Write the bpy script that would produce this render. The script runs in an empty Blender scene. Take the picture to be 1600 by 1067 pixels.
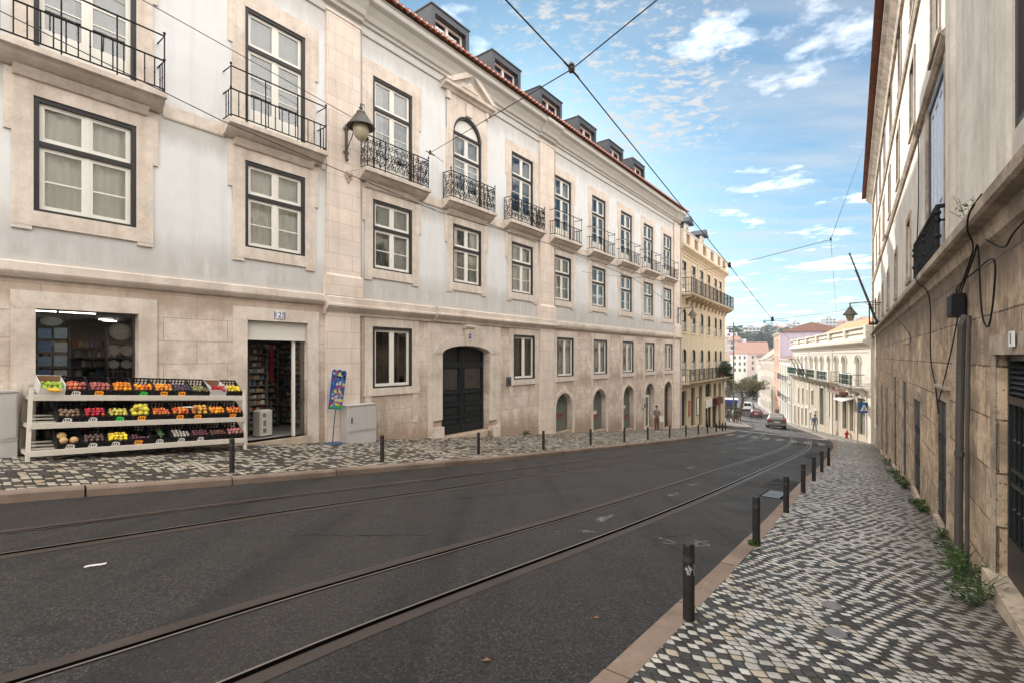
import bpy, math, random, bisect
from mathutils import Vector, Matrix
random.seed(11)
R = math.radians
scn = bpy.context.scene
col = scn.collection

# ------------------------------------------------------------------ helpers
class MB:
    """collects shapes and links them as ONE mesh object"""
    def __init__(s): s.v = []; s.f = []; s.m = []; s.cur = 0
    def add(s, vs, fs):
        b = len(s.v); s.v += [tuple(p) for p in vs]
        for f in fs: s.f.append([b+i for i in f]); s.m.append(s.cur)
        return s
    def quad(s, a, b, c, d): return s.add([a, b, c, d], [(0, 1, 2, 3)])
    def box(s, x0, x1, y0, y1, z0, z1):
        if x0 > x1: x0, x1 = x1, x0
        if y0 > y1: y0, y1 = y1, y0
        if z0 > z1: z0, z1 = z1, z0
        return s.add([(x0,y0,z0),(x1,y0,z0),(x1,y1,z0),(x0,y1,z0),(x0,y0,z1),(x1,y0,z1),(x1,y1,z1),(x0,y1,z1)],
              [(0,3,2,1),(4,5,6,7),(0,1,5,4),(1,2,6,5),(2,3,7,6),(3,0,4,7)])
    def cbox(s, x0, x1, y0, y1, z0, z1, c=.01):
        """box with chamfered vertical and top front edges (simple bevel)"""
        pr = [(x0+c,y0),(x1-c,y0),(x1,y0+c),(x1,y1-c),(x1-c,y1),(x0+c,y1),(x0,y1-c),(x0,y0+c)]
        n = 8; cx=(x0+x1)/2; cy=(y0+y1)/2
        def ring(z, k):
            return [(p[0]+(cx-p[0])*k/max(abs(p[0]-cx),1e-6)*min(1,abs(p[0]-cx)), p[1]+(c if p[1]<cy else -c)*k*(1/c if False else 1), z) for p in pr]
        r0 = [(p[0],p[1],z0) for p in pr]; r1=[(p[0],p[1],z1-c) for p in pr]
        r2 = [(p[0]+(c if p[0]<cx else -c), p[1]+(c if p[1]<cy else -c), z1) for p in pr]
        vs = r0+r1+r2; fs=[]
        for k in range(2):
            for i in range(n):
                j=(i+1)%n; fs.append((k*n+i,k*n+j,(k+1)*n+j,(k+1)*n+i))
        fs.append(tuple(range(2*n,3*n))); fs.append(tuple(reversed(range(n))))
        return s.add(vs, fs)
    def prism(s, prof, x0, x1):
        """profile of (y,z) swept along x"""
        n = len(prof); vs = [(x0,p[0],p[1]) for p in prof]+[(x1,p[0],p[1]) for p in prof]
        fs = [(i,(i+1)%n,n+(i+1)%n,n+i) for i in range(n)]+[tuple(reversed(range(n))),tuple(range(n,2*n))]
        return s.add(vs, fs)
    def extr(s, poly, y0, y1):
        """polygon in (x,z) swept along y"""
        n = len(poly); vs = [(p[0],y0,p[1]) for p in poly]+[(p[0],y1,p[1]) for p in poly]
        fs = [(i,(i+1)%n,n+(i+1)%n,n+i) for i in range(n)]+[tuple(range(n)),tuple(reversed(range(n,2*n)))]
        return s.add(vs, fs)
    def tube(s, pts, r, n=6, cap=True):
        pts = [Vector(p) for p in pts]; rs = r if isinstance(r,(list,tuple)) else [r]*len(pts)
        vs=[]; fs=[]; prev=None
        for i,p in enumerate(pts):
            d = (pts[min(i+1,len(pts)-1)]-pts[max(i-1,0)])
            if d.length<1e-9: d=Vector((0,0,1))
            d.normalize()
            if prev is None:
                a = Vector((0,0,1)) if abs(d.z)<.9 else Vector((1,0,0))
                u = d.cross(a).normalized()
            else:
                u = prev - d*prev.dot(d)
                u = u.normalized() if u.length>1e-6 else d.orthogonal().normalized()
            prev = u; w = d.cross(u)
            for k in range(n):
                t=2*math.pi*k/n; vs.append(p+(u*math.cos(t)+w*math.sin(t))*rs[i])
        for i in range(len(pts)-1):
            for k in range(n):
                fs.append((i*n+k,i*n+(k+1)%n,(i+1)*n+(k+1)%n,(i+1)*n+k))
        if cap: fs += [tuple(reversed(range(n))),tuple(range((len(pts)-1)*n,len(pts)*n))]
        return s.add(vs, fs)
    def lathe(s, prof, c=(0,0,0), n=12):
        """(r,z) profile turned about z"""
        vs=[];fs=[];m=len(prof)
        for k in range(n):
            t=2*math.pi*k/n
            for r,z in prof: vs.append((c[0]+r*math.cos(t),c[1]+r*math.sin(t),c[2]+z))
        for k in range(n):
            k2=(k+1)%n
            for i in range(m-1): fs.append((k*m+i,k2*m+i,k2*m+i+1,k*m+i+1))
        return s.add(vs, fs)
    def ball(s, c, r, nu=10, nv=7, sq=(1,1,1)):
        prof=[]
        vs=[];fs=[]
        for j in range(nv+1):
            ph=-math.pi/2+math.pi*j/nv
            for i in range(nu):
                t=2*math.pi*i/nu
                vs.append((c[0]+r*sq[0]*math.cos(ph)*math.cos(t),c[1]+r*sq[1]*math.cos(ph)*math.sin(t),c[2]+r*sq[2]*math.sin(ph)))
        for j in range(nv):
            for i in range(nu):
                fs.append((j*nu+i,j*nu+(i+1)%nu,(j+1)*nu+(i+1)%nu,(j+1)*nu+i))
        return s.add(vs, fs)
    def wall(s, x0, x1, z0, z1, holes, y=0., depth=.3):
        """facade sheet with rectangular openings and their reveals; hole = (x0,x1,z0,z1)"""
        xs = sorted(set([x0,x1]+[min(max(h[i],x0),x1) for h in holes for i in (0,1)]))
        zs = sorted(set([z0,z1]+[min(max(h[i],z0),z1) for h in holes for i in (2,3)]))
        for a,b in zip(xs,xs[1:]):
            for c,d in zip(zs,zs[1:]):
                mx=(a+b)/2; mz=(c+d)/2
                if any(h[0]<mx<h[1] and h[2]<mz<h[3] for h in holes): continue
                s.quad((a,y,c),(b,y,c),(b,y,d),(a,y,d))
        for h in holes:
            a,b,c,d=h[:4]
            if b<=x0 or a>=x1 or d<=z0 or c>=z1: continue
            c2=max(c,z0); d2=min(d,z1)
            s.quad((a,y,c2),(a,y,d2),(a,y+depth,d2),(a,y+depth,c2))
            s.quad((b,y,c2),(b,y+depth,c2),(b,y+depth,d2),(b,y,d2))
            if d<z1 and len(h)<5: s.quad((a,y,d),(b,y,d),(b,y+depth,d),(a,y+depth,d))
            if c>z0: s.quad((a,y,c),(a,y+depth,c),(b,y+depth,c),(b,y,c))
        return s
    def spandrel(s, xc, hw, zs, zt, y=0., depth=.3, n=14):
        """fills the corners above an arch (spring zs, top zt) inside a rectangular hole"""
        arc=[(xc-hw*math.cos(math.pi*i/n), zs+(zt-zs)*math.sin(math.pi*i/n)) for i in range(n+1)]
        for p,q in zip(arc,arc[1:]):
            s.quad((p[0],y,p[1]),(q[0],y,q[1]),(q[0],y,zt+.0005),(p[0],y,zt+.0005))
            s.quad((p[0],y,p[1]),(p[0],y+depth,p[1]),(q[0],y+depth,q[1]),(q[0],y,q[1]))
        return s
    def archring(s, xc, hw, zs, zt, wd, y0, y1, n=16):
        for i in range(n):
            a=math.pi*i/n; b=math.pi*(i+1)/n
            def P(t,e): return (xc-(hw+e)*math.cos(t), zs+(zt-zs+e)*math.sin(t))
            s.extr([P(a,0),P(a,wd),P(b,wd),P(b,0)],y0,y1)
        return s
    def ell(s, c, rx, rz, y0, y1, n=16):
        return s.extr([(c[0]+rx*math.cos(2*math.pi*i/n),c[1]+rz*math.sin(2*math.pi*i/n)) for i in range(n)],y0,y1)
    def xf(s, M, start=0):
        s.v[start:] = [tuple(M@Vector(p)) for p in s.v[start:]]; return s
    def build(s, name, mat, parent=None, smooth=False, loc=None, rot=None):
        me = bpy.data.meshes.new(name); me.from_pydata(s.v, [], s.f)
        mats = mat if isinstance(mat,(list,tuple)) else [mat]
        for m in mats: me.materials.append(m)
        if len(mats)>1: me.polygons.foreach_set('material_index', s.m)
        if smooth: me.polygons.foreach_set('use_smooth',[True]*len(me.polygons))
        me.update()
        o = bpy.data.objects.new(name, me); col.objects.link(o)
        if parent: o.parent = parent
        if loc: o.location = loc
        if rot: o.rotation_euler = rot
        return o

def tag(o, label, cat, group=None, kind=None):
    if label: o['label']=label
    if cat: o['category']=cat
    if group: o['group']=group
    if kind: o['kind']=kind
    return o
def struct(o): o['kind']='structure'; return o
def empty(name, loc=(0,0,0), rz=0., label=None, cat=None, group=None):
    o=bpy.data.objects.new(name,None); col.objects.link(o); o.location=loc; o.rotation_euler=(0,0,rz)
    o.empty_display_size=.1
    return tag(o,label,cat,group)
def copy_tree(o, parent=None, loc=None, rz=None, label=None):
    c=o.copy(); col.objects.link(c)
    if parent: c.parent=parent
    if loc is not None: c.location=loc
    if rz is not None: c.rotation_euler=(0,0,rz)
    if label: c['label']=label
    for ch in list(o.children): copy_tree(ch,c)
    return c

# ------------------------------------------------------------------ materials
def nt(mat): mat.use_nodes=True; return mat.node_tree
class NG:
    def __init__(s, tree): s.t=tree; s.n=tree.nodes; s.l=tree.links
    def __call__(s, typ, **kw):
        n=s.n.new(typ); ins=kw.pop('ins',{})
        for k,v in kw.items(): setattr(n,k,v)
        for k,v in ins.items():
            sk=n.inputs[k]
            if hasattr(v,'is_output') or isinstance(v,bpy.types.NodeSocket): s.l.new(v,sk)
            else: sk.default_value=v
        return n
def c4(c): return (c[0],c[1],c[2],1)
def ramp(g, fac, stops):
    n=g('ShaderNodeValToRGB'); e=n.color_ramp.elements
    while len(e)<len(stops): e.new(.5)
    for el,(p,v) in zip(e,stops):
        el.position=p; el.color=c4(v) if isinstance(v,(tuple,list)) else (v,v,v,1)
    g.l.new(fac,n.inputs[0]); return n.outputs[0]
def mix(g, fac, a, b, mode='MIX'):
    n=g('ShaderNodeMix',data_type='RGBA',blend_type=mode)
    for k,v in ((0,fac),(6,a),(7,b)):
        if isinstance(v,bpy.types.NodeSocket): g.l.new(v,n.inputs[k])
        else: n.inputs[k].default_value = v if k==0 else c4(v)
    return n.outputs[2]
def math_(g, op, a, b=None):
    n=g('ShaderNodeMath',operation=op)
    for i,v in enumerate((a,b)):
        if v is None: continue
        if isinstance(v,bpy.types.NodeSocket): g.l.new(v,n.inputs[i])
        else: n.inputs[i].default_value=v
    return n.outputs[0]
def start(name):
    m=bpy.data.materials.new(name); t=nt(m); g=NG(t)
    b=t.nodes['Principled BSDF']; return m,g,b
def M(name, c, rough=.75, var=.14, scale=2., fine=35., bump=.15, streak=0., dirt=(.2,.15,.1), blotch=0., metal=0., spec=.35, ashlar=None, coat=0., grime=None, worn=0.):
    m,g,b=start(name)
    tc=g('ShaderNodeTexCoord').outputs['Object']
    n1=g('ShaderNodeTexNoise',ins={'Vector':tc,'Scale':scale,'Detail':6.,'Roughness':.6}).outputs['Fac']
    n2=g('ShaderNodeTexNoise',ins={'Vector':tc,'Scale':fine,'Detail':4.,'Roughness':.6}).outputs['Fac']
    base=mix(g,ramp(g,n1,[(.25,0.),(.75,1.)]),tuple(x*(1-var) for x in c),tuple(min(1,x*(1+var)) for x in c))
    base=mix(g,ramp(g,n2,[(.3,0.),(.7,1.)]),base,mix(g,.5,base,tuple(x*(1-var*1.2) for x in c)))
    h=math_(g,'MULTIPLY',n2,.4)
    if ashlar:
        bw,bh,jc,off=ashlar[:4]; vcol=ashlar[4] if len(ashlar)>4 else .1
        sp=g('ShaderNodeSeparateXYZ',ins={0:tc}); cb=g('ShaderNodeCombineXYZ',ins={0:math_(g,'ADD',sp.outputs[0],sp.outputs[1]),1:sp.outputs[2]})
        wob=g('ShaderNodeTexNoise',ins={'Vector':tc,'Scale':2.5}).outputs['Color']
        wv=g('ShaderNodeMixRGB',blend_type='ADD',ins={0:.012,1:cb.outputs[0],2:wob}).outputs[0]
        mp=g('ShaderNodeMapping',ins={'Vector':wv,'Location':(0,off,0)}).outputs[0]
        br=g('ShaderNodeTexBrick',offset=.5,ins={'Vector':mp,'Color1':c4((1-vcol,)*3),'Color2':c4((1+vcol*.6,1+vcol*.5,1+vcol*.3)),'Mortar':c4(jc),'Scale':1.,'Mortar Size':ashlar[5] if len(ashlar)>5 else .006,'Mortar Smooth':.4,'Brick Width':bw,'Row Height':bh})
        base=mix(g,.9,base,br.outputs['Color'],'MULTIPLY')
        h=math_(g,'SUBTRACT',h,math_(g,'MULTIPLY',br.outputs['Fac'],1.2))
    if streak>0:
        mp=g('ShaderNodeMapping',ins={'Vector':tc,'Scale':(2.2,2.2,.16)}).outputs[0]
        ns=g('ShaderNodeTexNoise',ins={'Vector':mp,'Scale':1.6,'Detail':7.,'Roughness':.65}).outputs['Fac']
        base=mix(g,math_(g,'MULTIPLY',ramp(g,ns,[(.5,0.),(.78,1.)]),streak),base,dirt)
    if blotch>0:
        nb=g('ShaderNodeTexNoise',ins={'Vector':tc,'Scale':.9,'Detail':9.,'Roughness':.7}).outputs['Fac']
        base=mix(g,math_(g,'MULTIPLY',ramp(g,nb,[(.46,0.),(.66,1.)]),blotch),base,dirt)
        np_=g('ShaderNodeTexNoise',ins={'Vector':tc,'Scale':9.,'Detail':6.,'Roughness':.75}).outputs['Fac']
        base=mix(g,math_(g,'MULTIPLY',ramp(g,np_,[(.6,0.),(.68,1.)]),blotch*.55),base,tuple(x*.55 for x in dirt))
    if worn:   # eroded patches, pits and dark crusts
        w1=g('ShaderNodeTexNoise',ins={'Vector':tc,'Scale':2.6,'Detail':11.,'Roughness':.72}).outputs['Fac']
        w2=g('ShaderNodeTexNoise',ins={'Vector':g('ShaderNodeMapping',ins={'Vector':tc,'Location':(5,9,2)}).outputs[0],'Scale':7.,'Detail':9.,'Roughness':.8}).outputs['Fac']
        pv_=g('ShaderNodeTexVoronoi',ins={'Vector':tc,'Scale':26.})
        psel=g('ShaderNodeSeparateColor',ins={0:pv_.outputs['Color']}).outputs[0]
        pit=math_(g,'MULTIPLY',math_(g,'GREATER_THAN',psel,.78),math_(g,'LESS_THAN',pv_.outputs['Distance'],.3))
        base=mix(g,math_(g,'MULTIPLY',ramp(g,w1,[(.40,1.),(.50,0.)]),worn*.75),base,tuple(x*.42 for x in c))
        base=mix(g,math_(g,'MULTIPLY',ramp(g,w1,[(.52,0.),(.62,1.)]),worn*.55),base,tuple(min(1,x*1.25) for x in c))
        base=mix(g,math_(g,'MULTIPLY',ramp(g,w2,[(.56,0.),(.63,1.)]),worn*.6),base,tuple(x*.7 for x in dirt))
        base=mix(g,math_(g,'MULTIPLY',pit,worn*.6),base,tuple(x*.4 for x in dirt))
        h=math_(g,'SUBTRACT',math_(g,'ADD',h,math_(g,'MULTIPLY',w1,1.6)),math_(g,'MULTIPLY',pit,.6))
    if grime:   # stains hanging below ledges and rising from the pavement: (z level, reach, strength, slope per x)
        sz=g('ShaderNodeSeparateXYZ',ins={0:tc}); ng=g('ShaderNodeTexNoise',ins={'Vector':g('ShaderNodeMapping',ins={'Vector':tc,'Scale':(3.,3.,.5)}).outputs[0],'Scale':1.3,'Detail':8.,'Roughness':.7}).outputs['Fac']
        for z0,rc,stn,slp in grime:
            hh=math_(g,'SUBTRACT',sz.outputs[2],z0)
            if slp: hh=math_(g,'ADD',hh,math_(g,'MULTIPLY',sz.outputs[0],slp))
            hh=math_(g,'ABSOLUTE',math_(g,'DIVIDE',hh,rc))
            k=math_(g,'MULTIPLY',math_(g,'SUBTRACT',1.,hh),.75)
            fac=ramp(g,math_(g,'ADD',k,math_(g,'SUBTRACT',ng,.62)),[(.0,0.),(.45,1.)])
            base=mix(g,math_(g,'MULTIPLY',fac,stn),base,dirt)
    g.l.new(base,b.inputs['Base Color'])
    b.inputs['Roughness'].default_value=rough; b.inputs['Metallic'].default_value=metal
    b.inputs['Specular IOR Level'].default_value=spec
    if coat: b.inputs['Coat Weight'].default_value=coat
    if bump>0:
        bp=g('ShaderNodeBump',ins={'Strength':bump,'Distance':.02,'Height':h}); g.l.new(bp.outputs[0],b.inputs['Normal'])
    return m
def emit(name,c,s):
    m,g,b=start(name); b.inputs['Base Color'].default_value=c4((.8,.8,.8)); b.inputs['Emission Color'].default_value=c4(c); b.inputs['Emission Strength'].default_value=s; return m
def glass(name, refl=.12, tint=(.92,.96,.95), rough=.02):
    m,g,b=start(name); out=[n for n in g.n if n.type=='OUTPUT_MATERIAL'][0]
    tr=g('ShaderNodeBsdfTransparent',ins={0:c4(tint)}); gl=g('ShaderNodeBsdfGlossy',ins={0:(1,1,1,1),'Roughness':rough})
    tc=g('ShaderNodeTexCoord').outputs['Object']
    nz=g('ShaderNodeTexNoise',ins={'Vector':tc,'Scale':1.7,'Detail':1.}).outputs['Fac']
    bp=g('ShaderNodeBump',ins={'Strength':.12,'Distance':.05,'Height':nz}); g.l.new(bp.outputs[0],gl.inputs['Normal'])
    fr=g('ShaderNodeFresnel',ins={0:1.5}).outputs[0]
    fac=math_(g,'MINIMUM',math_(g,'ADD',fr,refl),1.)
    mx=g('ShaderNodeMixShader',ins={0:fac,1:tr.outputs[0],2:gl.outputs[0]}); g.l.new(mx.outputs[0],out.inputs[0])
    return m
LIME=(.70,.60,.525)
m_plaster=M('pale blue plaster',(.66,.66,.655),.85,.06,.7,30,.12,streak=.30,dirt=(.37,.34,.31),blotch=.13,grime=[(5.3,.7,.6,0),(1.7,.9,.65,0),(10.0,1.0,.5,0),(2.4,.6,.4,0)])
m_lime=M('limestone ashlar',LIME,.8,.16,1.3,28,.25,streak=.55,dirt=(.31,.225,.16),blotch=.6,ashlar=(1.35,.52,(.30,.245,.215),.16,.13,.0065),worn=.32,grime=[(-1.85,1.5,.85,.0975),(1.3,.5,.6,0),(-1.25,.6,.5,0)])
m_trim=M('limestone trim',(.67,.585,.51),.8,.1,1.6,28,.2,streak=.5,dirt=(.33,.26,.2),blotch=.5,worn=.22)
m_trimdk=M('weathered limestone',(.50,.40,.31),.85,.16,1.6,24,.25,streak=.5,dirt=(.2,.15,.11),blotch=.4)
m_cornice=M('painted cornice',(.50,.475,.44),.85,.08,1.2,30,.1,streak=.3,dirt=(.33,.29,.25))
m_frame=M('dark bronze paint',(.026,.024,.024),.5,.2,3,40,.05)
m_white=M('white joinery paint',(.72,.69,.63),.5,.06,4,50,.05)
m_iron=M('black wrought iron',(.009,.009,.010),.65,.3,5,60,.1,spec=.2)
m_glass=glass('window glass',.09)
m_glassd=glass('shop glass',.01,(.9,.92,.93))
m_glassblue=glass('dormer glass',.25,(.55,.7,.85))
m_curt=M('white curtain',(.66,.65,.6),.9,.08,3,30,0)
m_curtg=M('grey green curtain',(.36,.37,.31),.9,.1,3,30,0)
m_blind=M('grey blind',(.27,.265,.255),.9,.25,2.5,20,0)  # grey tone that keeps the panes looking dark
for m_ in (m_curt,m_curtg,m_blind):
    g_=NG(m_.node_tree); b_=m_.node_tree.nodes['Principled BSDF']; src=b_.inputs['Base Color'].links[0].from_socket
    oi=g_('ShaderNodeObjectInfo').outputs['Random']; hv=g_('ShaderNodeHueSaturation',ins={'Value':math_(g_,'ADD',math_(g_,'MULTIPLY',oi,.55),.66),'Color':src})
    tcz=g_('ShaderNodeSeparateXYZ',ins={0:g_('ShaderNodeTexCoord').outputs['Object']}).outputs[2]
    st_=math_(g_,'GREATER_THAN',math_(g_,'FRACT',math_(g_,'MULTIPLY',tcz,9.)),.22)
    sel=math_(g_,'GREATER_THAN',math_(g_,'FRACT',math_(g_,'MULTIPLY',oi,7.31)),.86)
    fin=mix(g_,math_(g_,'MULTIPLY',sel,math_(g_,'SUBTRACT',1.,st_)),hv.outputs[0],(.12,.12,.115)); m_.node_tree.links.new(fin,b_.inputs['Base Color'])
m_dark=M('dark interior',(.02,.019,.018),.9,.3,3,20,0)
m_tile=M('red clay tile',(.37,.095,.05),.85,.35,5,40,.3,blotch=.3,dirt=(.14,.06,.04))
m_mortar=M('pale mortar',(.55,.5,.45),.9,.1,4,30,.2)
m_zinc=M('zinc cladding',(.034,.040,.050),.45,.12,1.5,30,.05,spec=.5)
m_gate=M('dark painted gate',(.013,.016,.018),.42,.3,2.5,50,.12,streak=.15,dirt=(.05,.05,.05))
m_gatepan=M('faded gate panel',(.05,.042,.036),.6,.4,3,60,.3)
m_sage=M('grey green door',(.13,.145,.12),.6,.1,2,40,.05,streak=.2,dirt=(.2,.2,.18))
m_red=M('red stencil paint',(.26,.03,.035),.7,.2,8,50,0)
m_wood=M('dark brown door',(.06,.04,.03),.6,.3,3,40,.2)
m_cab=M('grey cabinet',(.44,.42,.4),.65,.07,2,40,.08,streak=.25,dirt=(.3,.26,.23))
m_paint=M('cream painted timber',(.56,.51,.44),.6,.1,3,50,.1,streak=.3,dirt=(.3,.26,.22))
m_crate=M('black plastic crate',(.012,.012,.013),.45,.2,5,60,.05)
m_carton=M('white carton',(.6,.58,.55),.8,.08,6,40,.05)
m_cartonin=M('brown cardboard',(.25,.14,.07),.85,.1,6,40,.05)
m_tago=M('orange price card',(.85,.30,.02),.7,.05,6,40,0)
m_tagg=M('green price card',(.05,.55,.09),.7,.05,6,40,0)
m_tagw=M('white price card',(.6,.57,.53),.7,.05,6,40,0)
m_ink=M('black ink',(.02,.02,.02),.7,.1,6,40,0)
m_blue=M('blue enamel',(.03,.05,.22),.4,.1,6,40,0)
m_enam=M('white enamel',(.72,.72,.7),.4,.05,6,40,0)
m_shut=M('white roller shutter box',(.62,.59,.54),.5,.04,3,30,.03)
m_ac=M('cream plastic',(.58,.55,.48),.45,.04,5,40,0)
m_bstone=None
def fruit(name,c,rough=.52,v=.25): return M(name,c,rough,v,9,60,.05,spec=.5)
# asphalt
def mk_asphalt():
    m,g,b=start('worn asphalt'); tc=g('ShaderNodeTexCoord').outputs['Object']
    along=lambda sx,sy,sc,det,rg: g('ShaderNodeTexNoise',ins={'Vector':g('ShaderNodeMapping',ins={'Vector':tc,'Rotation':(0,0,R(37.5)),'Scale':(sx,sy,1)}).outputs[0],'Scale':sc,'Detail':det,'Roughness':rg}).outputs['Fac']
    n1=g('ShaderNodeTexNoise',ins={'Vector':tc,'Scale':.4,'Detail':9.,'Roughness':.7}).outputs['Fac']
    n2=g('ShaderNodeTexNoise',ins={'Vector':tc,'Scale':30.,'Detail':7.,'Roughness':.85}).outputs['Fac']
    v=g('ShaderNodeTexVoronoi',ins={'Vector':tc,'Scale':58.})
    base=mix(g,ramp(g,n1,[(.33,0.),(.67,1.)]),(.008,.0073,.0071),(.0175,.0152,.0143))
    base=mix(g,ramp(g,n2,[(.46,0.),(.60,1.)]),base,mix(g,.85,base,(.056,.051,.049)))
    sep=g('ShaderNodeSeparateColor',ins={0:v.outputs['Color']})
    spk=math_(g,'MULTIPLY',math_(g,'GREATER_THAN',sep.outputs[0],.62),math_(g,'LESS_THAN',v.outputs['Distance'],.40))
    base=mix(g,math_(g,'MULTIPLY',math_(g,'MULTIPLY',spk,sep.outputs[1]),.75),base,(.15,.14,.13))
    base=mix(g,ramp(g,along(1.2,.07,1.4,6.,.65),[(.48,0.),(.72,.75)]),base,(.0055,.0052,.0052))
    base=mix(g,ramp(g,along(.55,.03,1.6,5.,.6),[(.52,0.),(.74,.5)]),base,(.034,.029,.026))
    n4=g('ShaderNodeTexNoise',ins={'Vector':tc,'Scale':1.5,'Detail':9.,'Roughness':.75}).outputs['Fac']
    base=mix(g,ramp(g,n4,[(.56,0.),(.70,.55)]),base,(.036,.030,.027))
    n5=g('ShaderNodeTexNoise',ins={'Vector':g('ShaderNodeMapping',ins={'Vector':tc,'Location':(7,3,0)}).outputs[0],'Scale':.8,'Detail':7.,'Roughness':.7}).outputs['Fac']
    base=mix(g,ramp(g,n5,[(.60,0.),(.70,.7)]),base,(.006,.0057,.0057))
    g.l.new(base,b.inputs['Base Color'])
    g.l.new(ramp(g,n1,[(.3,.55),(.7,.8)]),b.inputs['Roughness']); b.inputs['Specular IOR Level'].default_value=.32
    bp=g('ShaderNodeBump',ins={'Strength':.9,'Distance':.009,'Height':math_(g,'ADD',n2,math_(g,'MULTIPLY',spk,.35))}); g.l.new(bp.outputs[0],b.inputs['Normal'])
    return m
m_asph=mk_asphalt()
def mk_cobble(name, white, dark, rot, sc, flip, skew, wall=None, checker=True, clus=.5):
    """hand cut setts: a jittered skewed grid, light and dark stones alternating with random swaps"""
    m,g,b=start(name); tc=g('ShaderNodeTexCoord').outputs['Object']
    wob=g('ShaderNodeTexNoise',ins={'Vector':tc,'Scale':.8,'Detail':2.}).outputs['Color']
    wob2=g('ShaderNodeTexNoise',ins={'Vector':tc,'Scale':7.,'Detail':2.}).outputs['Color']
    vv=mix(g,.28,mix(g,.04,tc,wob2,'ADD'),wob,'ADD')
    mp=g('ShaderNodeMapping',ins={'Vector':vv,'Rotation':(0,0,rot),'Scale':(sc[0],sc[1],0.)}).outputs[0]
    sp=g('ShaderNodeSeparateXYZ',ins={0:mp}); X=math_(g,'ADD',sp.outputs[0],math_(g,'MULTIPLY',sp.outputs[1],skew)); Y=sp.outputs[1]
    row=math_(g,'FLOOR',Y)
    rn=g('ShaderNodeTexWhiteNoise',noise_dimensions='1D',ins={'W':row}).outputs['Value']
    X=math_(g,'ADD',X,math_(g,'MULTIPLY',rn,.35))
    cx=math_(g,'FLOOR',X); cell=g('ShaderNodeCombineXYZ',ins={0:cx,1:row}).outputs[0]
    wn=g('ShaderNodeTexWhiteNoise',noise_dimensions='2D',ins={'Vector':cell}); sc_=g('ShaderNodeSeparateColor',ins={0:wn.outputs['Color']})
    fx=math_(g,'ABSOLUTE',math_(g,'SUBTRACT',math_(g,'SUBTRACT',X,cx),.5)); fy=math_(g,'ABSOLUTE',math_(g,'SUBTRACT',math_(g,'SUBTRACT',Y,row),.5))
    d=math_(g,'POWER',math_(g,'ADD',math_(g,'POWER',fx,7.),math_(g,'POWER',fy,7.)),1/7.)
    d=math_(g,'ADD',d,math_(g,'MULTIPLY',math_(g,'SUBTRACT',sc_.outputs[1],.5),.05))
    n2=g('ShaderNodeTexNoise',ins={'Vector':tc,'Scale':60.,'Detail':4.}).outputs['Fac']
    d=math_(g,'ADD',d,math_(g,'MULTIPLY',math_(g,'SUBTRACT',n2,.5),.09))
    par=math_(g,'ABSOLUTE',math_(g,'MODULO',math_(g,'ADD',cx,row),2.))
    n1=g('ShaderNodeTexNoise',ins={'Vector':tc,'Scale':.6,'Detail':4.}).outputs['Fac']
    fl=math_(g,'LESS_THAN',sc_.outputs[0],math_(g,'ADD',flip,math_(g,'MULTIPLY',math_(g,'SUBTRACT',n1,.5),clus)))
    isw=math_(g,'MULTIPLY',math_(g,'MAXIMUM',math_(g,'GREATER_THAN',par,.5 if checker else 2.),fl),math_(g,'GREATER_THAN',sc_.outputs[1],.13))
    wc=mix(g,sc_.outputs[1],tuple(x*.66 for x in white),white); wc=mix(g,math_(g,'GREATER_THAN',sc_.outputs[2],.85),wc,(white[0]*.74,white[1]*.66,white[2]*.55))
    dc=mix(g,sc_.outputs[2],tuple(x*.6 for x in dark),tuple(x*1.7 for x in dark))
    base=mix(g,isw,dc,wc)
    base=mix(g,math_(g,'MULTIPLY',ramp(g,n2,[(.4,0.),(.65,1.)]),.22),base,tuple(x*1.2 for x in dark))
    nd=g('ShaderNodeTexNoise',ins={'Vector':tc,'Scale':1.1,'Detail':8.,'Roughness':.7}).outputs['Fac']
    dk=math_(g,'MULTIPLY',ramp(g,nd,[(.48,0.),(.75,1.)]),.5)
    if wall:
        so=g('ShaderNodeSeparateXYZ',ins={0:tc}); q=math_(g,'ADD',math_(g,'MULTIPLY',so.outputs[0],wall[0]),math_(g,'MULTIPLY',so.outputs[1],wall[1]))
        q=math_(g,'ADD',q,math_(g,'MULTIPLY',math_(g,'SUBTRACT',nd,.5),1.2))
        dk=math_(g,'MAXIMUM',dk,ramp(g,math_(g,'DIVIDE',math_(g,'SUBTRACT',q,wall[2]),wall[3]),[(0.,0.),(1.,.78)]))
    base=mix(g,dk,base,(.07,.05,.036))
    base=mix(g,ramp(g,d,[(.40,0.),(.47,1.)]),base,mix(g,n1,(.018,.015,.011),(.028,.030,.014)))
    g.l.new(base,b.inputs['Base Color']); b.inputs['Specular IOR Level'].default_value=.35
    g.l.new(math_(g,'ADD',math_(g,'MULTIPLY',sc_.outputs[1],.25),.42),b.inputs['Roughness'])
    ht=math_(g,'ADD',ramp(g,d,[(.34,1.),(.48,0.)]),math_(g,'ADD',math_(g,'MULTIPLY',sc_.outputs[1],.45),math_(g,'MULTIPLY',n2,.3)))
    bp=g('ShaderNodeBump',ins={'Strength':.8,'Distance':.010,'Height':ht}); g.l.new(bp.outputs[0],b.inputs['Normal'])
    return m
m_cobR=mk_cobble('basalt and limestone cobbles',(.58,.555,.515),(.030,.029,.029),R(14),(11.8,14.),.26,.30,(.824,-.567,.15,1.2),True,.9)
m_cobL=mk_cobble('limestone and basalt cobbles',(.50,.445,.37),(.046,.041,.038),R(50),(7.2,10.8),.50,.25,None,False,1.2)
m_kerb=M('pink granite kerb',(.235,.175,.135),.75,.25,2.5,45,.35,blotch=.7,dirt=(.11,.075,.055))
m_steel=M('polished rail steel',(.46,.44,.42),.35,.2,2,30,.02,metal=1.)
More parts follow.
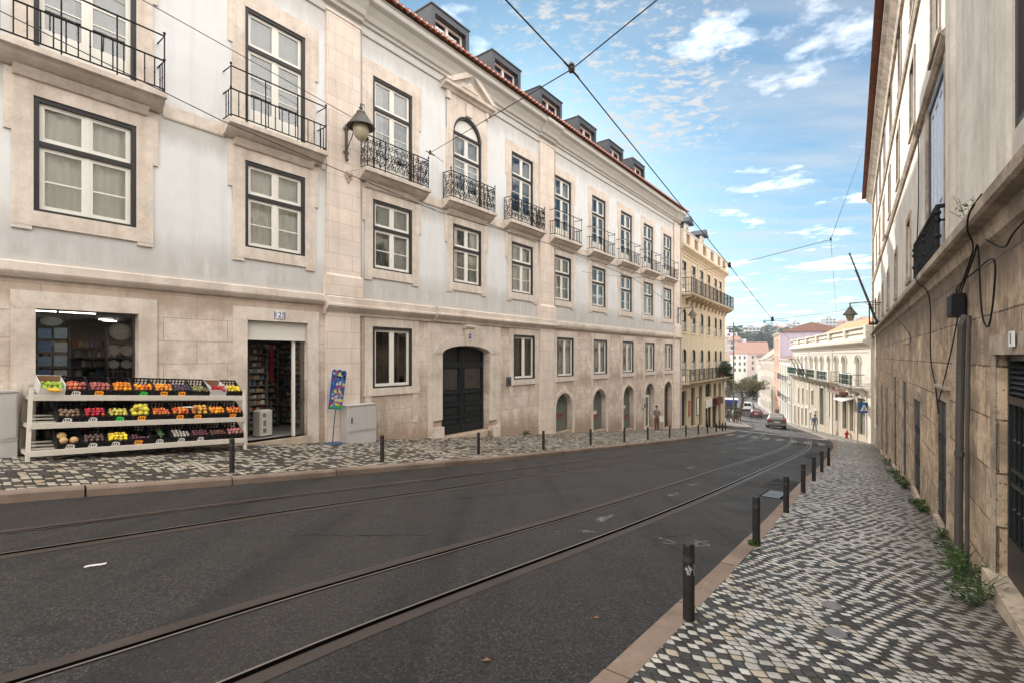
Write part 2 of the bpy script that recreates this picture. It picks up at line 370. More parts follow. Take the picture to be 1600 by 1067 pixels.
m_railbed=M('rail bed',(.046,.035,.029),.5,.25,3,40,.3)
m_groove=M('rail groove',(.0025,.0022,.002),1.,.2,3,40,.0,spec=.0)
m_worn=M('worn road paint',(.17,.165,.16),.8,.3,4,30,.2,blotch=.6,dirt=(.07,.065,.06))
def holes(m,sc,lo,hi):
    t=m.node_tree; g=NG(t); out=[n for n in t.nodes if n.type=='OUTPUT_MATERIAL'][0]; b=t.nodes['Principled BSDF']
    n=g('ShaderNodeTexNoise',ins={'Vector':g('ShaderNodeTexCoord').outputs['Object'],'Scale':sc,'Detail':6.,'Roughness':.7}).outputs['Fac']
    mx=g('ShaderNodeMixShader',ins={0:ramp(g,n,[(lo,0.),(hi,1.)]),1:b.outputs[0],2:g('ShaderNodeBsdfTransparent').outputs[0]}); t.links.new(mx.outputs[0],out.inputs[0]); return m
holes(m_worn,5.,.42,.56)
m_boll=M('bollard dark paint',(.022,.020,.020),.5,.3,6,50,.1,streak=.2,dirt=(.06,.05,.045))

# ------------------------------------------------------------------ street geometry (s along the left facades, w across)
TH=math.atan(590/770.); SN=math.sin(TH); CS=math.cos(TH); D=13.
KN=[(-40,-1.9),(-10,.83),(0,1.8),(38,5.5),(55,7.1),(81,9.3),(114,11.6),(150,13.2),(215,14.2),(300,13.0),(420,8)]
KS=[a for a,b in KN]
def drop(s):
    i=min(max(bisect.bisect(KS,s)-1,0),len(KN)-2); (a,b),(c,d)=KN[i],KN[i+1]
    def mm(j):
        j0=max(j-1,0); j1=min(j+1,len(KN)-1); return (KN[j1][1]-KN[j0][1])/(KN[j1][0]-KN[j0][0])
    h=c-a; u=(s-a)/h
    return (2*u**3-3*u*u+1)*b+(u**3-2*u*u+u)*h*mm(i)+(-2*u**3+3*u*u)*d+(u**3-u*u)*h*mm(i+1)
def XY(s,w): q=w-D; return (s*SN+q*CS, s*CS-q*SN)
def SW(x,y): return (x*SN+y*CS, x*CS-y*SN+D)
def crossrise(s,w):
    return .15*max(0,1-max(w,-1)/3.6)*max(0,min(1,1-(s-2)/30.)) if w<3.6 else 0.
def zpave(s,w): return -drop(s)+crossrise(s,w)
def zroad(s): return -drop(s)-.13
def G(x,y,road=False):
    s,w=SW(x,y); return zroad(s) if road else zpave(s,w)
def interp(tab,s):
    k=[a for a,b in tab]
    if s<=k[0]: return tab[0][1]
    if s>=k[-1]: return tab[-1][1]
    i=bisect.bisect(k,s)-1; j=max(i-1,0); l=min(i+2,len(tab)-1)
    (a,b),(c,d)=tab[i],tab[i+1]; h=c-a; u=(s-a)/h
    m0=(tab[i+1][1]-tab[j][1])/(tab[i+1][0]-tab[j][0]); m1=(tab[l][1]-tab[i][1])/(tab[l][0]-tab[i][0])
    return (2*u**3-3*u*u+1)*b+(u**3-2*u*u+u)*h*m0+(-2*u**3+3*u*u)*d+(u**3-u*u)*h*m1
KL=[(-12,3.0),(1.1,3.21),(2.7,3.42),(4.6,3.62),(8,3.9),(11,4.12),(21.5,4.15),(27.2,4.11),(34.6,3.83),(40.4,3.5),(42.3,3.2),(43.6,2.7),(44.3,1.9),(44.6,.9),(44.7,-.6)]
KR=[(-12,11.7),(2.8,11.47),(7.2,11.40),(11,11.29),(14.5,11.16),(20,11.07),(28.4,10.73),(32.9,10.5),(38,10.0),(46.4,8.64),(56.2,6.31),(72.8,2.38),(104.6,-5.4),(122.7,-10.9),(150,-18.8),(226,-41)]
RT=[[(-12,4.7),(.9,4.9),(4.3,4.95),(7.4,5.11),(13.4,5.3),(20.5,5.5),(27.6,5.38),(33.2,5.2),(40.2,4.5),(49.4,3.05),(64.4,-.1),(98,-7.7),(122,-13.5),(150,-21),(226,-44)]]
RT.append([(s,w+1.0) for s,w in RT[0]])
RT.append([(-12,8.8),(.6,8.72),(2.4,8.68),(7.2,8.82),(11.3,8.85),(16.6,8.8),(25,8.7),(30.8,8.48),(38.7,7.7),(44.5,6.7),(55,4.4),(72,.5),(98,-6.2),(122,-12.6),(150,-20.6),(226,-43)])
RT.append([(s,w+1.03) for s,w in RT[2]])

def ribbon(mb, tab, s0, s1, step, off0, off1, dz, zf=zroad):
    s=s0; pr=None
    while s<=s1+1e-6:
        w=interp(tab,s); a=XY(s,w+off0); b=XY(s,w+off1)
        sa=SW(*a)[0]; cur=((a[0],a[1],zf(s)+dz),(b[0],b[1],zf(s)+dz))
        if pr: mb.quad(pr[0],pr[1],cur[1],cur[0])
        pr=cur; s+=step
    return mb

# road: one sheet following the hill
mb=MB(); ss=[-40+1.*i for i in range(190)]+[150+5*i for i in range(55)]
for a,b in zip(ss,ss[1:]):
    p=[XY(a,-90),XY(a,40),XY(b,40),XY(b,-90)]
    mb.quad((*p[0],zroad(a)),(*p[1],zroad(a)),(*p[2],zroad(b)),(*p[3],zroad(b)))
struct(mb.build('road',m_asph))
# left pavement and its kerb
mb=MB(); rows=[]
s=-12.
LK=[]
while s<=44.0:
    LK.append((s,interp(KL,s))); s+=.5
LK+= [(44.3,1.9),(44.55,1.1),(44.7,.2)]
for s,wk in LK:
    win=-.05-(max(0,s-38.4)*.0535 if s>38.4 else 0)-.3
    wo=wk-.2
    ring=[]
    for k in range(7):
        w=win+(max(wo,win+.02)-win)*k/6; ring.append((*XY(s,w),zpave(s,w)))
    rows.append(ring)
for r0,r1 in zip(rows,rows[1:]):
    for k in range(6): mb.quad(r0[k],r0[k+1],r1[k+1],r1[k])
struct(mb.build('left_pavement',m_cobL))
def kerb(pts, inner, name, top=zpave, wd=.2, L=1.55, mat=None):
    """kerb stones along a plan polyline of (x,y); inner = +1 if the pavement is on the left of travel"""
    mb=MB(); acc=0
    # resample
    P=[Vector(p) for p in pts]; seg=[]
    out=[P[0]]
    for a,b in zip(P,P[1:]):
        n=max(1,int((b-a).length/.26)); out+= [a+(b-a)*k/n for k in range(1,n+1)]
    i=0; n=len(out)
    while i<n-1:
        j=min(n-1,i+int(L/.26)+random.choice((-1,0,1)))
        if n-1-j<2: j=n-1
        ch=out[i:j+1]; up=random.uniform(-.006,.006)
        vs=[];fs=[]
        for k,p in enumerate(ch):
            d=(out[min(i+k+1,n-1)]-out[max(i+k-1,0)]).normalized(); nn=Vector((-d.y,d.x))*inner
            e=(.012 if k==0 else 0)-(.012 if k==len(ch)-1 else 0); q=p+d*e
            sc,wc=SW(*q); z=-drop(sc)+up+(top(sc,wc)+drop(sc) if name.startswith('left') else 0)
            b=q+nn*wd
            vs+=[(q.x,q.y,z-.4),(q.x,q.y,z-.03),(q.x+nn.x*.02,q.y+nn.y*.02,z+.004),(b.x,b.y,z+.004),(b.x,b.y,z-.4)]
        m=len(ch)
        for k in range(m-1):
            for t in range(4): fs.append((k*5+t,k*5+t+1,(k+1)*5+t+1,(k+1)*5+t))
        fs.append((0,1,2,3,4)); fs.append(tuple((m-1)*5+t for t in (4,3,2,1,0)))
        mb.add(vs,fs); i=j
    return struct(mb.build(name,mat or m_kerb))
kerb([XY(s,w) for s,w in LK],1,'left_kerb')
# right pavement
mb=MB(); rows=[]; s=-12.
RS=[]
while s<=160: RS.append(s); s+=.6 if s<60 else 2.
for s in RS:
    wk=interp(KR,s)+.18
    ring=[]
    for k in range(3):
        w=wk+5.*k/2; ring.append((*XY(s,w),-drop(s)))
    rows.append(ring)
for r0,r1 in zip(rows,rows[1:]):
    for k in range(2): mb.quad(r0[k],r0[k+1],r1[k+1],r1[k])
struct(mb.build('right_pavement',m_cobR))
kerb([XY(s,interp(KR,s)) for s in RS if s<150],-1,'right_kerb')
# plaza beyond the yellow building
pl=[(19.2,48.6),(21.2,47.3),(23.6,48.2),(25.2,52.5),(28.2,60.8),(35.3,77.5),(41.8,91.5),(49.5,108),(58,128),(45,130),(15,75)]
mb=MB(); mb.add([(x,y,-drop(SW(x,y)[0])) for x,y in pl],[tuple(range(len(pl)))])
# fan triangulated so that it follows the slope
mb=MB(); L0=[pl[0],pl[1],pl[2],pl[3],pl[4],pl[5],pl[6],pl[7],pl[8]]
for p,q in zip(L0,L0[1:]):
    for k in range(6):
        a0=(p[0]-28*k/6,p[1]+9*k/6); a1=(p[0]-28*(k+1)/6,p[1]+9*(k+1)/6); b0=(q[0]-28*k/6,q[1]+9*k/6); b1=(q[0]-28*(k+1)/6,q[1]+9*(k+1)/6)
        mb.quad(*[(c[0],c[1],G(*c)+.002) for c in (a0,b0,b1,a1)])
struct(mb.build('plaza',m_cobL))
kerb([(x,y) for x,y in pl[:9]],1,'plaza_kerb')

# tram rails
names=['leftmost thin tram rail nearest the left kerb','second tram rail from the left kerb','third tram rail from the left, left rail of the near track','tram rail nearest the right kerb, with a deep dark groove']
for i,t in enumerate(RT):
    x,y=XY(2,interp(t,2)); root=empty('tram_rail',(0,0,0),0,names[i],'tram rail','tram rails in the road')
    sg=-1 if i in (0,2) else 1
    o_=lambda a,b: (min(a*sg,b*sg),max(a*sg,b*sg))
    ribbon(MB(),t,-11,200,.5,*o_(-.10,.105),.004).build('rail_bed',m_railbed,root)
    ribbon(MB(),t,-11,200,.5,*o_(-.076,-.026),.007).build('rail_groove',m_groove,root)
    ribbon(MB(),t,-11,200,.5,*o_(-.098,-.079),.009).build('rail_head',m_steel,root)

# ------------------------------------------------------------------ left building (x along the facade, -y towards the street)
OX,OY=XY(0,0); RZL=math.atan2(CS,SN)
LB=empty('townhouse',(OX,OY,0),RZL,'long pale blue plastered townhouse with limestone base, iron balconies and zinc dormers','building')
COLS=[-1.2,2.72,6.61,10.5,14.1,17.7,21.1,24.95,28.6,32.1,35.7]
HW=.81
def winholes(cs,z0,z1,hw=HW): return [(c-hw,c+hw,z0,z1) for c in cs]
F1=(2.78,4.98); F2=(5.75,8.88); G0=(-1.0,.95)
XEND=38.3
mb=MB(); H=winholes(COLS,*F1)+[h for h in winholes(COLS,*F2) if abs((h[0]+h[1])/2-14.1)>.1]+[(14.1-HW,14.1+HW,F2[0],9.2,1)]
mb.wall(-8,XEND,1.5,10.4,H,0,.3); mb.spandrel(14.1,HW,8.42,9.2,0,.3)
mb.build('plaster_wall',m_plaster,LB)
G0C=[10.5,17.86,21.38,25.18,28.89,32.41,36.0]
ARC=[21.27,25.1,29.0,32.42,35.9]
mb=MB(); H=winholes(G0C,*G0)+[(1.94,3.57,-1.72,.92),(5.86,7.5,-2.2,.93),(-2.6,-.6,-1.6,.92),(12.73,15.42,-2.95,.42,1)]+[(a-.8,a+.8,zpave(a,0)+.06,-1.82,1) for a in ARC]
mb.wall(-8,XEND,-9,1.5,H,0,.38)
for a in ARC: mb.spandrel(a,.8,-2.55,-1.82,0,.38)
mb.spandrel(14.075,1.345,.12,.42,0,.38)
mb.build('stone_base',m_lime,LB)
# rest of the shell
mb=MB(); mb.box(-8,XEND,6.0,12,-9,10.9); mb.quad((XEND,0,-9),(XEND,6,-9),(XEND,6,11),(XEND,0,11)); mb.quad((-8,0,-9),(-8,0,11),(-8,6,11),(-8,6,-9)); mb.quad((-8,0.31,10.4),(XEND,.31,10.4),(XEND,6,10.4),(-8,6,10.4)); mb.build('rear_wall',m_plaster,LB)
# pilasters
m_pil=M('pilaster limestone',LIME,.8,.1,1.3,28,.25,streak=.4,dirt=(.36,.27,.2),blotch=.25,ashlar=(1.6,.46,(.5,.44,.38),.2,.06))
for a,b in ((8.05,9.18),(19.0,20.2),(37.0,38.25)):
    mb=MB(); mb.box(a,b,-.10,.02,2.42,10.02); mb.box(a-.06,b+.06,-.17,.02,1.78,2.36); mb.prism([(-.17,2.36),(-.10,2.42),(.02,2.42),(.02,2.36)],a-.03,b+.03)
    mb.box(a-.03,b+.03,-.13,.02,10.02,10.09)
    mb.box(a,b,-.085,.02,-8,1.30)
    mb.build('pilaster',m_pil,LB)
# string courses
def prof_run(mb,prof,x0,x1): return mb.prism(prof,x0,x1)
mb=MB()
mb.prism([(.02,1.47),(-.06,1.49),(-.12,1.56),(-.14,1.60),(-.14,1.76),(-.12,1.785),(.02,1.80)],-8,8.0)
pm=[(.02,1.22),(-.07,1.24),(-.10,1.31),(-.20,1.40),(-.26,1.47),(-.26,1.53),(-.22,1.55),(-.22,1.73),(-.19,1.765),(.02,1.775)]
mb.prism(pm,8.0,20.25)
mb.prism([(p[0]-(.06 if p[0]<0 else 0),p[1]+.006) for p in pm],12.25,14.25)
mb.prism([(.02,1.36),(-.08,1.39),(-.13,1.48),(-.15,1.55),(-.15,1.70),(-.12,1.73),(.02,1.75)],20.25,36.9)
mb.prism([(p[0]*1.0,p[1]) for p in pm],36.9,38.4)
mb.build('string_course',m_trim,LB)
for a,b in zip([-8]+[c+1.3 for c in COLS],[c-1.3 for c in COLS]+[XEND]):
    segs=[(a,b)]
    for p0,p1 in ((8.05,9.18),(19.0,20.2),(37.0,38.25)):
        ns=[]
        for u,v in segs:
            if p0<v and p1>u:
                if p0-u>.05: ns.append((u,p0))
                if v-p1>.05: ns.append((p1,v))
            else: ns.append((u,v))
        segs=ns
    for u,v in segs: MB().prism([(.02,5.36),(-.03,5.38),(-.045,5.42),(-.045,5.68),(.02,5.70)],u,v).build('floor_band',m_trim,LB)
# cornice and eaves
mb=MB()
mb.prism([(.02,9.98),(-.05,9.99),(-.06,10.04),(.02,10.06)],-8,XEND)
mb.prism([(.02,10.28),(-.07,10.30),(-.09,10.38),(-.16,10.42),(-.22,10.55),(-.36,10.74),(-.5,10.82),(-.52,10.86),(-.52,10.98),(-.58,11.02),(.4,11.04)],-8,XEND+.12)
for a,b in ((8.0,9.25),(18.95,20.3),(36.95,38.3)):
    mb.prism([(.02,10.27),(-.15,10.29),(-.18,10.38),(-.26,10.42),(-.32,10.55),(-.46,10.74),(-.58,10.82),(-.61,10.86),(-.61,10.985),(.3,11.0)],a,b)
mb.build('cornice',m_cornice,LB)
SL=.36
mb=MB(); x=-8; TW=.25; n6=8
yE=-.70
def rz(y): return 11.10+(y-yE)*SL
vs=[];fs=[]
N=int((XEND+.3+8)/TW*n6)
for i in range(N+1):
    u=-8+i*TW/n6; ph=(i%n6)/n6
    h=.09*abs(math.sin(math.pi*ph))**.7+.03
    for y in (yE,3.2): vs.append((u,y,rz(y)+h))
    vs.append((u,yE,rz(yE)-.012+h*.35)); vs.append((u,yE+.25,rz(yE+.25)-.015))
for i in range(N):
    a=i*4;b=a+4
    fs+= [(a,b,b+1,a+1),(a,a+2,b+2,b),(a+2,a+3,b+3,b+2)]
mb.add(vs,fs); mb.quad((-8,3.2,rz(3.2)),(XEND+.3,3.2,rz(3.2)),(XEND+.3,12,10.8),(-8,12,10.8))
mb.quad((XEND+.3,-.7,11.02),(XEND+.3,3.2,rz(3.2)),(XEND+.3,12,10.8),(XEND+.3,12,10.6))
mb.build('tile_roof',m_tile,LB)
mb=MB()
for i in range(int((XEND+8)/TW)):
    u=-8+(i+.5)*TW; mb.ell((u,rz(yE)+.055),.052,.03,yE-.004,yE+.1,8)
mb.build('tile_mortar',m_mortar,LB)
# dormers
def dormer_proto():
    mb=MB(); w=1.02; z0=11.15; z1=12.88
    for a,b in ((-w,-w+.2),(w-.2,w)): mb.box(a,b,.02,4.4,z0,z1)
    mb.box(-w+.2,w-.2,.02,4.4,z1-.24,z1); mb.box(-w-.03,w+.03,-.02,4.4,z1,z1+.05)
    mb.box(-w+.2,w-.2,.75,4.3,z0,z1-.24)
    mb.box(-w+.2,w-.2,.04,.8,z0,z0+.42)
    d=mb.build('dormer',m_zinc,LB)
    mb=MB(); y=.24; a,b=-w+.2,w-.2; c,e=z0+.42,z1-.24
    for u,v in ((a,a+.07),(-.06,.06),(b-.07,b)): mb.box(u,v,y,y+.07,c,e)
    mb.box(a+.07,-.06,y+.002,y+.07,e-.07,e); mb.box(.06,b-.07,y+.002,y+.07,e-.07,e); mb.box(a+.07,-.06,y+.002,y+.07,c,c+.08); mb.box(.06,b-.07,y+.002,y+.07,c,c+.08)
    mb.build('sash',m_white,d)
    mb=MB(); mb.quad((a,y+.04,c),(b,y+.04,c),(b,y+.04,e),(a,y+.04,e)); mb.build('pane',m_glassblue,d)
    return d
dm=dormer_proto()
for i,x in enumerate((-1.2,2.7,6.4,9.9,13.5,16.95,20.5,24.2,27.8,31.2)):
    o=dm if i==0 else copy_tree(dm); o.location=(x,.25,0)

# window kinds, built once at x=0 and copied to every column
def frame_win(name,hw,h,trans,muntins,panel,parent,lean=0,arch=False,zoff=0):
    mb=MB(); f=.085
    mb.box(-hw,-hw+f,-.02,.13,0,h); mb.box(hw-f,hw,-.02,.13,0,h); mb.box(-hw+f,hw-f,-.018,.13,h-f,h); mb.box(-hw+f,hw-f,-.03,.13,0,.05)
    if trans: mb.box(-hw+f,hw-f,.0,.12,h-trans-.05,h-trans+.05)
    w=mb.build(name,m_frame,parent)
    mb=MB(); a=hw-f
    def sash(z0,z1,mz):
        for s_ in (-1,1):
            x0,x1=(-a,-.004) if s_<0 else (.004,a)
            mb.box(x0,x0+.085,.045,.10,z0,z1); mb.box(x1-.085,x1,.045,.10,z0,z1)
            mb.box(x0+.085,x1-.085,.047,.10,z1-.075,z1); mb.box(x0+.085,x1-.085,.047,.10,z0,z0+.09)
            for q in mz: mb.box(x0+.085,x1-.085,.055,.09,q-.014,q+.014)
        mb.box(-.03,.03,.030,.046,z0+.01,z1-.01)
    if trans:
        sash(h-trans+.05,h-f,[]); sash(.05,h-trans-.05,muntins)
        if panel:
            mb.box(-a+.085,-.09,.06,.09,.05,panel); mb.box(.09,a-.085,.06,.09,.05,panel)
            for s_ in (-1,1): mb.box(s_*.16,s_*(a-.15),.05,.061,.18,panel-.1)
    else: sash(.05,h-f,[])
    mb.build('sash',m_white,w)
    mb=MB(); mb.quad((-a,.075,.05),(a,.075,.05),(a,.075,h-f),(-a,.075,h-f)); mb.build('pane',m_glass,w)
    return w
def curtain(w,hw,z0,z1,mat,name='curtain',seed=0,part=1.0,y=.2):
    rnd=random.Random(seed); mb=MB(); n=36; vs=[];fs=[]; p1=rnd.uniform(0,6); f1=rnd.uniform(5,9)
    rng=[(-hw,hw)] if part>=1 else [(-hw,-hw+2*hw*part*.5),(hw-2*hw*part*.5,hw)]
    for a,b in rng:
        b0=len(vs)
        for i in range(n+1):
            x=a+(b-a)*i/n; yy=y+.018*math.sin(p1+x*f1*3)+.012*math.sin(x*23+p1)
            vs+=[(x,yy,z0),(x,yy,z1)]
        fs+=[(b0+2*i,b0+2*i+2,b0+2*i+3,b0+2*i+1) for i in range(n)]
    mb.add(vs,fs); return mb.build(name,mat,w)
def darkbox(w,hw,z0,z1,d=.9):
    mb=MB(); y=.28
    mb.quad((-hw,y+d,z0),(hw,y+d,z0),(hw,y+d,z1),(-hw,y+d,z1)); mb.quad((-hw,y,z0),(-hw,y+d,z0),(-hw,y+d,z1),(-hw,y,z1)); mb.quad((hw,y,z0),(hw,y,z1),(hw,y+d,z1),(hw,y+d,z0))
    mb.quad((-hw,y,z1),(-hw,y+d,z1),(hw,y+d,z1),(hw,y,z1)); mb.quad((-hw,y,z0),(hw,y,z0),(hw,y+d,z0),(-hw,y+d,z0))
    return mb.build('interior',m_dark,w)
def surround(w,hw,h,sill=True,up=.42,jw=.30,down=0):
    mb=MB(); o=-.045
    mb.box(-hw-jw,-hw,o,.02,0,h); mb.box(hw,hw+jw,o,.02,0,h)
    mb.box(-hw-jw,hw+jw,o-.003,.02,h,h+up)
    for s_ in (-1,1): mb.box(s_*(hw+jw),s_*(hw+jw+.1),o+.004,.02,h*.66,h+up-.02)
    if sill:
        mb.box(-hw-jw,hw+jw,o-.004,.02,-.29,0)
        for s_ in (-1,1): mb.box(s_*(hw+jw),s_*(hw+jw-.28),o+.002,.02,-.37,-.29)
    elif down: 
        pass
    return mb.build('surround',m_trim,w)
wF1=frame_win('window',HW,2.2,.88,[.62],0,LB); surround(wF1,HW,2.2)
curtain(wF1,HW-.08,.05,2.1,m_curt,'curtain',1)
wF1.location=(COLS[0],0,F1[0])
variants=[(m_curt,1.0),(m_curt,1.),(m_curtg,1.),(m_curt,.55),(m_curt,1.),(m_curtg,1.),(m_blind,1.),(m_curt,.7),(m_curt,1.),(m_curtg,1.)]
def addwin(base,x,z,mat,part,parent,hw,z0,z1,seed,dk=True):
    o=base.copy(); col.objects.link(o); o.parent=parent; o.location=(x,0,z)
    for ch in base.children:
        if ch.name.startswith(('curtain','interior')): continue
        copy_tree(ch,o)
    curtain(o,hw,z0,z1,mat,'curtain',seed,part)
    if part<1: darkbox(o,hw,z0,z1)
    return o
for i,c in enumerate(COLS[1:]): addwin(wF1,c,F1[0],*variants[i],LB,HW-.08,.05,2.1,i)
hF2=F2[1]-F2[0]
wF2=frame_win('french_window',HW,hF2,.98,[1.1,1.45],.62,LB); surround(wF2,HW,hF2,False)
curtain(wF2,HW-.08,.05,hF2-.1,m_blind,'curtain',3); wF2.location=(COLS[0],0,F2[0])
va2=[(m_blind,.8),(m_blind,1.),(m_blind,.7),None,(m_blind,.5),(m_curtg,.7),(m_blind,.8),(m_curt,.6),(m_curtg,1.),(m_blind,1.)]
for i,c in enumerate(COLS[1:]):
    if va2[i]: addwin(wF2,c,F2[0],*va2[i],LB,HW-.08,.05,hF2-.1,i+20)
# arched french window with pediment
wD=frame_win('arched_window',HW,8.42-F2[0]+.07,.92,[1.1,1.45],.62,LB); wD.location=(14.1,0,F2[0]); h=8.42-F2[0]
mb=MB(); mb.archring(0,HW-.1,h,h+.68,.1,-.02,.13); mb.build('arch_frame',m_frame,wD)
mb=MB(); mb.extr([(-.7*math.cos(math.pi*i/14),h+.07+.6*math.sin(math.pi*i/14)) for i in range(15)],.06,.09); mb.build('fanlight',m_curt,wD)
curtain(wD,HW-.08,.05,h,m_blind,'curtain',41,.8); darkbox(wD,HW-.08,.05,h)
mb=MB(); o=-.05
mb.box(-HW-.34,-HW,o,.02,0,h); mb.box(HW,HW+.34,o,.02,0,h)
mb.archring(0,HW,h,h+.78,.22,o-.01,.02)
mb.wall(-HW-.34,HW+.34,h,h+1.5,[(-HW-.2,HW+.2,h,h+1.0,1)],o,.05); mb.spandrel(0,HW+.2,h,h+1.0,o,.05)
mb.box(-.16,.16,-.14,.02,h+.80,h+1.3)
mb.box(-HW-.38,-HW-.2,-.12,.02,h+1.1,h+1.38); mb.box(HW+.2,HW+.38,-.12,.02,h+1.1,h+1.38)
mb.build('surround',m_trim,wD)
mb=MB(); z=h+1.5; a=HW+.62
mb.prism([(.02,z-.12),(-.12,z-.1),(-.18,z-.02),(-.3,z+.02),(-.32,z+.12),(.02,z+.14)],-a,a)
mb.extr([(-a+.05,z+.142),(a-.05,z+.142),(0,z+.9)],-.16,.02)
for s_ in (-1,1):
    mb.extr([(s_*(a+.04),z+.142),(s_*(a-.30),z+.142),(0,z+.80),(0,z+1.02)],-.34,.02)
mb.extr([(-.42,z+.28),(.42,z+.28),(0,z+.62)],-.2,.0)
mb.build('pediment',m_trim,wD)
# ground floor windows
hG=G0[1]-G0[0]
wG=frame_win('ground_window',HW,hG,0,[],0,LB)
mb=MB(); o=-.03
mb.box(-HW-.3,-HW,o,.02,0,hG); mb.box(HW,HW+.3,o,.02,0,hG); mb.box(-HW-.3,HW+.3,o-.003,.02,hG,hG+.30); mb.box(-HW-.34,HW+.34,o-.008,.02,-.24,0)
mb.box(-HW-.28,-HW-.05,-.02,.02,-1.25,-.24); mb.box(HW+.05,HW+.28,-.02,.02,-1.25,-.24)
mb.build('surround',m_trim,wG)
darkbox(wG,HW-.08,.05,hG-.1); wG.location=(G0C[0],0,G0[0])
for i,c in enumerate(G0C[1:]): addwin(wG,c,G0[0],*[(m_curtg,.85),(m_curtg,.9),(m_curtg,1.),(m_curt,1.),(m_curt,1.),(m_curt,1.)][i],LB,HW-.08,.05,hG-.1,i+60)

# balconies
def slab(mb,hw,o=.46):
    mb.prism([(.0,-.33),(-.12,-.32),(-.2,-.28),(-.32,-.2),(-.36,-.13),(-o-.02,-.12),(-o-.03,-.02),(-o,0),(.0,.002)],-hw,hw)
    mb.prism([(.0,-.5),(-.1,-.48),(-.16,-.4),(-.22,-.332),(0,-.332)],-hw+.25,hw-.25)
    return mb
def plain_rail(b,hw,o=.42,ht=1.22,mid=.68,n=14):
    mb=MB(); z=.02
    P=[(-hw+.04,0),(-hw+.04,-o),(hw-.04,-o),(hw-.04,0)]
    for zz,r in ((z+.06,.012),(z+mid,.014),(z+ht,.013)): mb.tube([(p[0],p[1],zz) for p in P],r*1.3,6)
    for x in [P[1][0],P[2][0]]+[-hw*.33,hw*.33]:
        top=ht if abs(x)>hw*.5 else mid
        top=ht
        mb.tube([(x,-o,z),(x,-o,z+top+.02)],.014,6); 
        if abs(x)>hw*.5: mb.ball((x,-o,z+ht+.06),.032,6,5); mb.ball((x,-o,z+mid+.02),.03,6,5)
    for x0,y0,x1,y1,k in [(P[1][0],-o,P[2][0],-o,n),(P[0][0],-.02,P[1][0],-o,3),(P[3][0],-.02,P[2][0],-o,3)]:
        for i in range(1,k):
            x=x0+(x1-x0)*i/k; y=y0+(y1-y0)*i/k
            mb.tube([(x,y,z+.06),(x,y,z+mid)],.0125,5); mb.ball((x,y,z+.36),.02,6,4)
    return mb.build('railing',m_iron,b)
def spiral(c,r0,turns,a0,dirn,n=14,y=0):
    pts=[]
    for i in range(n+1):
        t=i/n; a=a0+dirn*turns*2*math.pi*t; r=r0*(1-.86*t)
        pts.append((c[0]+r*math.cos(a),y,c[1]+r*math.sin(a)))
    return pts
def scroll_panel(mb,x0,x1,z0,z1,y,ax=None):
    """S scrolls in a panel; ax maps (u,z)->3D"""
    w=x1-x0; k=max(1,round(w/.30)); cw=w/k; h=z1-z0
    f=ax or (lambda u,z:(u,y,z))
    for i in range(k):
        a=x0+cw*i; m=a+cw/2; fl=1 if i%2 else -1
        for (cz,r,a0,d) in ((z0+h*.20,h*.16,math.pi/2,fl),(z0+h*.55,h*.19,-math.pi/2,-fl),(z0+h*.85,h*.12,math.pi/2,fl)):
            for sx in (-1,1):
                p=spiral((m+sx*cw*.24,cz),min(r,cw*.40),1.35,a0,d*sx)
                mb.tube([f(q[0],q[2]) for q in p],.0115,4,False)
        mb.tube([f(m-fl*cw*.45,z0+h*.04),f(m-fl*cw*.3,z0+h*.3),f(m+fl*cw*.2,z0+h*.55),f(m+fl*cw*.42,z0+h*.96)],.012,4,False)
        mb.tube([f(m+fl*cw*.45,z0+h*.05),f(m,z0+h*.36),f(m-fl*cw*.38,z0+h*.95)],.011,4,False)
def ornate_rail(b,hw,o=.42,ht=.95):
    mb=MB(); z=.02; A=hw-.05
    P=[(-A,0),(-A,-o),(A,-o),(A,0)]
    for zz,r in ((z+.04,.014),(z+ht,.018)): mb.tube([(p[0],p[1],zz) for p in P],r,6)
    for x in (-A,-A*.62,A*.62,A): mb.tube([(x,-o,z),(x,-o,z+ht+.03)],.014,6)
    for x in (-A,A): mb.ball((x,-o,z+ht+.08),.035,8,5); mb.tube([(x,-o,z+ht+.1),(x,-o,z+ht+.17)],[.018,.004],6)
    for x in (-A,A):
        mb.tube([(x,-.02,z),(x,-.02,z+ht)],.012,5)
        scroll_panel(mb,-o+.03,-.03,z+.06,z+ht-.03,0,lambda u,zz,x=x:(x,u,zz))
    scroll_panel(mb,-A*.62,A*.62,z+.06,z+ht-.03,-o)
    scroll_panel(mb,-A,-A*.62,z+.06,z+ht-.03,-o); scroll_panel(mb,A*.62,A,z+.06,z+ht-.03,-o)
    for k in range(8):
        a=math.pi*2*k/8; mb.tube([(.03*math.cos(a),-o,z+ht*.5+.03*math.sin(a)),(.15*math.cos(a),-o,z+ht*.5+.15*math.sin(a))],[.016,.006],4)
    mb.tube([(.17*math.cos(math.pi*2*k/16),-o,z+ht*.5+.17*math.sin(math.pi*2*k/16)) for k in range(17)],.009,4,False)
    mb.box(-A*.45-.03,-A*.45,-o-.01,-o+.01,z,z+ht); mb.box(A*.45,A*.45+.03,-o-.01,-o+.01,z,z+ht)
    return mb.build('railing',m_iron,b)
b0=slab(MB(),1.3).build('balcony',m_trim,LB); plain_rail(b0,1.3); b0.location=(-1.2,0,F2[0])
bo=slab(MB(),1.33).build('balcony',m_trim,LB); ornate_rail(bo,1.3); bo.location=(10.45,0,F2[0])
for c in COLS[1:]:
    if abs(c-10.5)<.1: continue
    copy_tree(bo if c in (14.1,17.7) else b0, None, (c-.05,0,F2[0]))

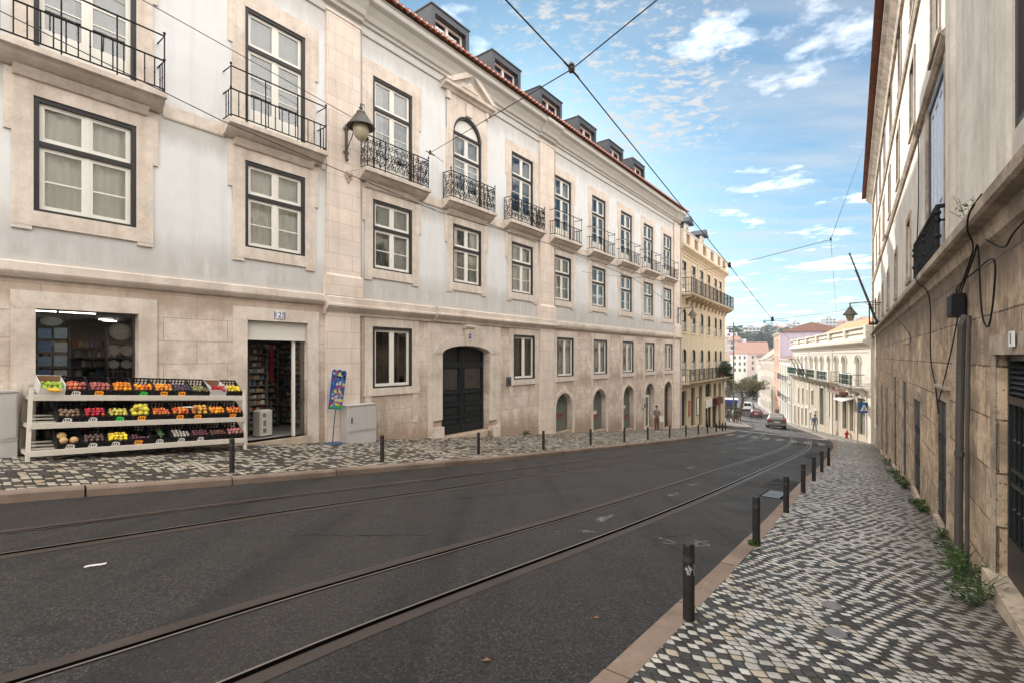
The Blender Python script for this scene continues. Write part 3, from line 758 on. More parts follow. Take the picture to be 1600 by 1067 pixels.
# gate with arched surround
gt=MB(); y=.33
gt.box(12.7,15.45,y,y+.06,-3.2,.42)
gate=gt.build('gate',m_gate,LB)
for s_ in (0,1):
    a=12.75+s_*1.335; b=a+1.31; mb=MB()
    mb.box(a,a+.12,y-.05,y,-2.9,.4); mb.box(b-.12,b,y-.05,y,-2.9,.4)
    for z0,z1 in ((-2.9,-2.62),(-2.35,-2.25),(-1.9,-1.78),(-1.42,-1.3),(-.42,-.22)): mb.box(a+.12,b-.12,y-.048,y,z0,z1)
    for z0,z1 in ((-2.58,-2.4),(-2.2,-1.96),(-1.74,-1.48),(-.16,.05)): mb.extr([(a+.2,z0),(b-.2,z0),(b-.2,z1),(a+.2,z1)],y-.03,y)
    mb.box(a+.12,b-.12,y-.052,y,-3.1,-2.93)
    lf=mb.build('gate_leaf',m_gate,gate)
    mb=MB(); mb.box(a+.20,b-.20,y-.03,y,-1.26,-.47); mb.build('lattice_panel',m_gatepan,lf)
mb=MB(); mb.box(14.05,14.11,y-.075,y-.052,-2.95,.39); mb.ball((13.9,y-.07,-1.85),.03,8,6); mb.build('meeting_stile',m_gate,gate)
mb=MB(); o=-.06
mb.box(12.29,12.73,o,.02,-2.3,.12); mb.box(15.42,15.88,o,.02,-2.6,.12); mb.archring(14.075,1.345,.12,.42,.4,o-.02,.02)
mb.box(12.2,12.76,o-.06,.02,-3.4,-2.55); mb.box(15.4,15.97,o-.06,.02,-3.6,-2.85)
mb.wall(12.2,15.97,.12,1.22,[(12.45,15.7,.12,.84,1)],o+.012,.07); mb.spandrel(14.075,1.625,.12,.84,o+.012,.07)
mb.box(12.05,12.29,-.03,.02,-3.4,1.22); mb.box(15.9,16.15,-.03,.02,-3.7,1.22)
mb.build('gate_surround',m_trim,LB)
mb=MB(); mb.extr([(13.93,.42),(14.22,.42),(14.30,1.2),(13.85,1.2)],-.16,.0); mb.prism([(.0,1.06),(-.2,1.07),(-.24,1.14),(-.24,1.21),(0,1.21)],13.8,14.35); mb.build('keystone',m_trim,LB)
mb=MB(); mb.box(12.7,15.5,-.14,.4,-3.35,-2.96); mb.build('threshold',m_trimdk,LB)
# shop surrounds
o=-.035
for a,b,zb,zt in ((1.94,3.57,-2.1,.92),(5.86,7.5,-2.5,.93),(-2.6,-.6,-2.1,.92)):
    mb=MB(); mb.box(a-.34,a,o,.02,zb,zt); mb.box(b,b+.34,o,.02,zb,zt); mb.box(a-.34,b+.34,o-.003,.02,zt,zt+.33)
    mb.build('shop_surround',m_trim,LB)
mb=MB(); mb.box(5.8,7.56,-.1,.5,-2.75,-2.2); mb.build('door_step',m_trimdk,LB)
mb=MB(); mb.box(5.87,7.49,.08,.34,.46,.92); mb.box(5.87,7.49,.06,.35,.43,.462); mb.build('shutter_box',m_shut,LB)
mb=MB()
for a,b in ((5.87,5.92),(7.14,7.21)): mb.box(a,b,.12,.2,-2.2,.45)
mb.build('door_frame',m_white,LB)
mb=MB(); mb.quad((7.21,.15,-2.2),(7.5,.15,-2.2),(7.5,.15,.45),(7.21,.15,.45)); mb.build('side_light',m_glass,LB)
mb=MB(); mb.quad((1.94,.2,-1.72),(3.57,.2,-1.72),(3.57,.2,.92),(1.94,.2,.92)); mb.build('shop_window',m_glassd,LB)
mb=MB(); mb.box(-2.6,-.6,.2,.25,-1.6,.92); mb.build('shuttered_window',m_sage,LB)
# arched ground doors
m_stencil=m_red
for i,a in enumerate(ARC):
    zb=zpave(a,0)-.1; d=.30
    mb=MB(); 
    pts=[(a-.8,zb)]+[(a-.8*math.cos(math.pi*k/14),-2.55+.73*math.sin(math.pi*k/14)) for k in range(15)]+[(a+.8,zb)]
    if i==3:
        mb.extr([p for p in pts],d,d+.03); dr=mb.build('arched_door',m_sage,LB)
        mb=MB(); zt=-2.62
        for u,v in ((a-.78,a-.66),(a+.36,a+.48)): mb.box(u,v,d-.07,d,zb,zt)
        mb.box(a-.66,a+.36,d-.068,d,zt-.14,zt); mb.box(a-.66,a+.36,d-.068,d,zb,zb+.3); mb.build('door_frame',m_white,dr)
        mb=MB(); mb.quad((a-.66,d-.03,zb+.3),(a+.36,d-.03,zb+.3),(a+.36,d-.03,zt-.14),(a-.66,d-.03,zt-.14)); mb.build('pane',m_glass,dr)
    elif i==4:
        mb.extr(pts,d+.02,d+.05); dr=mb.build('arched_door',m_wood,LB)
        mb=MB(); mb.box(a-.03,a+.03,d-.02,d+.02,zb,-1.9)
        for s_ in (-1,1):
            for z0 in (zb+.4,zb+1.3,zb+2.2): mb.box(a+s_*.12,a+s_*.66,d,d+.02,z0,z0+.7)
        mb.build('door_panels',m_wood,dr)
    else:
        mb.extr(pts,d,d+.03); dr=mb.build('arched_door',m_sage,LB)
        rnd=random.Random(i); mb=MB()
        for ln,(z,n_) in enumerate(((zb+.92,8),(zb+.78,6))):
            x=a-.8+.30*a/13.+.06+ln*.05
            for k in range(n_):
                ww=rnd.uniform(.05,.075); mb.box(x,x+ww,d-.004,d,z+k*.003,z+.095+k*.003); x+=ww+.015
        mb.build('red_stencil',m_red,dr)
        if i in (1,2):
            mb=MB(); mb.box(a-.18,a+.18,d-.006,d,-3.25,-3.05); mb.build('paper_notice',m_tagw,dr)
for a in ARC:
    mb=MB(); mb.archring(a,.8,-2.55,-1.82,.2,-.035,.02); mb.box(a-1.0,a-.8,-.035,.02,zpave(a,0)-.3,-2.55); mb.box(a+.8,a+1.0,-.035,.02,zpave(a,0)-.4,-2.55)
    mb.extr([(a-.09,-1.8),(a+.09,-1.8),(a+.12,-1.5),(a-.12,-1.5)],-.06,.0)
    mb.build('arch_surround',m_trim,LB)
# downpipe seams
for x in (9.24,20.3,36.95): MB().tube([(x,-.07,10.3),(x,-.07,1.9)],.014,5).build('downpipe',m_trimdk,LB)
MB().tube([(9.28,-.05,1.2),(9.28,-.05,-2.7)],.02,5).build('downpipe',m_trimdk,LB)
def LW(x,o,z): return (OX+x*SN+o*CS, OY+x*CS-o*SN, z)   # local (x, out, z) -> world

# ------------------------------------------------------------------ shop interior
SHOP=empty('shop_room',(OX,OY,0),RZL,'dim shop room behind the display window and open door, lit by ceiling strips','shop interior')
m_shopwall=M('shop wall',(.32,.29,.26),.9,.1,2,20,0); m_floor=M('pale shop floor',(.36,.34,.32),.4,.1,2,30,.03)
mb=MB(); mb.box(-.2,11.0,5.4,5.5,-2.2,1.25); mb.box(-.3,-.2,.4,5.5,-2.2,1.25); mb.box(11.0,11.1,.4,5.5,-2.2,1.25); mb.box(8.45,8.5,.4,1.6,-2.2,1.25); mb.build('wall',m_shopwall,SHOP)
mb=MB(); mb.box(-.3,11.1,.4,5.5,1.02,1.3); mb.build('ceiling',m_shopwall,SHOP)
mb=MB(); mb.box(-.3,11.1,.385,5.5,-2.26,-2.195); mb.build('floor',m_floor,SHOP)
m_tubel=emit('lit tube',(1,.93,.82),4.5)
for i,(x,y,l) in enumerate(((2.25,1.5,.5),(2.86,1.5,.62),(3.85,3.6,.3),(4.05,4.1,.3),(7.6,1.5,.9))):  # last strip is added to brighten the room behind the doorway
    mb=MB(); mb.box(x-l/2,x+l/2,y-.02,y+.02,.965,.985); o=mb.build('ceiling_light',m_tubel); o.location=(OX,OY,0); o.rotation_euler=(0,0,RZL)
    tag(o,['lit strip light at the left top corner of the shop window','longest lit strip light near the top of the shop window','short strip light deeper in the shop','short strip light deepest in the shop, behind another','added unseen strip light brightening the room inside the open doorway'][i],'light',"strip lights on the shop ceiling")
goodcols=[(.28,.06,.05),(.10,.13,.24),(.36,.30,.2),(.14,.2,.15),(.6,.56,.5),(.3,.2,.2),(.06,.06,.07),(.42,.28,.14),(.5,.47,.42),(.3,.33,.36)]
m_goods=[M('packaging',c,.6,.25,7,40,0) for c in goodcols]
m_shelfm=M('grey shelf',(.16,.15,.14),.6,.1,3,30,0)
def shelf(x0,x1,y,n,label,seed,faceY=-1,dens=.16):
    rnd=random.Random(seed); e=empty('goods_shelf',LW(x0,-y,-2.2),RZL,label,'shelf','display shelves in the shop')
    mb=MB(); w=x1-x0
    for k in range(n): mb.box(0,w,0,.35,k*2.5/n+.12,k*2.5/n+.15)
    mb.box(0,.03,0,.35,0,2.5); mb.box(w-.03,w,0,.35,0,2.5); mb.box(0,w,.35,.37,0,2.5); mb.build('frame',m_shelfm,e)
    bs=[MB() for _ in m_goods]
    for k in range(n):
        x=.04
        while x<w-.1:
            ww=rnd.uniform(.6,1.3)*dens; hh=rnd.uniform(.55,.92)*(2.5/n-.05); b=rnd.choice(bs); z=k*2.5/n+.15
            b.box(x,min(x+ww,w-.04),.03+rnd.uniform(0,.06),.3,z,z+hh); x+=ww+.012
    for b,m in zip(bs,m_goods):
        if b.v: b.build('goods',m,e)['kind']='stuff'
    return e
shelf(2.2,6.3,4.6,10,'dim wall shelf of packets seen deep through the shop window',1,dens=.12)
shelf(8.5,10.6,4.9,7,'long dim wall shelf at the back of the shop behind the door',2)
shelf(2.35,3.85,1.9,11,'free shelf of bottles and boxes behind the shop window',3,dens=.09)
o=shelf(0,2.1,.9,15,'tall shelf of postcards and souvenirs on the right side of the doorway',4,dens=.1); o.location=LW(8.06,-2.75,-2.2); o.rotation_euler=(0,0,RZL-R(90))
shelf(6.42,6.95,1.15,14,'rack of magazines and postcards on the left side inside the doorway',5,dens=.1)
shelf(7.3,7.85,2.3,13,'middle rack of souvenirs inside the doorway behind the white air cooler',6,dens=.08)
# souvenirs in the window
m_azul=[M('blue glazed tile',c,.3,.5,22,60,0) for c in ((.25,.42,.68),(.45,.58,.74),(.16,.27,.55),(.62,.66,.7))]
rows=[(.40,'blue tile box on the upper row of the window souvenirs'),(.13,'blue tile box on the second row of the window souvenirs'),(-.15,'blue tile box on the third row of the window souvenirs'),(-.43,'blue tile box on the lowest visible row of the window souvenirs')]
mb=MB()
for z in (.36,.09,-.19,-.47,-.75): mb.box(1.97,2.5,.26,.46,z-.025,z)
mb.box(1.96,1.985,.26,.46,-1.7,.62); mb.box(2.48,2.50,.26,.46,-1.7,.62)
o=mb.build('display_rack',m_shelfm); o.location=(OX,OY,0); o.rotation_euler=(0,0,RZL); tag(o,'narrow rack of blue tiles at the left edge of the shop window','rack')
for r_,(z,lb) in enumerate(rows):
    for k in range(2):
        mb=MB(); h=.19+.02*((r_+k)%2); mb.box(0,.2,0,.09,0,h); mb.box(.02,.18,-.004,0,.02,h-.02)
        o=mb.build('souvenir_tile',m_azul[(r_*2+k)%4]); o.location=LW(2.02+k*.24,-.30,z-.035); o.rotation_euler=(0,0,RZL); tag(o,lb+(', left of the pair' if k==0 else ', right of the pair'),'souvenir tile','tiles in the shop window')
mb=MB(); mb.ell((0,0),.25,.14,0,.03,20); o=mb.build('oval_plate',M('dark plate',(.05,.05,.04),.3,.2,9,40,0)); mb=MB(); mb.ell((0,0),.17,.085,-.006,0,20); mb.build('plate_picture',M('pale green picture',(.4,.5,.42),.4,.2,9,40,0),o); o.location=LW(2.22,-.30,.70); o.rotation_euler=(0,0,RZL); tag(o,'oval plate with pale green picture at the top left of the shop window','plate')
mb=MB()
for z in (.30,-.02,-.30,-.55,-.78): mb.box(3.12,3.55,.28,.5,z-.02,z)
mb.box(3.10,3.12,.28,.5,-1.7,.62)
o=mb.build('display_rack',m_shelfm); o.location=(OX,OY,0); o.rotation_euler=(0,0,RZL); tag(o,'narrow rack of painted plates at the right edge of the shop window','rack')
m_plate=M('painted ceramic plate',(.42,.40,.36),.3,.5,25,50,0)
for k,(x,z,r_) in enumerate(((3.34,.53,.20),(3.22,.14,.13),(3.46,.13,.12),(3.22,-.17,.10),(3.45,-.17,.10))):
    mb=MB(); mb.lathe([(0.,.012),(r_*.6,.008),(r_,.03),(r_,.018),(r_*.6,-.005),(0,-.005)],n=18); mb.xf(Matrix.Rotation(R(80),4,'X'))
    o=mb.build('painted_plate',m_plate,smooth=True); o.location=LW(x,-.36,z); o.rotation_euler=(0,0,RZL)
    tag(o,['largest painted plate, on top of the rack at the right of the shop window','round painted plate on the second shelf, left of two','round painted plate on the second shelf, right of two','small plate on the third shelf of the plate rack, left','small plate on the third shelf of the plate rack, right'][k],'plate','painted plates in the shop window')
mb=MB(); mb.box(7.28,7.40,1.7,1.72,-.75,.35); o=mb.build('red_cloth',M('red cloth',(.40,.03,.06),.8,.2,5,40,.1)); o.location=(OX,OY,0); o.rotation_euler=(0,0,RZL); tag(o,'narrow red cloth hanging inside the shop doorway','cloth')
# portable air cooler
AC=empty('air_cooler',LW(6.62,-.75,-2.195),RZL+R(12),'white portable air cooler standing inside the open shop doorway','air cooler')
mb=MB(); mb.cbox(-.2,.2,-.17,.17,.04,.74,.04); mb.build('body',m_ac,AC)
mb=MB(); mb.ell((-.08,.60),.055,.06,-.175,-.168,14); mb.box(-.11,-.03,-.173,-.168,.3,.46); mb.box(-.12,-.02,-.174,-.168,.12,.24); mb.build('control_panel',M('grey plastic',(.16,.16,.15),.5,.1,5,40,0),AC)
mb=MB()
for k in range(8): mb.box(.2,.204,-.12,.12,.3+k*.045,.318+k*.045)
mb.build('grille',m_dark,AC)
mb=MB()
for x in (-.15,.15):
    for y in (-.12,.12): mb.ball((x,y,.02),.022,8,5)
mb.build('wheel',m_dark,AC)

# ------------------------------------------------------------------ fruit stand (leans with the street)
ST=empty('fruit_stand',LW(1.66,0,-1.87),RZL,'three tier cream timber fruit stand on the pavement under the shop window','market stand')
TILT=-math.atan(.066)
MT=Matrix.Rotation(-TILT,4,'Y'); MTi=MT
LS=3.82
def st(mb): return mb.xf(MT)
SH=[(.10,.90,'lower'),(.58,.79,'middle'),(1.08,.64,'upper')]   # z of board bottom, front out
for x in (.02,LS-.08):
    mb=MB()
    for dx in (0,):
        mb.extr([(x,0),(x,0),(x,0)],0,0) if False else None
        # slanted front leg and vertical back leg
        vs=[(x,-.90,-.06),(x+.06,-.90,-.06),(x+.06,-.84,-.06),(x,-.84,-.06),(x,-.62,1.32),(x+.06,-.62,1.32),(x+.06,-.56,1.32),(x,-.56,1.32)]
        mb.add(vs,[(0,3,2,1),(4,5,6,7),(0,1,5,4),(1,2,6,5),(2,3,7,6),(3,0,4,7)])
        mb.box(x,x+.06,-.12,-.06,-.12,1.36)
        for z,o_,_ in SH: mb.box(x+.005,x+.055,-o_+.04,-.12,z+.02,z+.08)
    st(mb).build('frame',m_paint,ST)
for z,o_,_ in SH:
    mb=MB(); mb.cbox(.06,LS-.06,-o_-.012,-o_+.018,z,z+.105,.006)
    b=.0
    for k in range(4):
        y0=-o_+.04+k*.13; zz=z+.045+k*.05
        mb.box(.09,LS-.09,y0,y0+.10,zz,zz+.022)
    st(mb).build('shelf',m_paint,ST)
# crates
def crate_mb(w,d,h,solid=False):
    mb=MB(); t=.012; bk=h*1.0; fr=h*.52
    mb.box(0,w,0,d,0,t)
    if solid:
        mb.box(0,w,0,t,t,fr*1.25); mb.box(0,w,d-t,d,t,bk); mb.box(0,t,t,d-t,t,bk*.9); mb.box(w-t,w,t,d-t,t,bk*.9)
        return mb
    for y,hh in ((0,fr),(d-t,bk)):
        mb.box(0,w,y,y+t,t,hh*.45); mb.box(0,w,y,y+t,hh-.03,hh)
        for k in range(6): x=w*k/5.3; mb.box(x,min(x+.022,w),y+.001,y+t-.001,hh*.45,hh-.03)
        mb.box(0,w,y,y+t,hh*.66,hh*.72)
    for x in (0,w-t):
        vs=[(x,t,t),(x+t,t,t),(x+t,d-t,t),(x,d-t,t),(x,t,fr),(x+t,t,fr),(x+t,d-t,bk),(x,d-t,bk)]
        mb.add(vs,[(0,3,2,1),(4,5,6,7),(0,1,5,4),(1,2,6,5),(2,3,7,6),(3,0,4,7)])
    return mb
def fr_mesh(kind,r):
    mb=MB()
    if kind=='lemon':
        mb.lathe([(0,-r*1.25),(r*.3,-r*1.1),(r*.8,-r*.6),(r,0),(r*.8,r*.6),(r*.3,r*1.1),(0,r*1.3)],n=9); mb.xf(Matrix.Rotation(R(80),4,'X'))
    elif kind=='long':
        mb.tube([(-r*2.6,0,0),(-r*1.5,r*.4,0),(0,r*.6,0),(r*1.5,r*.4,0),(r*2.6,0,0)],[r*.25,r*.8,r*.9,r*.8,r*.25],7)
    elif kind=='bunch':
        rnd=random.Random(3)
        for k in range(16): mb.ball((rnd.uniform(-1,1)*r*1.5,rnd.uniform(-1,1)*r*1.2,rnd.uniform(-.3,.7)*r),r*.45,6,4)
    elif kind=='apple':
        mb.lathe([(0,-r*.8),(r*.5,-r*.86),(r*.9,-r*.4),(r,.1*r),(r*.8,r*.7),(r*.35,r*.9),(0,r*.7)],n=10)
    else: mb.ball((0,0,0),r,9,6)
    me=bpy.data.meshes.new(kind); me.from_pydata(mb.v,[],mb.f); me.polygons.foreach_set('use_smooth',[True]*len(me.polygons)); return me
KIND={ # name: (shape, radius, colour, count)
 'green_apple':('apple',.047,(.36,.52,.05)),'peach':('ball',.046,(.62,.15,.07)),'red_apple':('apple',.044,(.40,.07,.08)),
 'nectarine':('ball',.043,(.45,.12,.10)),'orange':('ball',.046,(.85,.28,.01)),'apricot':('ball',.04,(.85,.30,.03)),'clementine':('ball',.040,(.85,.24,.01)),
 'plum':('ball',.033,(.09,.05,.10)),'grape_bunch':('bunch',.045,(.33,.30,.13)),'strawberry_punnet':('bunch',.05,(.55,.02,.03)),'lemon':('lemon',.042,(.82,.60,.04)),
 'potato':('lemon',.042,(.20,.12,.07)),'tomato':('ball',.042,(.55,.02,.012)),'pear':('lemon',.043,(.50,.42,.08)),'yellow_melon':('lemon',.062,(.80,.68,.06)),
 'small_tomato':('ball',.03,(.65,.14,.03)),'persimmon':('ball',.04,(.70,.17,.02)),'mango':('lemon',.05,(.65,.30,.05)),'brown_melon':('ball',.085,(.50,.30,.15)),
 'onion':('ball',.04,(.13,.08,.07)),'cucumber':('long',.026,(.04,.12,.03)),'garlic_bulb':('ball',.033,(.42,.37,.33)),'beetroot':('ball',.036,(.12,.03,.05)),'chestnut':('ball',.03,(.13,.05,.03)),'red_onion':('ball',.042,(.38,.13,.13))}
KIND={k:(v[0],v[1]*.84,v[2]) for k,v in KIND.items()}
FM={k:(fr_mesh(v[0],v[1]),fruit(k.replace('_',' ')+' skin',v[2])) for k,v in KIND.items()}
for k,(me,mt) in FM.items():
    me.materials.append(mt); t_=mt.node_tree; g_=NG(t_); b_=t_.nodes['Principled BSDF']; src=b_.inputs['Base Color'].links[0].from_socket
    oi=g_('ShaderNodeObjectInfo').outputs['Random']; hs=g_('ShaderNodeHueSaturation',ins={'Hue':math_(g_,'ADD',math_(g_,'MULTIPLY',oi,.045),.478),'Value':math_(g_,'ADD',math_(g_,'MULTIPLY',oi,.5),.62),'Color':src}); t_.links.new(hs.outputs[0],b_.inputs['Base Color'])
plan=[ # shelf, x, fruit kinds, count, tag, carton?
 (2,0,['green_apple'],12,None,1),(2,1,['peach','red_apple'],14,'w',0),(2,2,['nectarine'],14,'o',0),(2,3,['orange'],15,None,0),(2,4,['clementine'],13,'g',0),(2,5,['apricot'],16,'o',0),(2,6,['plum'],16,'o',0),(2,7,['grape_bunch'],6,None,0),(2,8,['strawberry_punnet'],5,None,1),(2,9,['lemon'],10,None,0),
 (1,0,['potato'],12,'w',0),(1,1,['tomato'],16,'w',0),(1,2,['pear'],12,'g',0),(1,3,['yellow_melon'],10,'o',0),(1,4,['small_tomato'],18,None,0),(1,5,['persimmon','chestnut'],15,'o',0),(1,6,['mango'],10,'o',0),(1,7,['orange'],13,None,0),(1,8,['persimmon'],13,'o',0),
 (0,0,['brown_melon'],3,'w',0),(0,1,['onion'],12,'w',0),(0,2,['lemon','yellow_melon'],14,'w',0),(0,3,['beetroot'],6,'o',0),(0,4,['cucumber'],7,'w',0),(0,5,['garlic_bulb'],14,'w',0),(0,6,['beetroot'],12,'w',0),(0,7,['chestnut'],14,None,0),(0,8,['red_onion'],13,None,0)]
shelfn={2:'top',1:'middle',0:'bottom'}
RT3=Matrix.Translation(ST.location)@Matrix.Rotation(RZL,4,'Z')@MT
rnd=random.Random(5)
TG={'o':m_tago,'g':m_tagg,'w':m_tagw}; TN={'o':'orange','g':'green','w':'white'}
cw=.352
for sh,ix,kinds,cnt,tg,cart in plan:
    z,o_,_=SH[sh]; x0=(.16+ix*.358) if sh==2 else (.42+ix*.368)
    d=.5; w=cw if not cart or sh!=2 or ix else .36; h=.25
    pitch=Matrix.Rotation(R(17),4,'X')
    MC=RT3@Matrix.Translation((x0,-o_+.035,z+.075))@pitch
    nm=' and '.join(k.replace('_',' ')+'s' for k in kinds).replace('tomatos','tomatoes').replace('potatos','potatoes').replace('mangos','mangoes').replace('strawberrys','strawberries').replace('peachs','peaches').replace('bunchs','bunches').replace('strawberry punnets','strawberries')
    cname='white carton' if cart else 'black plastic crate'
    c=crate_mb(w,d,h,bool(cart)).build('carton' if cart else 'fruit_crate',m_carton if cart else m_crate); c.matrix_world=MC
    if cart:
        mb=MB(); mb.box(.014,w-.014,d-.02,d-.0135,.02,h-.005); mb.build('liner',m_cartonin,c)
    extra={'orange':{2:', fourth from left',1:', second from right'}.get(sh,''),'beetroot':(' with an orange card' if tg=='o' else ', third from right')}.get(kinds[0],'')
    tag(c,'%s of %s, %s shelf of the stand%s'%(cname,nm,shelfn[sh],extra),'crate','fruit crates on the stand')
    # fruit: one object each, heaped
    r=KIND[kinds[0]][1]; put=[]; n=int(cnt*1.3); 
    k=0; tries=0; nx=max(2,int((w-.03)/(2*r*1.02))) ; ny=max(2,int(.24/(2*r)))
    if KIND[kinds[0]][0]=='long': nx=1; ny=7
    lay=0
    while k<n and lay<4:
        for iy in range(ny):
            for ixx in range(nx):
                if k>=n: break
                px=.025+r+(w-.05-2*r)*((ixx+(.5 if lay%2 and nx>1 else 0))/max(1,nx-1+(.5 if lay%2 else 0)))+rnd.uniform(-.2,.2)*r if nx>1 else w/2
                py=.03+r+iy*2.0*r+(r if lay%2 else 0)+rnd.uniform(-.2,.2)*r
                pz=.05+.095+lay*r*1.3+.06*iy/max(1,ny)+rnd.uniform(-.15,.15)*r
                kk=kinds[(k+ixx)%len(kinds)] if len(kinds)<3 else rnd.choice(kinds)
                if kinds==['peach','red_apple']: kk='peach' if px<w*.5 else 'red_apple'
                me,_m=FM[kk]
                o=bpy.data.objects.new(kk,me); col.objects.link(o)
                o.matrix_world=MC@Matrix.Translation((min(max(px,r),w-r),min(py,d-.05-r),pz))@Matrix.Rotation(rnd.uniform(0,6.28),4,'Z')@Matrix.Rotation(rnd.uniform(-.5,.5),4,'X')@Matrix.Scale(rnd.uniform(.88,1.14),4)
                tag(o,'%s in the %s of %s, %s shelf%s'%(kk.replace('_',' '),cname.replace('plastic ',''),nm,shelfn[sh],extra),kk.split('_')[-1] if kk!='green_apple' else 'apple','%s in the %s on the %s shelf%s'%(nm,cname,shelfn[sh],extra)); k+=1
        lay+=1
    if tg:
        mb=MB(); u=random.Random(ix*7+sh).uniform(.1,.17)
        pts=[(-.07,-.035),(.06,-.045),(.075,.03),(.04,.045),(-.06,.04)] if tg=='o' else [(-.07,-.035),(.07,-.035),(.07,.02),(.03,.04),(-.04,.04)]
        mb.cur=0; mb.extr(pts,-.004,0)
        mb.cur=1
        for q in (-.035,.0,.03): mb.box(q-.008,q+.008,-.0055,-.004,-.02,.02)
        t_=mb.build('price_card',[TG[tg],m_ink]); t_.matrix_world=MC@Matrix.Translation((u+.02,-.006,.075))@Matrix.Rotation(R(-12),4,'X')
        tag(t_,'%s price card on the crate of %s, %s shelf%s'%(TN[tg],nm,shelfn[sh],extra),'price card','price cards on the crates')
# bananas hung in front of the carton, blue paper in the nectarine crate
mb=MB()
for k in range(5): 
    a=k*.22; mb.tube([(-.09+.03*k,-.02-.006*k,.05),(-.05+.03*k,-.04-.006*k,.01),(.02+.02*k,-.045-.004*k,-.01),(.09+.012*k,-.03,.012)],[.008,.02,.02,.006],7)
o=mb.build('banana_bunch',fruit('banana peel',(.75,.40,.02)),smooth=True); o.matrix_world=RT3@Matrix.Translation((.33,-.66,1.27)); tag(o,'small bunch of ripe bananas hanging over the front of the white carton','bananas')
mb=MB(); mb.lathe([(.02,-.22),(.02,.22),(.017,.22),(.0,.215)],n=8); mb.xf(Matrix.Rotation(R(90),4,'Y')); o=mb.build('paper_roll',m_enam); o.matrix_world=RT3@Matrix.Translation((2.72,-.60,.92)); tag(o,'white paper roll lying across the crates on the middle shelf','paper roll')

# ------------------------------------------------------------------ things on the left pavement
def plate_tiles(s,loc,rz,label,txt,size,mats,name='house_number'):
    pass
def text_mesh(txt,size,mat,name,parent=None,depth=.002,align='CENTER'):
    cu=bpy.data.curves.new('t','FONT'); cu.body=txt; cu.size=size; cu.extrude=depth; cu.align_x=align; cu.align_y='CENTER'
    to=bpy.data.objects.new('t',cu); col.objects.link(to); bpy.context.view_layer.update()
    dg=bpy.context.evaluated_depsgraph_get(); me=bpy.data.meshes.new_from_object(to.evaluated_get(dg))
    bpy.data.objects.remove(to); bpy.data.curves.remove(cu)
    me.transform(Matrix.Rotation(R(90),4,'X')); me.materials.clear(); me.materials.append(mat)
    o=bpy.data.objects.new(name,me); col.objects.link(o)
    if parent: o.parent=parent
    return o
hn=MB(); hn.box(-.15,.15,-.02,0,-.09,.09); o=hn.build('house_number',m_enam); o.location=LW(6.68,.04,1.10); o.rotation_euler=(0,0,RZL); tag(o,'white tile house number 125 above the shop door','house number')
mb=MB()
for q in (-.142,.138): mb.box(q-.008,q+.008,-.024,-.02,-.09,.09)
mb.build('tile_border',m_blue,o)
t=text_mesh('125',.20,m_blue,'number',o); t.location=(0,-.023,0); t.scale=(1.05,1,1)
hn=MB(); hn.box(-.10,.10,-.02,0,-.2,.2); o=hn.build('house_number',m_trim); o.location=LW(14.07,.165,.82); o.rotation_euler=(0,0,RZL); tag(o,'small plate with blue tiles and an arrow on the keystone over the dark gate','house number')
mb=MB(); mb.extr([(-.04,.1),(.04,.1),(0,.17)],-.024,-.02); mb.build('arrow',m_ink,o)
mb=MB(); mb.box(-.07,.07,-.025,-.02,-.13,.05); mb.build('tile',m_blue,o)
t=text_mesh('111',.1,m_enam,'number',o); t.location=(0,-.027,-.04)
mb=MB(); mb.cbox(-.16,.16,-.04,.0,-.19,.19,.01); o=mb.build('wall_plaque',M('bronze plaque',(.10,.09,.085),.5,.2,5,40,.1)); o.location=LW(16.7,.01,-1.05); o.rotation_euler=(0,0,RZL); tag(o,'square bronze grey plaque on the stone wall right of the dark gate','plaque')
mb=MB(); mb.box(-.1,.1,-.045,-.04,-.12,.1); mb.build('plaque_field',m_zinc,o)
mb=MB(); mb.cbox(-.12,.12,-.14,.0,-.35,.35,.02); o=mb.build('meter_box',m_cab); o.location=LW(31.25,.0,-3.05); o.rotation_euler=(0,0,RZL); tag(o,'small grey meter box on the wall left of the white framed arched door','meter box'); mb=MB(); mb.box(-.09,.09,-.144,-.14,-.3,-.02); mb.build('meter_door',m_zinc,o)
def cabinet(name,loc,rz,w,d,h,label,mat=None,plinth=.32):
    e=empty(name,loc,rz,label,'cabinet'); mat=mat or m_cab
    mb=MB(); mb.cbox(-w/2,w/2,-d,0,plinth,h,.012); mb.box(-w/2-.015,w/2+.015,-d-.02,.01,h,h+.03); mb.build('housing',mat,e)
    mb=MB(); mb.box(-w/2+.01,w/2-.01,-d+.01,0,-.35,plinth); mb.build('plinth',mat,e)
    mb=MB(); mb.box(-w/2+.04,w/2-.03,-d-.012,-d,plinth+.05,h-.05); dd=mb.build('door',mat,e)
    mb=MB(); mb.box(-w/2+.12,-w/2+.145,-d-.03,-d-.012,plinth+.28,plinth+.45); mb.build('handle',m_ink,dd)
    return e
cabinet('utility_cabinet',LW(9.0,.10,-2.55),RZL,1.02,.36,1.10,'weathered pale grey utility cabinet on a plinth beside the blue sign stand')
cabinet('utility_cabinet',LW(1.18,.06,-1.84),RZL,.95,.34,1.20,'grey utility cabinet at the left edge of the picture beside the fruit stand')
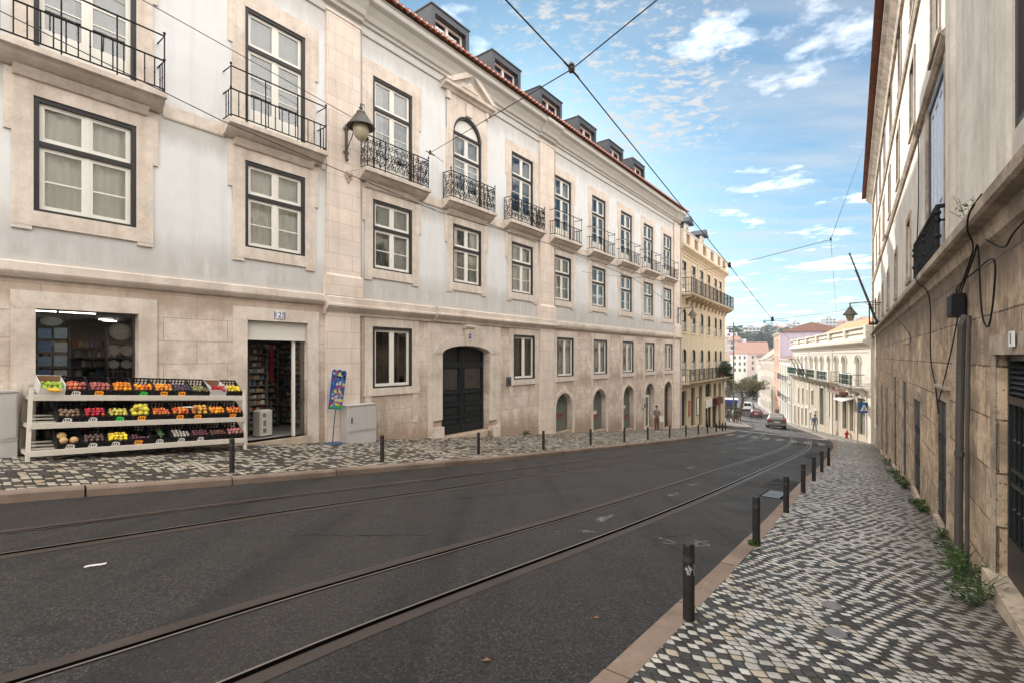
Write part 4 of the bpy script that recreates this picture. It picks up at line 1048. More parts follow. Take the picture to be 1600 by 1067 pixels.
# sign stand with a board of colourful pictures (generic blobs)
SG=empty('sign_stand',LW(8.02,.42,zpave(8.0,.45)),RZL,'thin blue sign stand with a tilted board of colourful pictures, leaning by the cabinet','sign stand')
mb=MB(); mb.lathe([(0,0),(.28,0),(.28,.02),(.06,.045),(0,.05)],n=18); mb.build('base',M('blue painted steel',(.03,.06,.14),.45,.2,5,40,.05),SG)
mb=MB(); mb.tube([(0,0,.03),(.11,0,1.1)],.014,8); mb.build('pole',M('blue painted steel',(.03,.06,.14),.45,.2,5,40,.05),SG)
mb=MB(); 
def bd(u,v): # board coordinates, tilted
    c,s_=math.cos(R(8)),math.sin(R(8)); return (.15+u*c+v*s_, 1.55-u*s_*.9+v*c)
mb.extr([bd(-.22,-.58),bd(.22,-.58),bd(.23,.5),bd(.17,.56),bd(.1,.53),bd(0,.57),bd(-.1,.53),bd(-.19,.56),bd(-.24,.5)],-.03,-.015)
brd=mb.build('board',M('printed blue board',(.04,.10,.34),.35,.5,6,30,0),SG)
rb=random.Random(9)
bc=[(.55,.42,.3),(.45,.03,.06),(.02,.25,.35),(.6,.35,.05),(.25,.06,.3),(.5,.5,.5),(.02,.02,.03),(.05,.3,.08),(.6,.5,.1),(.03,.2,.5)]
for ci,cc in enumerate(bc):
    mb=MB()
    for k in range(9 if ci!=7 else 5):
        u=rb.uniform(-.18,.18); v=rb.uniform(-.5,.5)
        if cc[0]<.03 and cc[1]<.03: v=rb.uniform(.3,.5)
        if ci==7: v=-.52; u=-.18+.09*k
        n=rb.randint(5,9); mb.extr([bd(u+rb.uniform(.02,.06)*math.cos(6.28*q/n),v+rb.uniform(.03,.065)*math.sin(6.28*q/n)) for q in range(n)],-.033-ci*.0006-k*.0001,-.03)
    mb.build('picture',M('printed colour',cc,.4,.3,14,40,0),brd)
# bollards
def bollard_proto(sticker):
    e=empty('bollard'); mb=MB(); mb.lathe([(.05,-.15),(.048,0),(.046,.6),(.046,.63),(.04,.645),(0,.648)],n=14); mb.build('post',m_boll,e,smooth=False)
    mb=MB(); mb.lathe([(.0475,.50),(.0475,.545)],n=14); mb.build('band',M('worn grey band',(.05,.048,.045),.5,.4,8,40,0),e)
    return e
bl=bollard_proto(0)
BL=[(1.9+.1-1.9+4.08,3.12),(7.47,3.36),(10.85,3.45),(13.99,3.63),(17.35,3.62),(20.52,3.6),(23.15,3.62),(26.46,3.52),(28.9,3.6),(31.56,3.5),(34.2,3.3),(36.9,3.15),(39.3,2.95),(41.6,2.6),(43.2,1.75)]
ol=['in front of the right end of the fruit stand','before the grey cabinet wall left of the gate','in front of the dark gate','left of the first arched door','in front of the first arched door','in front of the second arched door','between the second and third arched doors','in front of the third arched door','just left of the standing man','just right of the standing man','in front of the brown arched door','at the left corner of the yellow building','before the second shop of the yellow building','near the street corner, second from the corner','at the street corner before the plaza']
for i,(s,w) in enumerate(BL):
    x,y=XY(s,w); o=bl if i==0 else copy_tree(bl); o.location=(x,y,zpave(s,w)); tag(o,'dark bollard on the left kerb '+ol[i],'bollard','bollards on the left kerb')
BR=[(4.19,11.66),(7.19,11.59),(9.92,11.54),(12.75,11.46),(15.19,11.41),(17.77,11.35),(20.23,11.32)]
orr=['nearest the camera, with a white graffiti patch','second from the camera, with a weed at its foot','third from the camera, beside the drain grate','fourth from the camera, with a pale band','fifth from the camera','sixth from the camera, second to last','farthest from the camera']
for i,(s,w) in enumerate(BR):
    x,y=XY(s,w); o=copy_tree(bl); o.location=(x,y,-drop(s)); tag(o,'dark bollard on the right kerb '+orr[i],'bollard','bollards on the right kerb')
    if i==0:
        m_graf=M('white graffiti paint',(.42,.42,.46),.6,.5,40,80,0)
        mb=MB(); rr=.0487
        for k in range(26):
            a=rb.uniform(-2.6,-.6); z=.44+rb.uniform(-.055,.055)*math.sqrt(max(0,1-((a+1.6)/1.1)**2)); a2=a+rb.uniform(.12,.3); z2=z+rb.uniform(-.02,.02); hh=rb.uniform(.005,.011)
            f=lambda a,z:(rr*math.cos(a),rr*math.sin(a),z)
            mb.quad(f(a,z-hh),f(a2,z2-hh),f(a2,z2+hh),f(a,z+hh))
        mb.build('graffiti',m_graf,o)

# ------------------------------------------------------------------ yellow corner building
YX,YY=XY(38.36,.0); DY=(.567,.824); RZY=math.atan2(DY[1],DY[0])
YB=empty('corner_building',(YX,YY,0),RZY,'narrow yellow plastered corner building with iron balconies and a pierced white parapet','building')
m_yel=M('ochre yellow plaster',(.50,.42,.30),.85,.1,.8,28,.12,streak=.35,dirt=(.35,.24,.13),blotch=.12)
m_ytrim=M('pale yellow stone',(.56,.46,.33),.8,.1,1.5,28,.15,streak=.35,dirt=(.3,.22,.14),blotch=.2)
YC=[1.35,4.2,6.95,9.6,12.4,14.6]
YE=16.7; hwy=.62
mb=MB(); H=[(c-hwy,c+hwy,4.95,7.6) for c in YC]+[(c-hwy,c+hwy,2.0,3.8,1) for c in YC]+[(c-hwy,c+hwy,-2.05,.62,1) for c in YC]
GSH=[(.5,2.1,-2.75),(3.5,4.75,-2.6),(6.1,7.2,-2.6)]
def zY(u): x=YX+u*DY[0]; y=YY+u*DY[1]; return -drop(SW(x,y)[0])
H+= [(a,b,zY(a)+.0,t) for a,b,t in GSH]+[(8.4,10.7,-3.75,-2.5,1),(11.65,12.9,-4.0,-2.6,1),(13.8,15.0,-4.2,-2.6,1),(8.4,10.6,-7.1,-4.75),(11.2,12.9,-7.3,-4.75),(13.8,14.95,-7.4,-4.75)]
mb.wall(0,YE,-12,8.5,H,0,.25)
for c in YC: mb.spandrel(c,hwy,3.4,3.8,0,.25); mb.spandrel(c,hwy,.2,.62,0,.25)
mb.spandrel(9.55,1.15,-2.8,-2.5,0,.25); mb.spandrel(12.275,.625,-2.95,-2.6,0,.25); mb.spandrel(14.4,.6,-2.95,-2.6,0,.25)
mb.box(0,YE,5,9,-12,8.4)
mb.quad((YE,0,-12),(YE,9,-12),(YE,9,8.5),(YE,0,8.5)); mb.quad((0,0,-12),(0,0,8.5),(0,9,8.5),(0,9,-12)); mb.quad((0,0.26,8.45),(YE,.26,8.45),(YE,5,8.45),(0,5,8.45))
mb.build('wall',m_yel,YB)
mb=MB()
mb.prism([(.02,8.2),(-.06,8.22),(-.1,8.34),(-.3,8.52),(-.42,8.62),(-.42,8.78),(.3,8.8)],0,YE+.1)
mb.prism([(.02,7.95),(-.05,7.97),(-.05,8.06),(.02,8.07)],0,YE)
mb.prism([(.02,-2.45),(-.1,-2.43),(-.16,-2.33),(-.2,-2.2),(.02,-2.18)],.0,YE)
mb.prism([(.02,4.35),(-.04,4.37),(-.04,4.5),(.02,4.52)],0,YE)
for a in (0.02,YE-.5): mb.box(a,a+.45,-.06,.02,-12,8.18)
for a in (5.55,11.0): mb.box(a,a+.4,-.05,.02,4.6,8.18)
mb.build('cornice',m_ytrim,YB)
# parapet with pierced panels
mb=MB(); PZ0,PZ1=8.80,9.84
edges=[0]
pan=[(.9,2.0),(3.3,4.6),(6.1,7.4),(9.0,10.3),(11.9,13.1),(14.2,15.5)]
xs=[.0]+[v for p in pan for v in p]+[YE]
for a,b in zip(xs[::2],xs[1::2]): mb.box(a,b,-.32,-.08,PZ0,PZ1)
for a,b in pan: mb.box(a,b,-.3,-.1,PZ0,PZ0+.12); mb.box(a,b,-.3,-.1,PZ1-.12,PZ1)
mb.box(-.02,YE+.03,-.36,-.05,PZ1,PZ1+.09); mb.build('parapet',M('white parapet plaster',(.60,.54,.46),.8,.1,1.5,28,.1,streak=.4,dirt=(.3,.24,.18)),YB)
m_terra=M('ochre terracotta lattice',(.36,.22,.10),.8,.2,3,30,.1)
for a,b in pan:
    mb=MB(); n=4
    for k in range(1,n*2): x=a+(b-a)*k/(n*2); mb.box(x-.025,x+.025,-.24,-.16,PZ0+.12,PZ1-.12)
    for k in range(1,6): z=PZ0+.12+(PZ1-PZ0-.24)*k/6; mb.box(a,b,-.235,-.165,z-.022,z+.022)
    mb.box(a,b,-.12,-.1,PZ0+.12,PZ1-.12)
    mb.build('lattice_panel',m_terra,YB)
def ywin(name,hw,h,archd,bars,pan_,mat):
    mb=MB(); f=.07
    mb.box(-hw,-hw+f,.02,.12,0,h-archd); mb.box(hw-f,hw,.02,.12,0,h-archd); mb.box(-hw+f,hw-f,.02,.12,0,.06)
    if archd: mb.archring(0,hw-f,h-archd,h-f,f,.02,.12,10)
    else: mb.box(-hw+f,hw-f,.02,.12,h-f,h)
    mb.box(-hw+f,hw-f,.03,.12,h-archd-.62,h-archd-.55)
    w=mb.build(name,m_frame,YB)
    mb=MB(); a=hw-f
    for s_ in (-1,1):
        mb.box(s_*.0,s_*.05,.05,.1,.06,h-archd-.62); mb.box(s_*(a-.06),s_*a,.05,.1,.06,h-archd-.62)
    mb.box(-.03,.03,.05,.1,h-archd-.55,h-f)
    for q in bars: mb.box(-a+.06,a-.06,.06,.095,q-.015,q+.015)
    if pan_: mb.box(-a+.06,a-.06,.06,.09,.06,pan_)
    mb.build('sash',m_white,w)
    mb=MB(); mb.quad((-a,.08,.05),(a,.08,.05),(a,.08,h-.02),(-a,.08,h-.02)); mb.build('pane',m_glass,w)
    curtain(w,hw,.0,h,mat,'curtain',len(name),1.,.2)
    mb=MB(); o=-.03
    mb.box(-hw-.18,-hw,o,.02,-.05,h-archd); mb.box(hw,hw+.18,o,.02,-.05,h-archd)
    if archd: mb.archring(0,hw,h-archd,h,.18,o,.02,10)
    else: mb.box(-hw-.18,hw+.18,o-.002,.02,h,h+.25)
    mb.box(-hw-.2,hw+.2,o-.03,.02,-.18,-.05); mb.build('surround',m_ytrim,w)
    return w
for nm,z,h,ar,bars,pn,mt in (('french_window',4.95,2.65,0,[.9,1.5],.5,m_curt),('arched_window',2.0,1.8,.4,[.7],0,m_curt),('arched_french_window',-2.05,2.67,.42,[.9,1.4],.5,m_curt)):
    w=ywin(nm,hwy,h,ar,bars,pn,mt)
    for i,c in enumerate(YC):
        o=w if i==0 else copy_tree(w); o.location=(c,0,z)
def bar_balcony(parent,x0,x1,z,o,ht,n,brackets=0,slabm=None,railm=None,t=.16):
    mb=MB(); mb.prism([(0,-t),(-o+.1,-t),(-o,-t+.06),(-o-.04,-.02),(-o-.04,0),(0,.0)],x0,x1)
    for k in range(brackets):
        x=x0+.3+(x1-x0-.6)*k/(brackets-1); mb.prism([(0,-t),(-o+.15,-t),(-o+.15,-t-.14),(-.25,-t-.3),(-.12,-t-.62),(0,-t-.62)],x-.1,x+.1)
    b=mb.build('balcony',slabm or m_ytrim,parent)
    mb=MB(); P=[(x0+.05,0),(x0+.05,-o+.03),(x1-.05,-o+.03),(x1-.05,0)]
    for zz,r in ((.08,.018),(ht*.55,.012),(ht,.024)): mb.tube([(p[0],p[1],z_ if False else zz) for p in P],r,5)
    for k in range(n+1):
        x=P[1][0]+(P[2][0]-P[1][0])*k/n; big=k%6==0
        mb.tube([(x,-o+.03,0),(x,-o+.03,ht+(.04 if big else 0))],.030 if big else .016,4)
    for x in (P[0][0],P[3][0]):
        for k in range(1,4): mb.tube([(x,-o*k/4,0),(x,-o*k/4,ht)],.012,4)
    mb.build('railing',railm or m_iron,b)
    b.location=(0,0,z); return b
bar_balcony(YB,.3,YE+.3,4.95,.85,1.18,66,12)
bar_balcony(YB,.3,YE+.2,-2.02,.75,1.0,66,0)
# shop fronts
mb=MB()
for a,b,t in GSH: mb.box(a,b,.2,.24,zY(b)-.1,t)
shopd=mb.build('shop_door',m_dark,YB)
mb=MB(); mb.quad((8.4,.15,-7.1),(10.6,.15,-7.1),(10.6,.15,-4.75),(8.4,.15,-4.75)); mb.quad((11.2,.15,-7.3),(12.9,.15,-7.3),(12.9,.15,-4.75),(11.2,.15,-4.75)); mb.build('shop_window',m_glass,YB)
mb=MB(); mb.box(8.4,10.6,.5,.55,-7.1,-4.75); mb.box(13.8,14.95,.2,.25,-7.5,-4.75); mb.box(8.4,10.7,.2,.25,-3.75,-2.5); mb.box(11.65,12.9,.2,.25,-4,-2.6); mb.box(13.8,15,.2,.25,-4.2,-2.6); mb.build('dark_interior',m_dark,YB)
mb=MB(); mb.box(11.2,12.9,.5,.55,-7.3,-4.75); mb.build('pale_display',m_curt,YB)  # plain pale sheet behind the shop glass
mb=MB()
for a,b,z0,z1 in ((8.4,10.6,-7.1,-4.75),(11.2,12.9,-7.3,-4.75)):
    for u,v in ((a,a+.06),(b-.06,b),((a+b)/2-.03,(a+b)/2+.03)): mb.box(u,v,.1,.16,z0,z1)
    mb.box(a,b,.1,.161,z1-.06,z1)
mb.build('shop_frame',m_frame,YB)
mb=MB(); mb.box(8.3,10.8,-.08,.02,-4.7,-4.0); mb.build('fascia',m_shut,YB)
mb=MB(); mb.box(11.1,13.7,-.45,.02,-4.6,-4.0); mb.build('awning',M('dark red awning',(.09,.025,.02),.8,.2,4,40,.05),YB)
for (a,z0,z1,mt,lb) in ((2.6,-4.9,-3.6,M('red poster',(.40,.12,.09),.7,.2,8,40,0),'red poster board on the yellow building beside the first dark shop door'),(5.2,-5.1,-3.5,m_frame,'narrow dark framed menu board on the yellow building between two shop doors')):
    mb=MB(); mb.box(a,a+.55,-.05,.0,z0,z1); o=mb.build('poster_board',mt); o.location=(YX,YY,0); o.rotation_euler=(0,0,RZY); tag(o,lb,'poster board')
    mb=MB(); mb.box(a+.06,a+.49,-.056,-.05,z0+.08,z1-.08); mb.build('poster',m_curt if mt is m_frame else mt,o)
# balcony plants
def leafmesh(rnd,n,c,rad,size,flat=.6,up=.3):
    mb=MB()
    for k in range(n):
        while True:
            p=Vector((rnd.uniform(-1,1),rnd.uniform(-1,1),rnd.uniform(-1,1)))
            if p.length<=1: break
        p=Vector((c[0]+p.x*rad[0],c[1]+p.y*rad[1],c[2]+p.z*rad[2])); s_=size*rnd.uniform(.6,1.3)
        q=Matrix.Rotation(rnd.uniform(0,6.28),3,'Z')@Matrix.Rotation(rnd.uniform(-1.2,1.2),3,'X')
        a=q@Vector((s_,0,0)); b=q@Vector((0,s_*flat,0)); d=q@Vector((0,0,s_*.2))
        mb.add([p-a,p-b*.9+d,p+a,p+b*.9+d],[(0,1,2),(0,2,3)])
    return mb
def leafmat(name,c,var=.5):
    m,g,b=start(name); ob=g('ShaderNodeTexCoord').outputs['Object']
    n=g('ShaderNodeTexNoise',ins={'Vector':ob,'Scale':4.,'Detail':5.}).outputs['Fac']
    base=mix(g,ramp(g,n,[(.3,0.),(.7,1.)]),tuple(x*(1-var) for x in c),tuple(x*(1+var) for x in c)); g.l.new(base,b.inputs['Base Color'])
    b.inputs['Roughness'].default_value=.55; b.inputs['Subsurface Weight'].default_value=0
    tr=g('ShaderNodeBsdfTranslucent'); g.l.new(base,tr.inputs[0]); mx=g('ShaderNodeMixShader',ins={0:.3,1:b.outputs[0],2:tr.outputs[0]})
    out=[n for n in g.n if n.type=='OUTPUT_MATERIAL'][0]; g.l.new(mx.outputs[0],out.inputs[0]); return m
m_leafd=leafmat('dark balcony leaves',(.030,.055,.018)); m_weed=leafmat('bright weed leaves',(.05,.10,.02),.65); m_tree=leafmat('yellow green tree leaves',(.13,.125,.05),.5); m_hill=leafmat('far dark trees',(.035,.055,.035),.4)
m_bark=M('bark',(.09,.07,.055),.9,.3,5,30,.4)
P=empty('balcony_plants',(YX+14.6*DY[0]+.3,YY+14.6*DY[1]-.35,-1.9),RZY,'bushy green potted plants crowding the end of the lower yellow balcony','plants')
leafmesh(random.Random(2),420,(-.2,-.1,.75),(1.5,.55,.75),.14).build('foliage',m_leafd,P); leafmesh(random.Random(4),160,(1.3,-.2,-.1),(.7,.4,.35),.13).build('foliage',m_leafd,P)
mb=MB()
for x in (-1.2,-.3,.6,1.4): mb.lathe([(.14,.0),(.19,.3),(.17,.3),(0,.27)],(x,0,.0),10)
mb.build('pot',m_tile,P)
# mansard dormers of the yellow building
for i,(x,lb) in enumerate(((4.9,'left'),(10.3,'right'))):
    d=empty('roof_dormer',(0,0,0)); d.parent=YB; d.location=(x,.7,9.75)
    mb=MB(); mb.box(-.7,.7,.1,4,-1.8,1.75); mb.build('body',m_zinc,d)
    mb=MB(); mb.extr([(-.98,1.72),(.98,1.72),(0,2.35)],-.35,4.2); mb.build('roof',m_zinc,d)
    mb=MB(); mb.box(-.7,-.45,0,.1,.0,1.7); mb.box(.45,.7,0,.1,0,1.7); mb.box(-.45,.45,0,.1,1.4,1.7); mb.box(-.03,.03,.03,.1,0,1.4); mb.box(-.45,.45,.03,.1,.68,.74); w=mb.build('window',m_white,d)
    mb=MB(); mb.quad((-.45,.09,0),(.45,.09,0),(.45,.09,1.4),(-.45,.09,1.4)); mb.build('pane',m_glassblue,d)
mb=MB(); mb.add([(0,.3,8.5),(YE,.3,8.5),(YE,4,11.0),(0,4,11.0)],[(0,1,2,3)]); mb.build('roof',m_zinc,YB)
mb=MB(); mb.tube([(.1,-.09,8.2),(.1,-.09,zY(0)-.1)],.06,8); mb.build('downpipe',m_cab,YB)

# ------------------------------------------------------------------ right building (x runs back towards the camera: x = -s)
vr=(530/math.hypot(530,770),770/math.hypot(530,770)); RBO=(1.25*vr[1],-1.25*vr[0]); RZR=math.atan2(-vr[1],-vr[0])
RB=empty('old_stone_building',(RBO[0],RBO[1],0),RZR,'tall weathered building on the right with brown stone base, plaster upper floors and tiled eaves','building')
def RW(s,o,z): return (RBO[0]+s*vr[0]-o*vr[1], RBO[1]+s*vr[1]+o*vr[0], z)
def zR(s): x,y,_=RW(s,.1,0); return -drop(SW(x,y)[0])
m_rstone=M('brown stained sandstone',(.57,.435,.31),.85,.3,1.6,14,.7,streak=.45,dirt=(.12,.085,.06),blotch=.85,ashlar=(.95,.56,(.11,.085,.07),.1,.34,.013),worn=1.,grime=[(1.3,1.1,.8,0),(-2.5,.9,.6,-.0975)])
m_rplast=M('stained cream plaster',(.68,.63,.565),.9,.1,.8,22,.2,streak=.55,dirt=(.27,.215,.17),blotch=.4,worn=.18)
m_rtrim=M('stained stone trim',(.44,.355,.27),.85,.2,1.5,20,.3,streak=.7,dirt=(.15,.11,.085),blotch=.7,worn=.9)
RDO=[(5.0,7.15,-2.28,.02),(10.25,11.35,-2.75,-.72),(13.8,15.2,-3.1,-.98),(17.15,18.25,-3.4,-.70),(20.65,21.9,-3.75,-.68),(25.5,26.9,-4.2,-1.32),(29.4,30.8,-4.6,-1.38),(35.0,37.2,-5.3,-2.5)]
UW1=[(16.0,16.95,2.0,3.5),(20.5,21.4,2.0,3.45),(24.7,25.8,1.97,3.4),(28.8,29.8,1.97,3.35),(33,34,1.97,3.3)]
UW2=[(c-.5,c+.5,5.55,7.2) for c in (11.6,15.6,20.1,24.4,28.6,32.5,36.4)]
UW3=[(c-.5,c+.5,8.35,10.1) for c in (11.5,15.5,19.4,23.6,27.9,32,36)]
FR=(10.35,12.5,1.6,4.78)
neg=lambda h:(-h[1],-h[0])+tuple(h[2:])
REND=41.5
mb=MB(); mb.wall(-REND,8,-9,1.41,[neg(h) for h in RDO],0,.34); mb.build('stone_base',m_rstone,RB)
mb=MB(); mb.wall(-REND,8,1.41,10.6,[neg(h) for h in UW1+UW2+UW3+[FR,(4.6,6.5,2.1,4.6)]],0,.2); mb.build('plaster_wall',m_rplast,RB)
mb=MB(); mb.box(-REND,8,4,12,-9,10.5); mb.quad((-REND,0,-9),(-REND,4,-9),(-REND,4,10.6),(-REND,0,10.6)); mb.quad((-REND,.21,10.6),(8,.21,10.6),(8,4,10.6),(-REND,4,10.6)); mb.build('rear_wall',m_rplast,RB)
mb=MB()
led=[(.02,1.20),(-.04,1.25),(-.06,1.41),(-.17,1.43),(-.20,1.46),(-.20,1.57),(-.18,1.60),(.02,1.63)]
mb.prism(led,-REND,8)
mb.prism([(.02,4.86),(-.05,4.88),(-.10,4.96),(-.10,5.02),(-.05,5.06),(.02,5.07)],-REND,-10.0)
mb.prism([(.02,7.75),(-.05,7.77),(-.08,7.83),(-.08,7.9),(.02,7.94)],-REND,-10.0)
mb.prism([(.02,10.1),(-.08,10.13),(-.12,10.3),(-.3,10.5),(-.42,10.6),(-.42,10.78),(.3,10.8)],-REND,8)
mb.box(-REND-.02,-REND+.8,-.1,.02,-8,10.1)
mb.build('string_course',m_rtrim,RB)
mb=MB(); mb.box(-10.0,-9.55,-.06,.01,1.64,10.09); mb.box(-6.9,-6.52,-.04,.01,1.64,4.9); mb.box(-6.9,-4.3,-.042,.01,4.62,4.95)
mb.build('wall_strip',m_rplast,RB)
RSUR=[]
for a,b,z0,z1 in UW1+UW2+UW3:
    mb=MB(); RSUR.append(mb); mb.box(-b-.14,-b,-.03,.01,z0,z1); mb.box(-a,-a+.14,-.03,.01,z0,z1); mb.box(-b-.16,-a+.16,-.032,.01,z1,z1+.16); mb.box(-b-.16,-a+.16,-.05,.01,z0-.1,z0)

mb=MB(); N=int((REND+8.3)/.24)*6; vs=[];fs=[]
for i in range(N+1):
    u=-REND-.2+i*.04; ph=(i%6)/6; h=.05*abs(math.sin(math.pi*ph))**.7
    vs+=[(u,-.66,10.84+h),(u,4.2,12.6+h),(u,-.66,10.80+h*.3),(u,-.2,10.82)]
for i in range(N): a=i*4;b=a+4; fs+=[(a,b,b+1,a+1),(a,a+2,b+2,b),(a+2,a+3,b+3,b+2)]
mb.add(vs,fs); mb.quad((-REND-.2,4.2,12.6),(8,4.2,12.6),(8,12,10.6),(-REND-.2,12,10.6)); mb.build('tile_roof',M('old brown red tile',(.22,.075,.045),.85,.4,4,40,.3,blotch=.5,dirt=(.09,.05,.035)),RB)
# upper windows
for j,(a,b,z0,z1) in enumerate(UW1+UW2+UW3):
    mb=MB(); x0,x1=-b,-a
    for u,v in ((x0,x0+.07),(x1-.07,x1)): mb.box(u,v,.06,.14,z0,z1)
    mb.box(x0+.07,x1-.07,.062,.14,z1-.08,z1); mb.box(x0+.07,x1-.07,.062,.14,z0,z0+.08); mb.box((x0+x1)/2-.04,(x0+x1)/2+.04,.06,.14,z0+.08,z1-.08)
    w=mb.build('window',m_frame,RB); RSUR[j].build('surround',m_rtrim,w)
    mb=MB(); mb.quad((x0,.1,z0),(x1,.1,z0),(x1,.1,z1),(x0,.1,z1)); mb.build('pane',m_glass,w)
    mb=MB(); mb.quad((x0,.19,z0),(x1,.19,z0),(x1,.19,z1),(x0,.19,z1)); mb.build('blind',m_blind if j%3 else m_dark,w)
# french window with pale shutters
a,b,z0,z1=FR; x0,x1=-b,-a; m_shutb=M('pale blue shutter',(.50,.54,.62),.45,.06,3,40,.05)
mb=MB()
for u,v in ((x0,x0+.1),(x1-.1,x1)): mb.box(u,v,-.01,.16,z0,z1)
mb.box(x0+.1,x1-.1,-.012,.16,z1-.12,z1); fw=mb.build('french_window',m_zinc,RB)
mb=MB()
for s0,s1 in ((x0+.1,x0+.55),(x0+.57,(x0+x1)/2-.01),((x0+x1)/2+.01,x1-.57),(x1-.55,x1-.1)):
    mb.box(s0,s0+.07,.02,.07,z0,z1-.12); mb.box(s1-.07,s1,.02,.07,z0,z1-.12); mb.box(s0+.07,s1-.07,.035,.06,z0,z1-.12)
    for q in (z0,z0+1.1,z1-.26): mb.box(s0+.07,s1-.07,.02,.07,q,q+.14)
mb.build('shutter',m_shutb,fw); mb=MB(); mb.box(-12.8,-12.5,-.04,.01,1.64,4.78); mb.box(-10.35,-10.2,-.04,.01,1.64,4.78); mb.build('surround',m_rtrim,fw)
mb=MB(); x0,x1=-13.55,-10.2; o=-.13; z0=1.64; zt=2.36
mb.tube([(x1,-.0,zt),(x1,o,zt),(x0,o,zt),(x0,0,zt)],.035,8); mb.tube([(x1,-.0,zt-.22),(x1,o,zt-.22),(x0,o,zt-.22),(x0,0,zt-.22)],.018,6); mb.tube([(x1,0,z0+.08),(x1,o,z0+.08),(x0,o,z0+.08),(x0,0,z0+.08)],.02,6)
for k in range(25):
    x=x0+(x1-x0)*k/24; big=k in (0,12,24); mb.tube([(x,o,z0),(x,o,zt)],.03 if big else .012,5)
    if big:
        for q in (z0+.25,z0+.5,zt-.1): mb.ball((x,o,q),.05,8,5)
    elif k%2: mb.ball((x,o,zt-.11),.035,6,4)
    if not big:
        mb.tube([(p[0],o,p[2]) for p in spiral((x,z0+.2),.06,1.2,k,1,9)],.007,4,False)
mb.build('railing',m_iron,fw)
# window at the right edge
a,b,z0,z1=(4.6,6.5,2.1,4.6); x0,x1=-b,-a
mb=MB(); mb.box(x0,x0+.1,.02,.15,z0,z1); mb.box(x1-.1,x1,.02,.15,z0,z1); mb.box(x0+.1,x1-.1,.022,.15,z1-.1,z1); mb.box(x0+.1,x1-.1,.022,.15,z0,z0+.1); w=mb.build('window',m_frame,RB)
mb=MB(); mb.quad((x0,.09,z0),(x1,.09,z0),(x1,.09,z1),(x0,.09,z1)); mb.build('pane',m_glass,w); mb=MB(); mb.quad((x0,.19,z0),(x1,.19,z0),(x1,.19,z1),(x0,.19,z1)); mb.build('blind',m_dark,w)
# ground openings
for j,(a,b,z0,z1) in enumerate(RDO):
    x0,x1=-b,-a
    zb=min(zR(b),zR(a))-.15
    if j==0:
        mb=MB(); mb.box(x0,x0+.06,.09,.2,zb,z1); mb.box(x1-.1,x1,.09,.2,zb,z1); mb.box(x0+.06,x1-.1,.09,.2,z0,z0+.42); mb.box(x0+.06,x1-.1,.08,.2,z1-.06,z1); mb.box(x0+.06,x1-.1,.085,.2,-.48,-.40)
        dr=mb.build('barred_door',m_gate,RB)
        mb=MB()
        for k in range(7):
            z=z1-.10-k*.052; mb.prism([(.09,z-.03),(.10,z-.035),(.16,z+.005),(.15,z+.012)],x0+.06,x1-.1)
        mb.build('louvre',m_zinc,dr)
        mb=MB()
        for k in range(12):
            x=x0+.15+(x1-x0-.3)*k/11; mb.tube([(x,.12,z0+.3),(x,.12,-.44)],.016,6)
            for q in (-.85,-1.55): mb.ball((x,.12,q),.026,6,4)
        for q in (-1.15,-1.30): mb.box(x0+.06,x1-.1,.1,.145,q-.02,q+.02)
        mb.build('bars',m_gate,dr)
        mb=MB(); mb.quad((x0,.22,zb),(x1,.22,zb),(x1,.22,z1),(x0,.22,z1)); mb.build('dark_panel',m_dark,dr)
        mb=MB(); mb.box(x0-.12,x1+.1,-.09,.34,zb-.3,z0+.008); mb.build('step',m_rtrim,dr)
    else:
        mb=MB(); mb.box(x0,x1,.012,.07,zb,z1); dr=mb.build('door',m_dark if j<3 else m_wood if j%2 else m_dark,RB)  # near-black leaves stand in for the shade of the dark openings
        mb=MB(); 
        for k in range(3): 
            zz=z0+.1+k*(z1-z0)/3; mb.box(x0+.1,(x0+x1)/2-.05,  .004,.012,zz,zz+(z1-z0)/3-.15); mb.box((x0+x1)/2+.05,x1-.1,  .004,.012,zz,zz+(z1-z0)/3-.15)
        mb.build('door_panels',m_gate,dr)
        mb=MB(); mb.box(x0-.05,x1+.05,-.06,.3,zb-.2,max(zR(a),zR(b))+.04); mb.build('step',m_rtrim,dr)
    mb=MB()
    mb.box(x0-.13,x0,-.022,.01,zb-.1,z1); mb.box(x1,x1+.13,-.022,.01,zb-.1,z1); mb.box(x0-.15,x1+.15,-.025,.01,z1,z1+.2)
    if j in (1,): mb.box(x0-.25,x1+.25,-.07,.01,z1+.205,z1+.25)
    mb.build('surround',m_rtrim,dr)
# wall clutter
JB=empty('junction_box',RW(8.85,.02,.68),RZR,'black cable junction box on the brown stone wall above the drainpipe','junction box')
mb=MB(); mb.cbox(-.22,.22,-.13,0,-.15,.15,.012); mb.build('case',m_iron,JB); mb=MB(); mb.box(-.2,.2,-.14,-.13,-.13,.13); mb.build('lid',m_iron,JB)
mb=MB(); mb.tube([RW(8.42,.05,.52),RW(8.42,.09,.40),RW(8.5,.09,-.2),RW(8.52,.1,-1.2),RW(8.6,.1,zR(8.6)-.05)],.045,10); mb.lathe([(.055,-.03),(.055,.03)],RW(8.5,.1,-1.25),10)
mb.tube([RW(8.22,.05,.5),RW(8.2,.07,-.9),RW(8.2,.07,zR(8.2)-.05)],.022,8); o=mb.build('drainpipe',M('grey iron pipe',(.075,.068,.062),.55,.25,4,40,.1)); tag(o,'grey drainpipe and thin conduit down the brown stone wall beside the barred door','drainpipe')
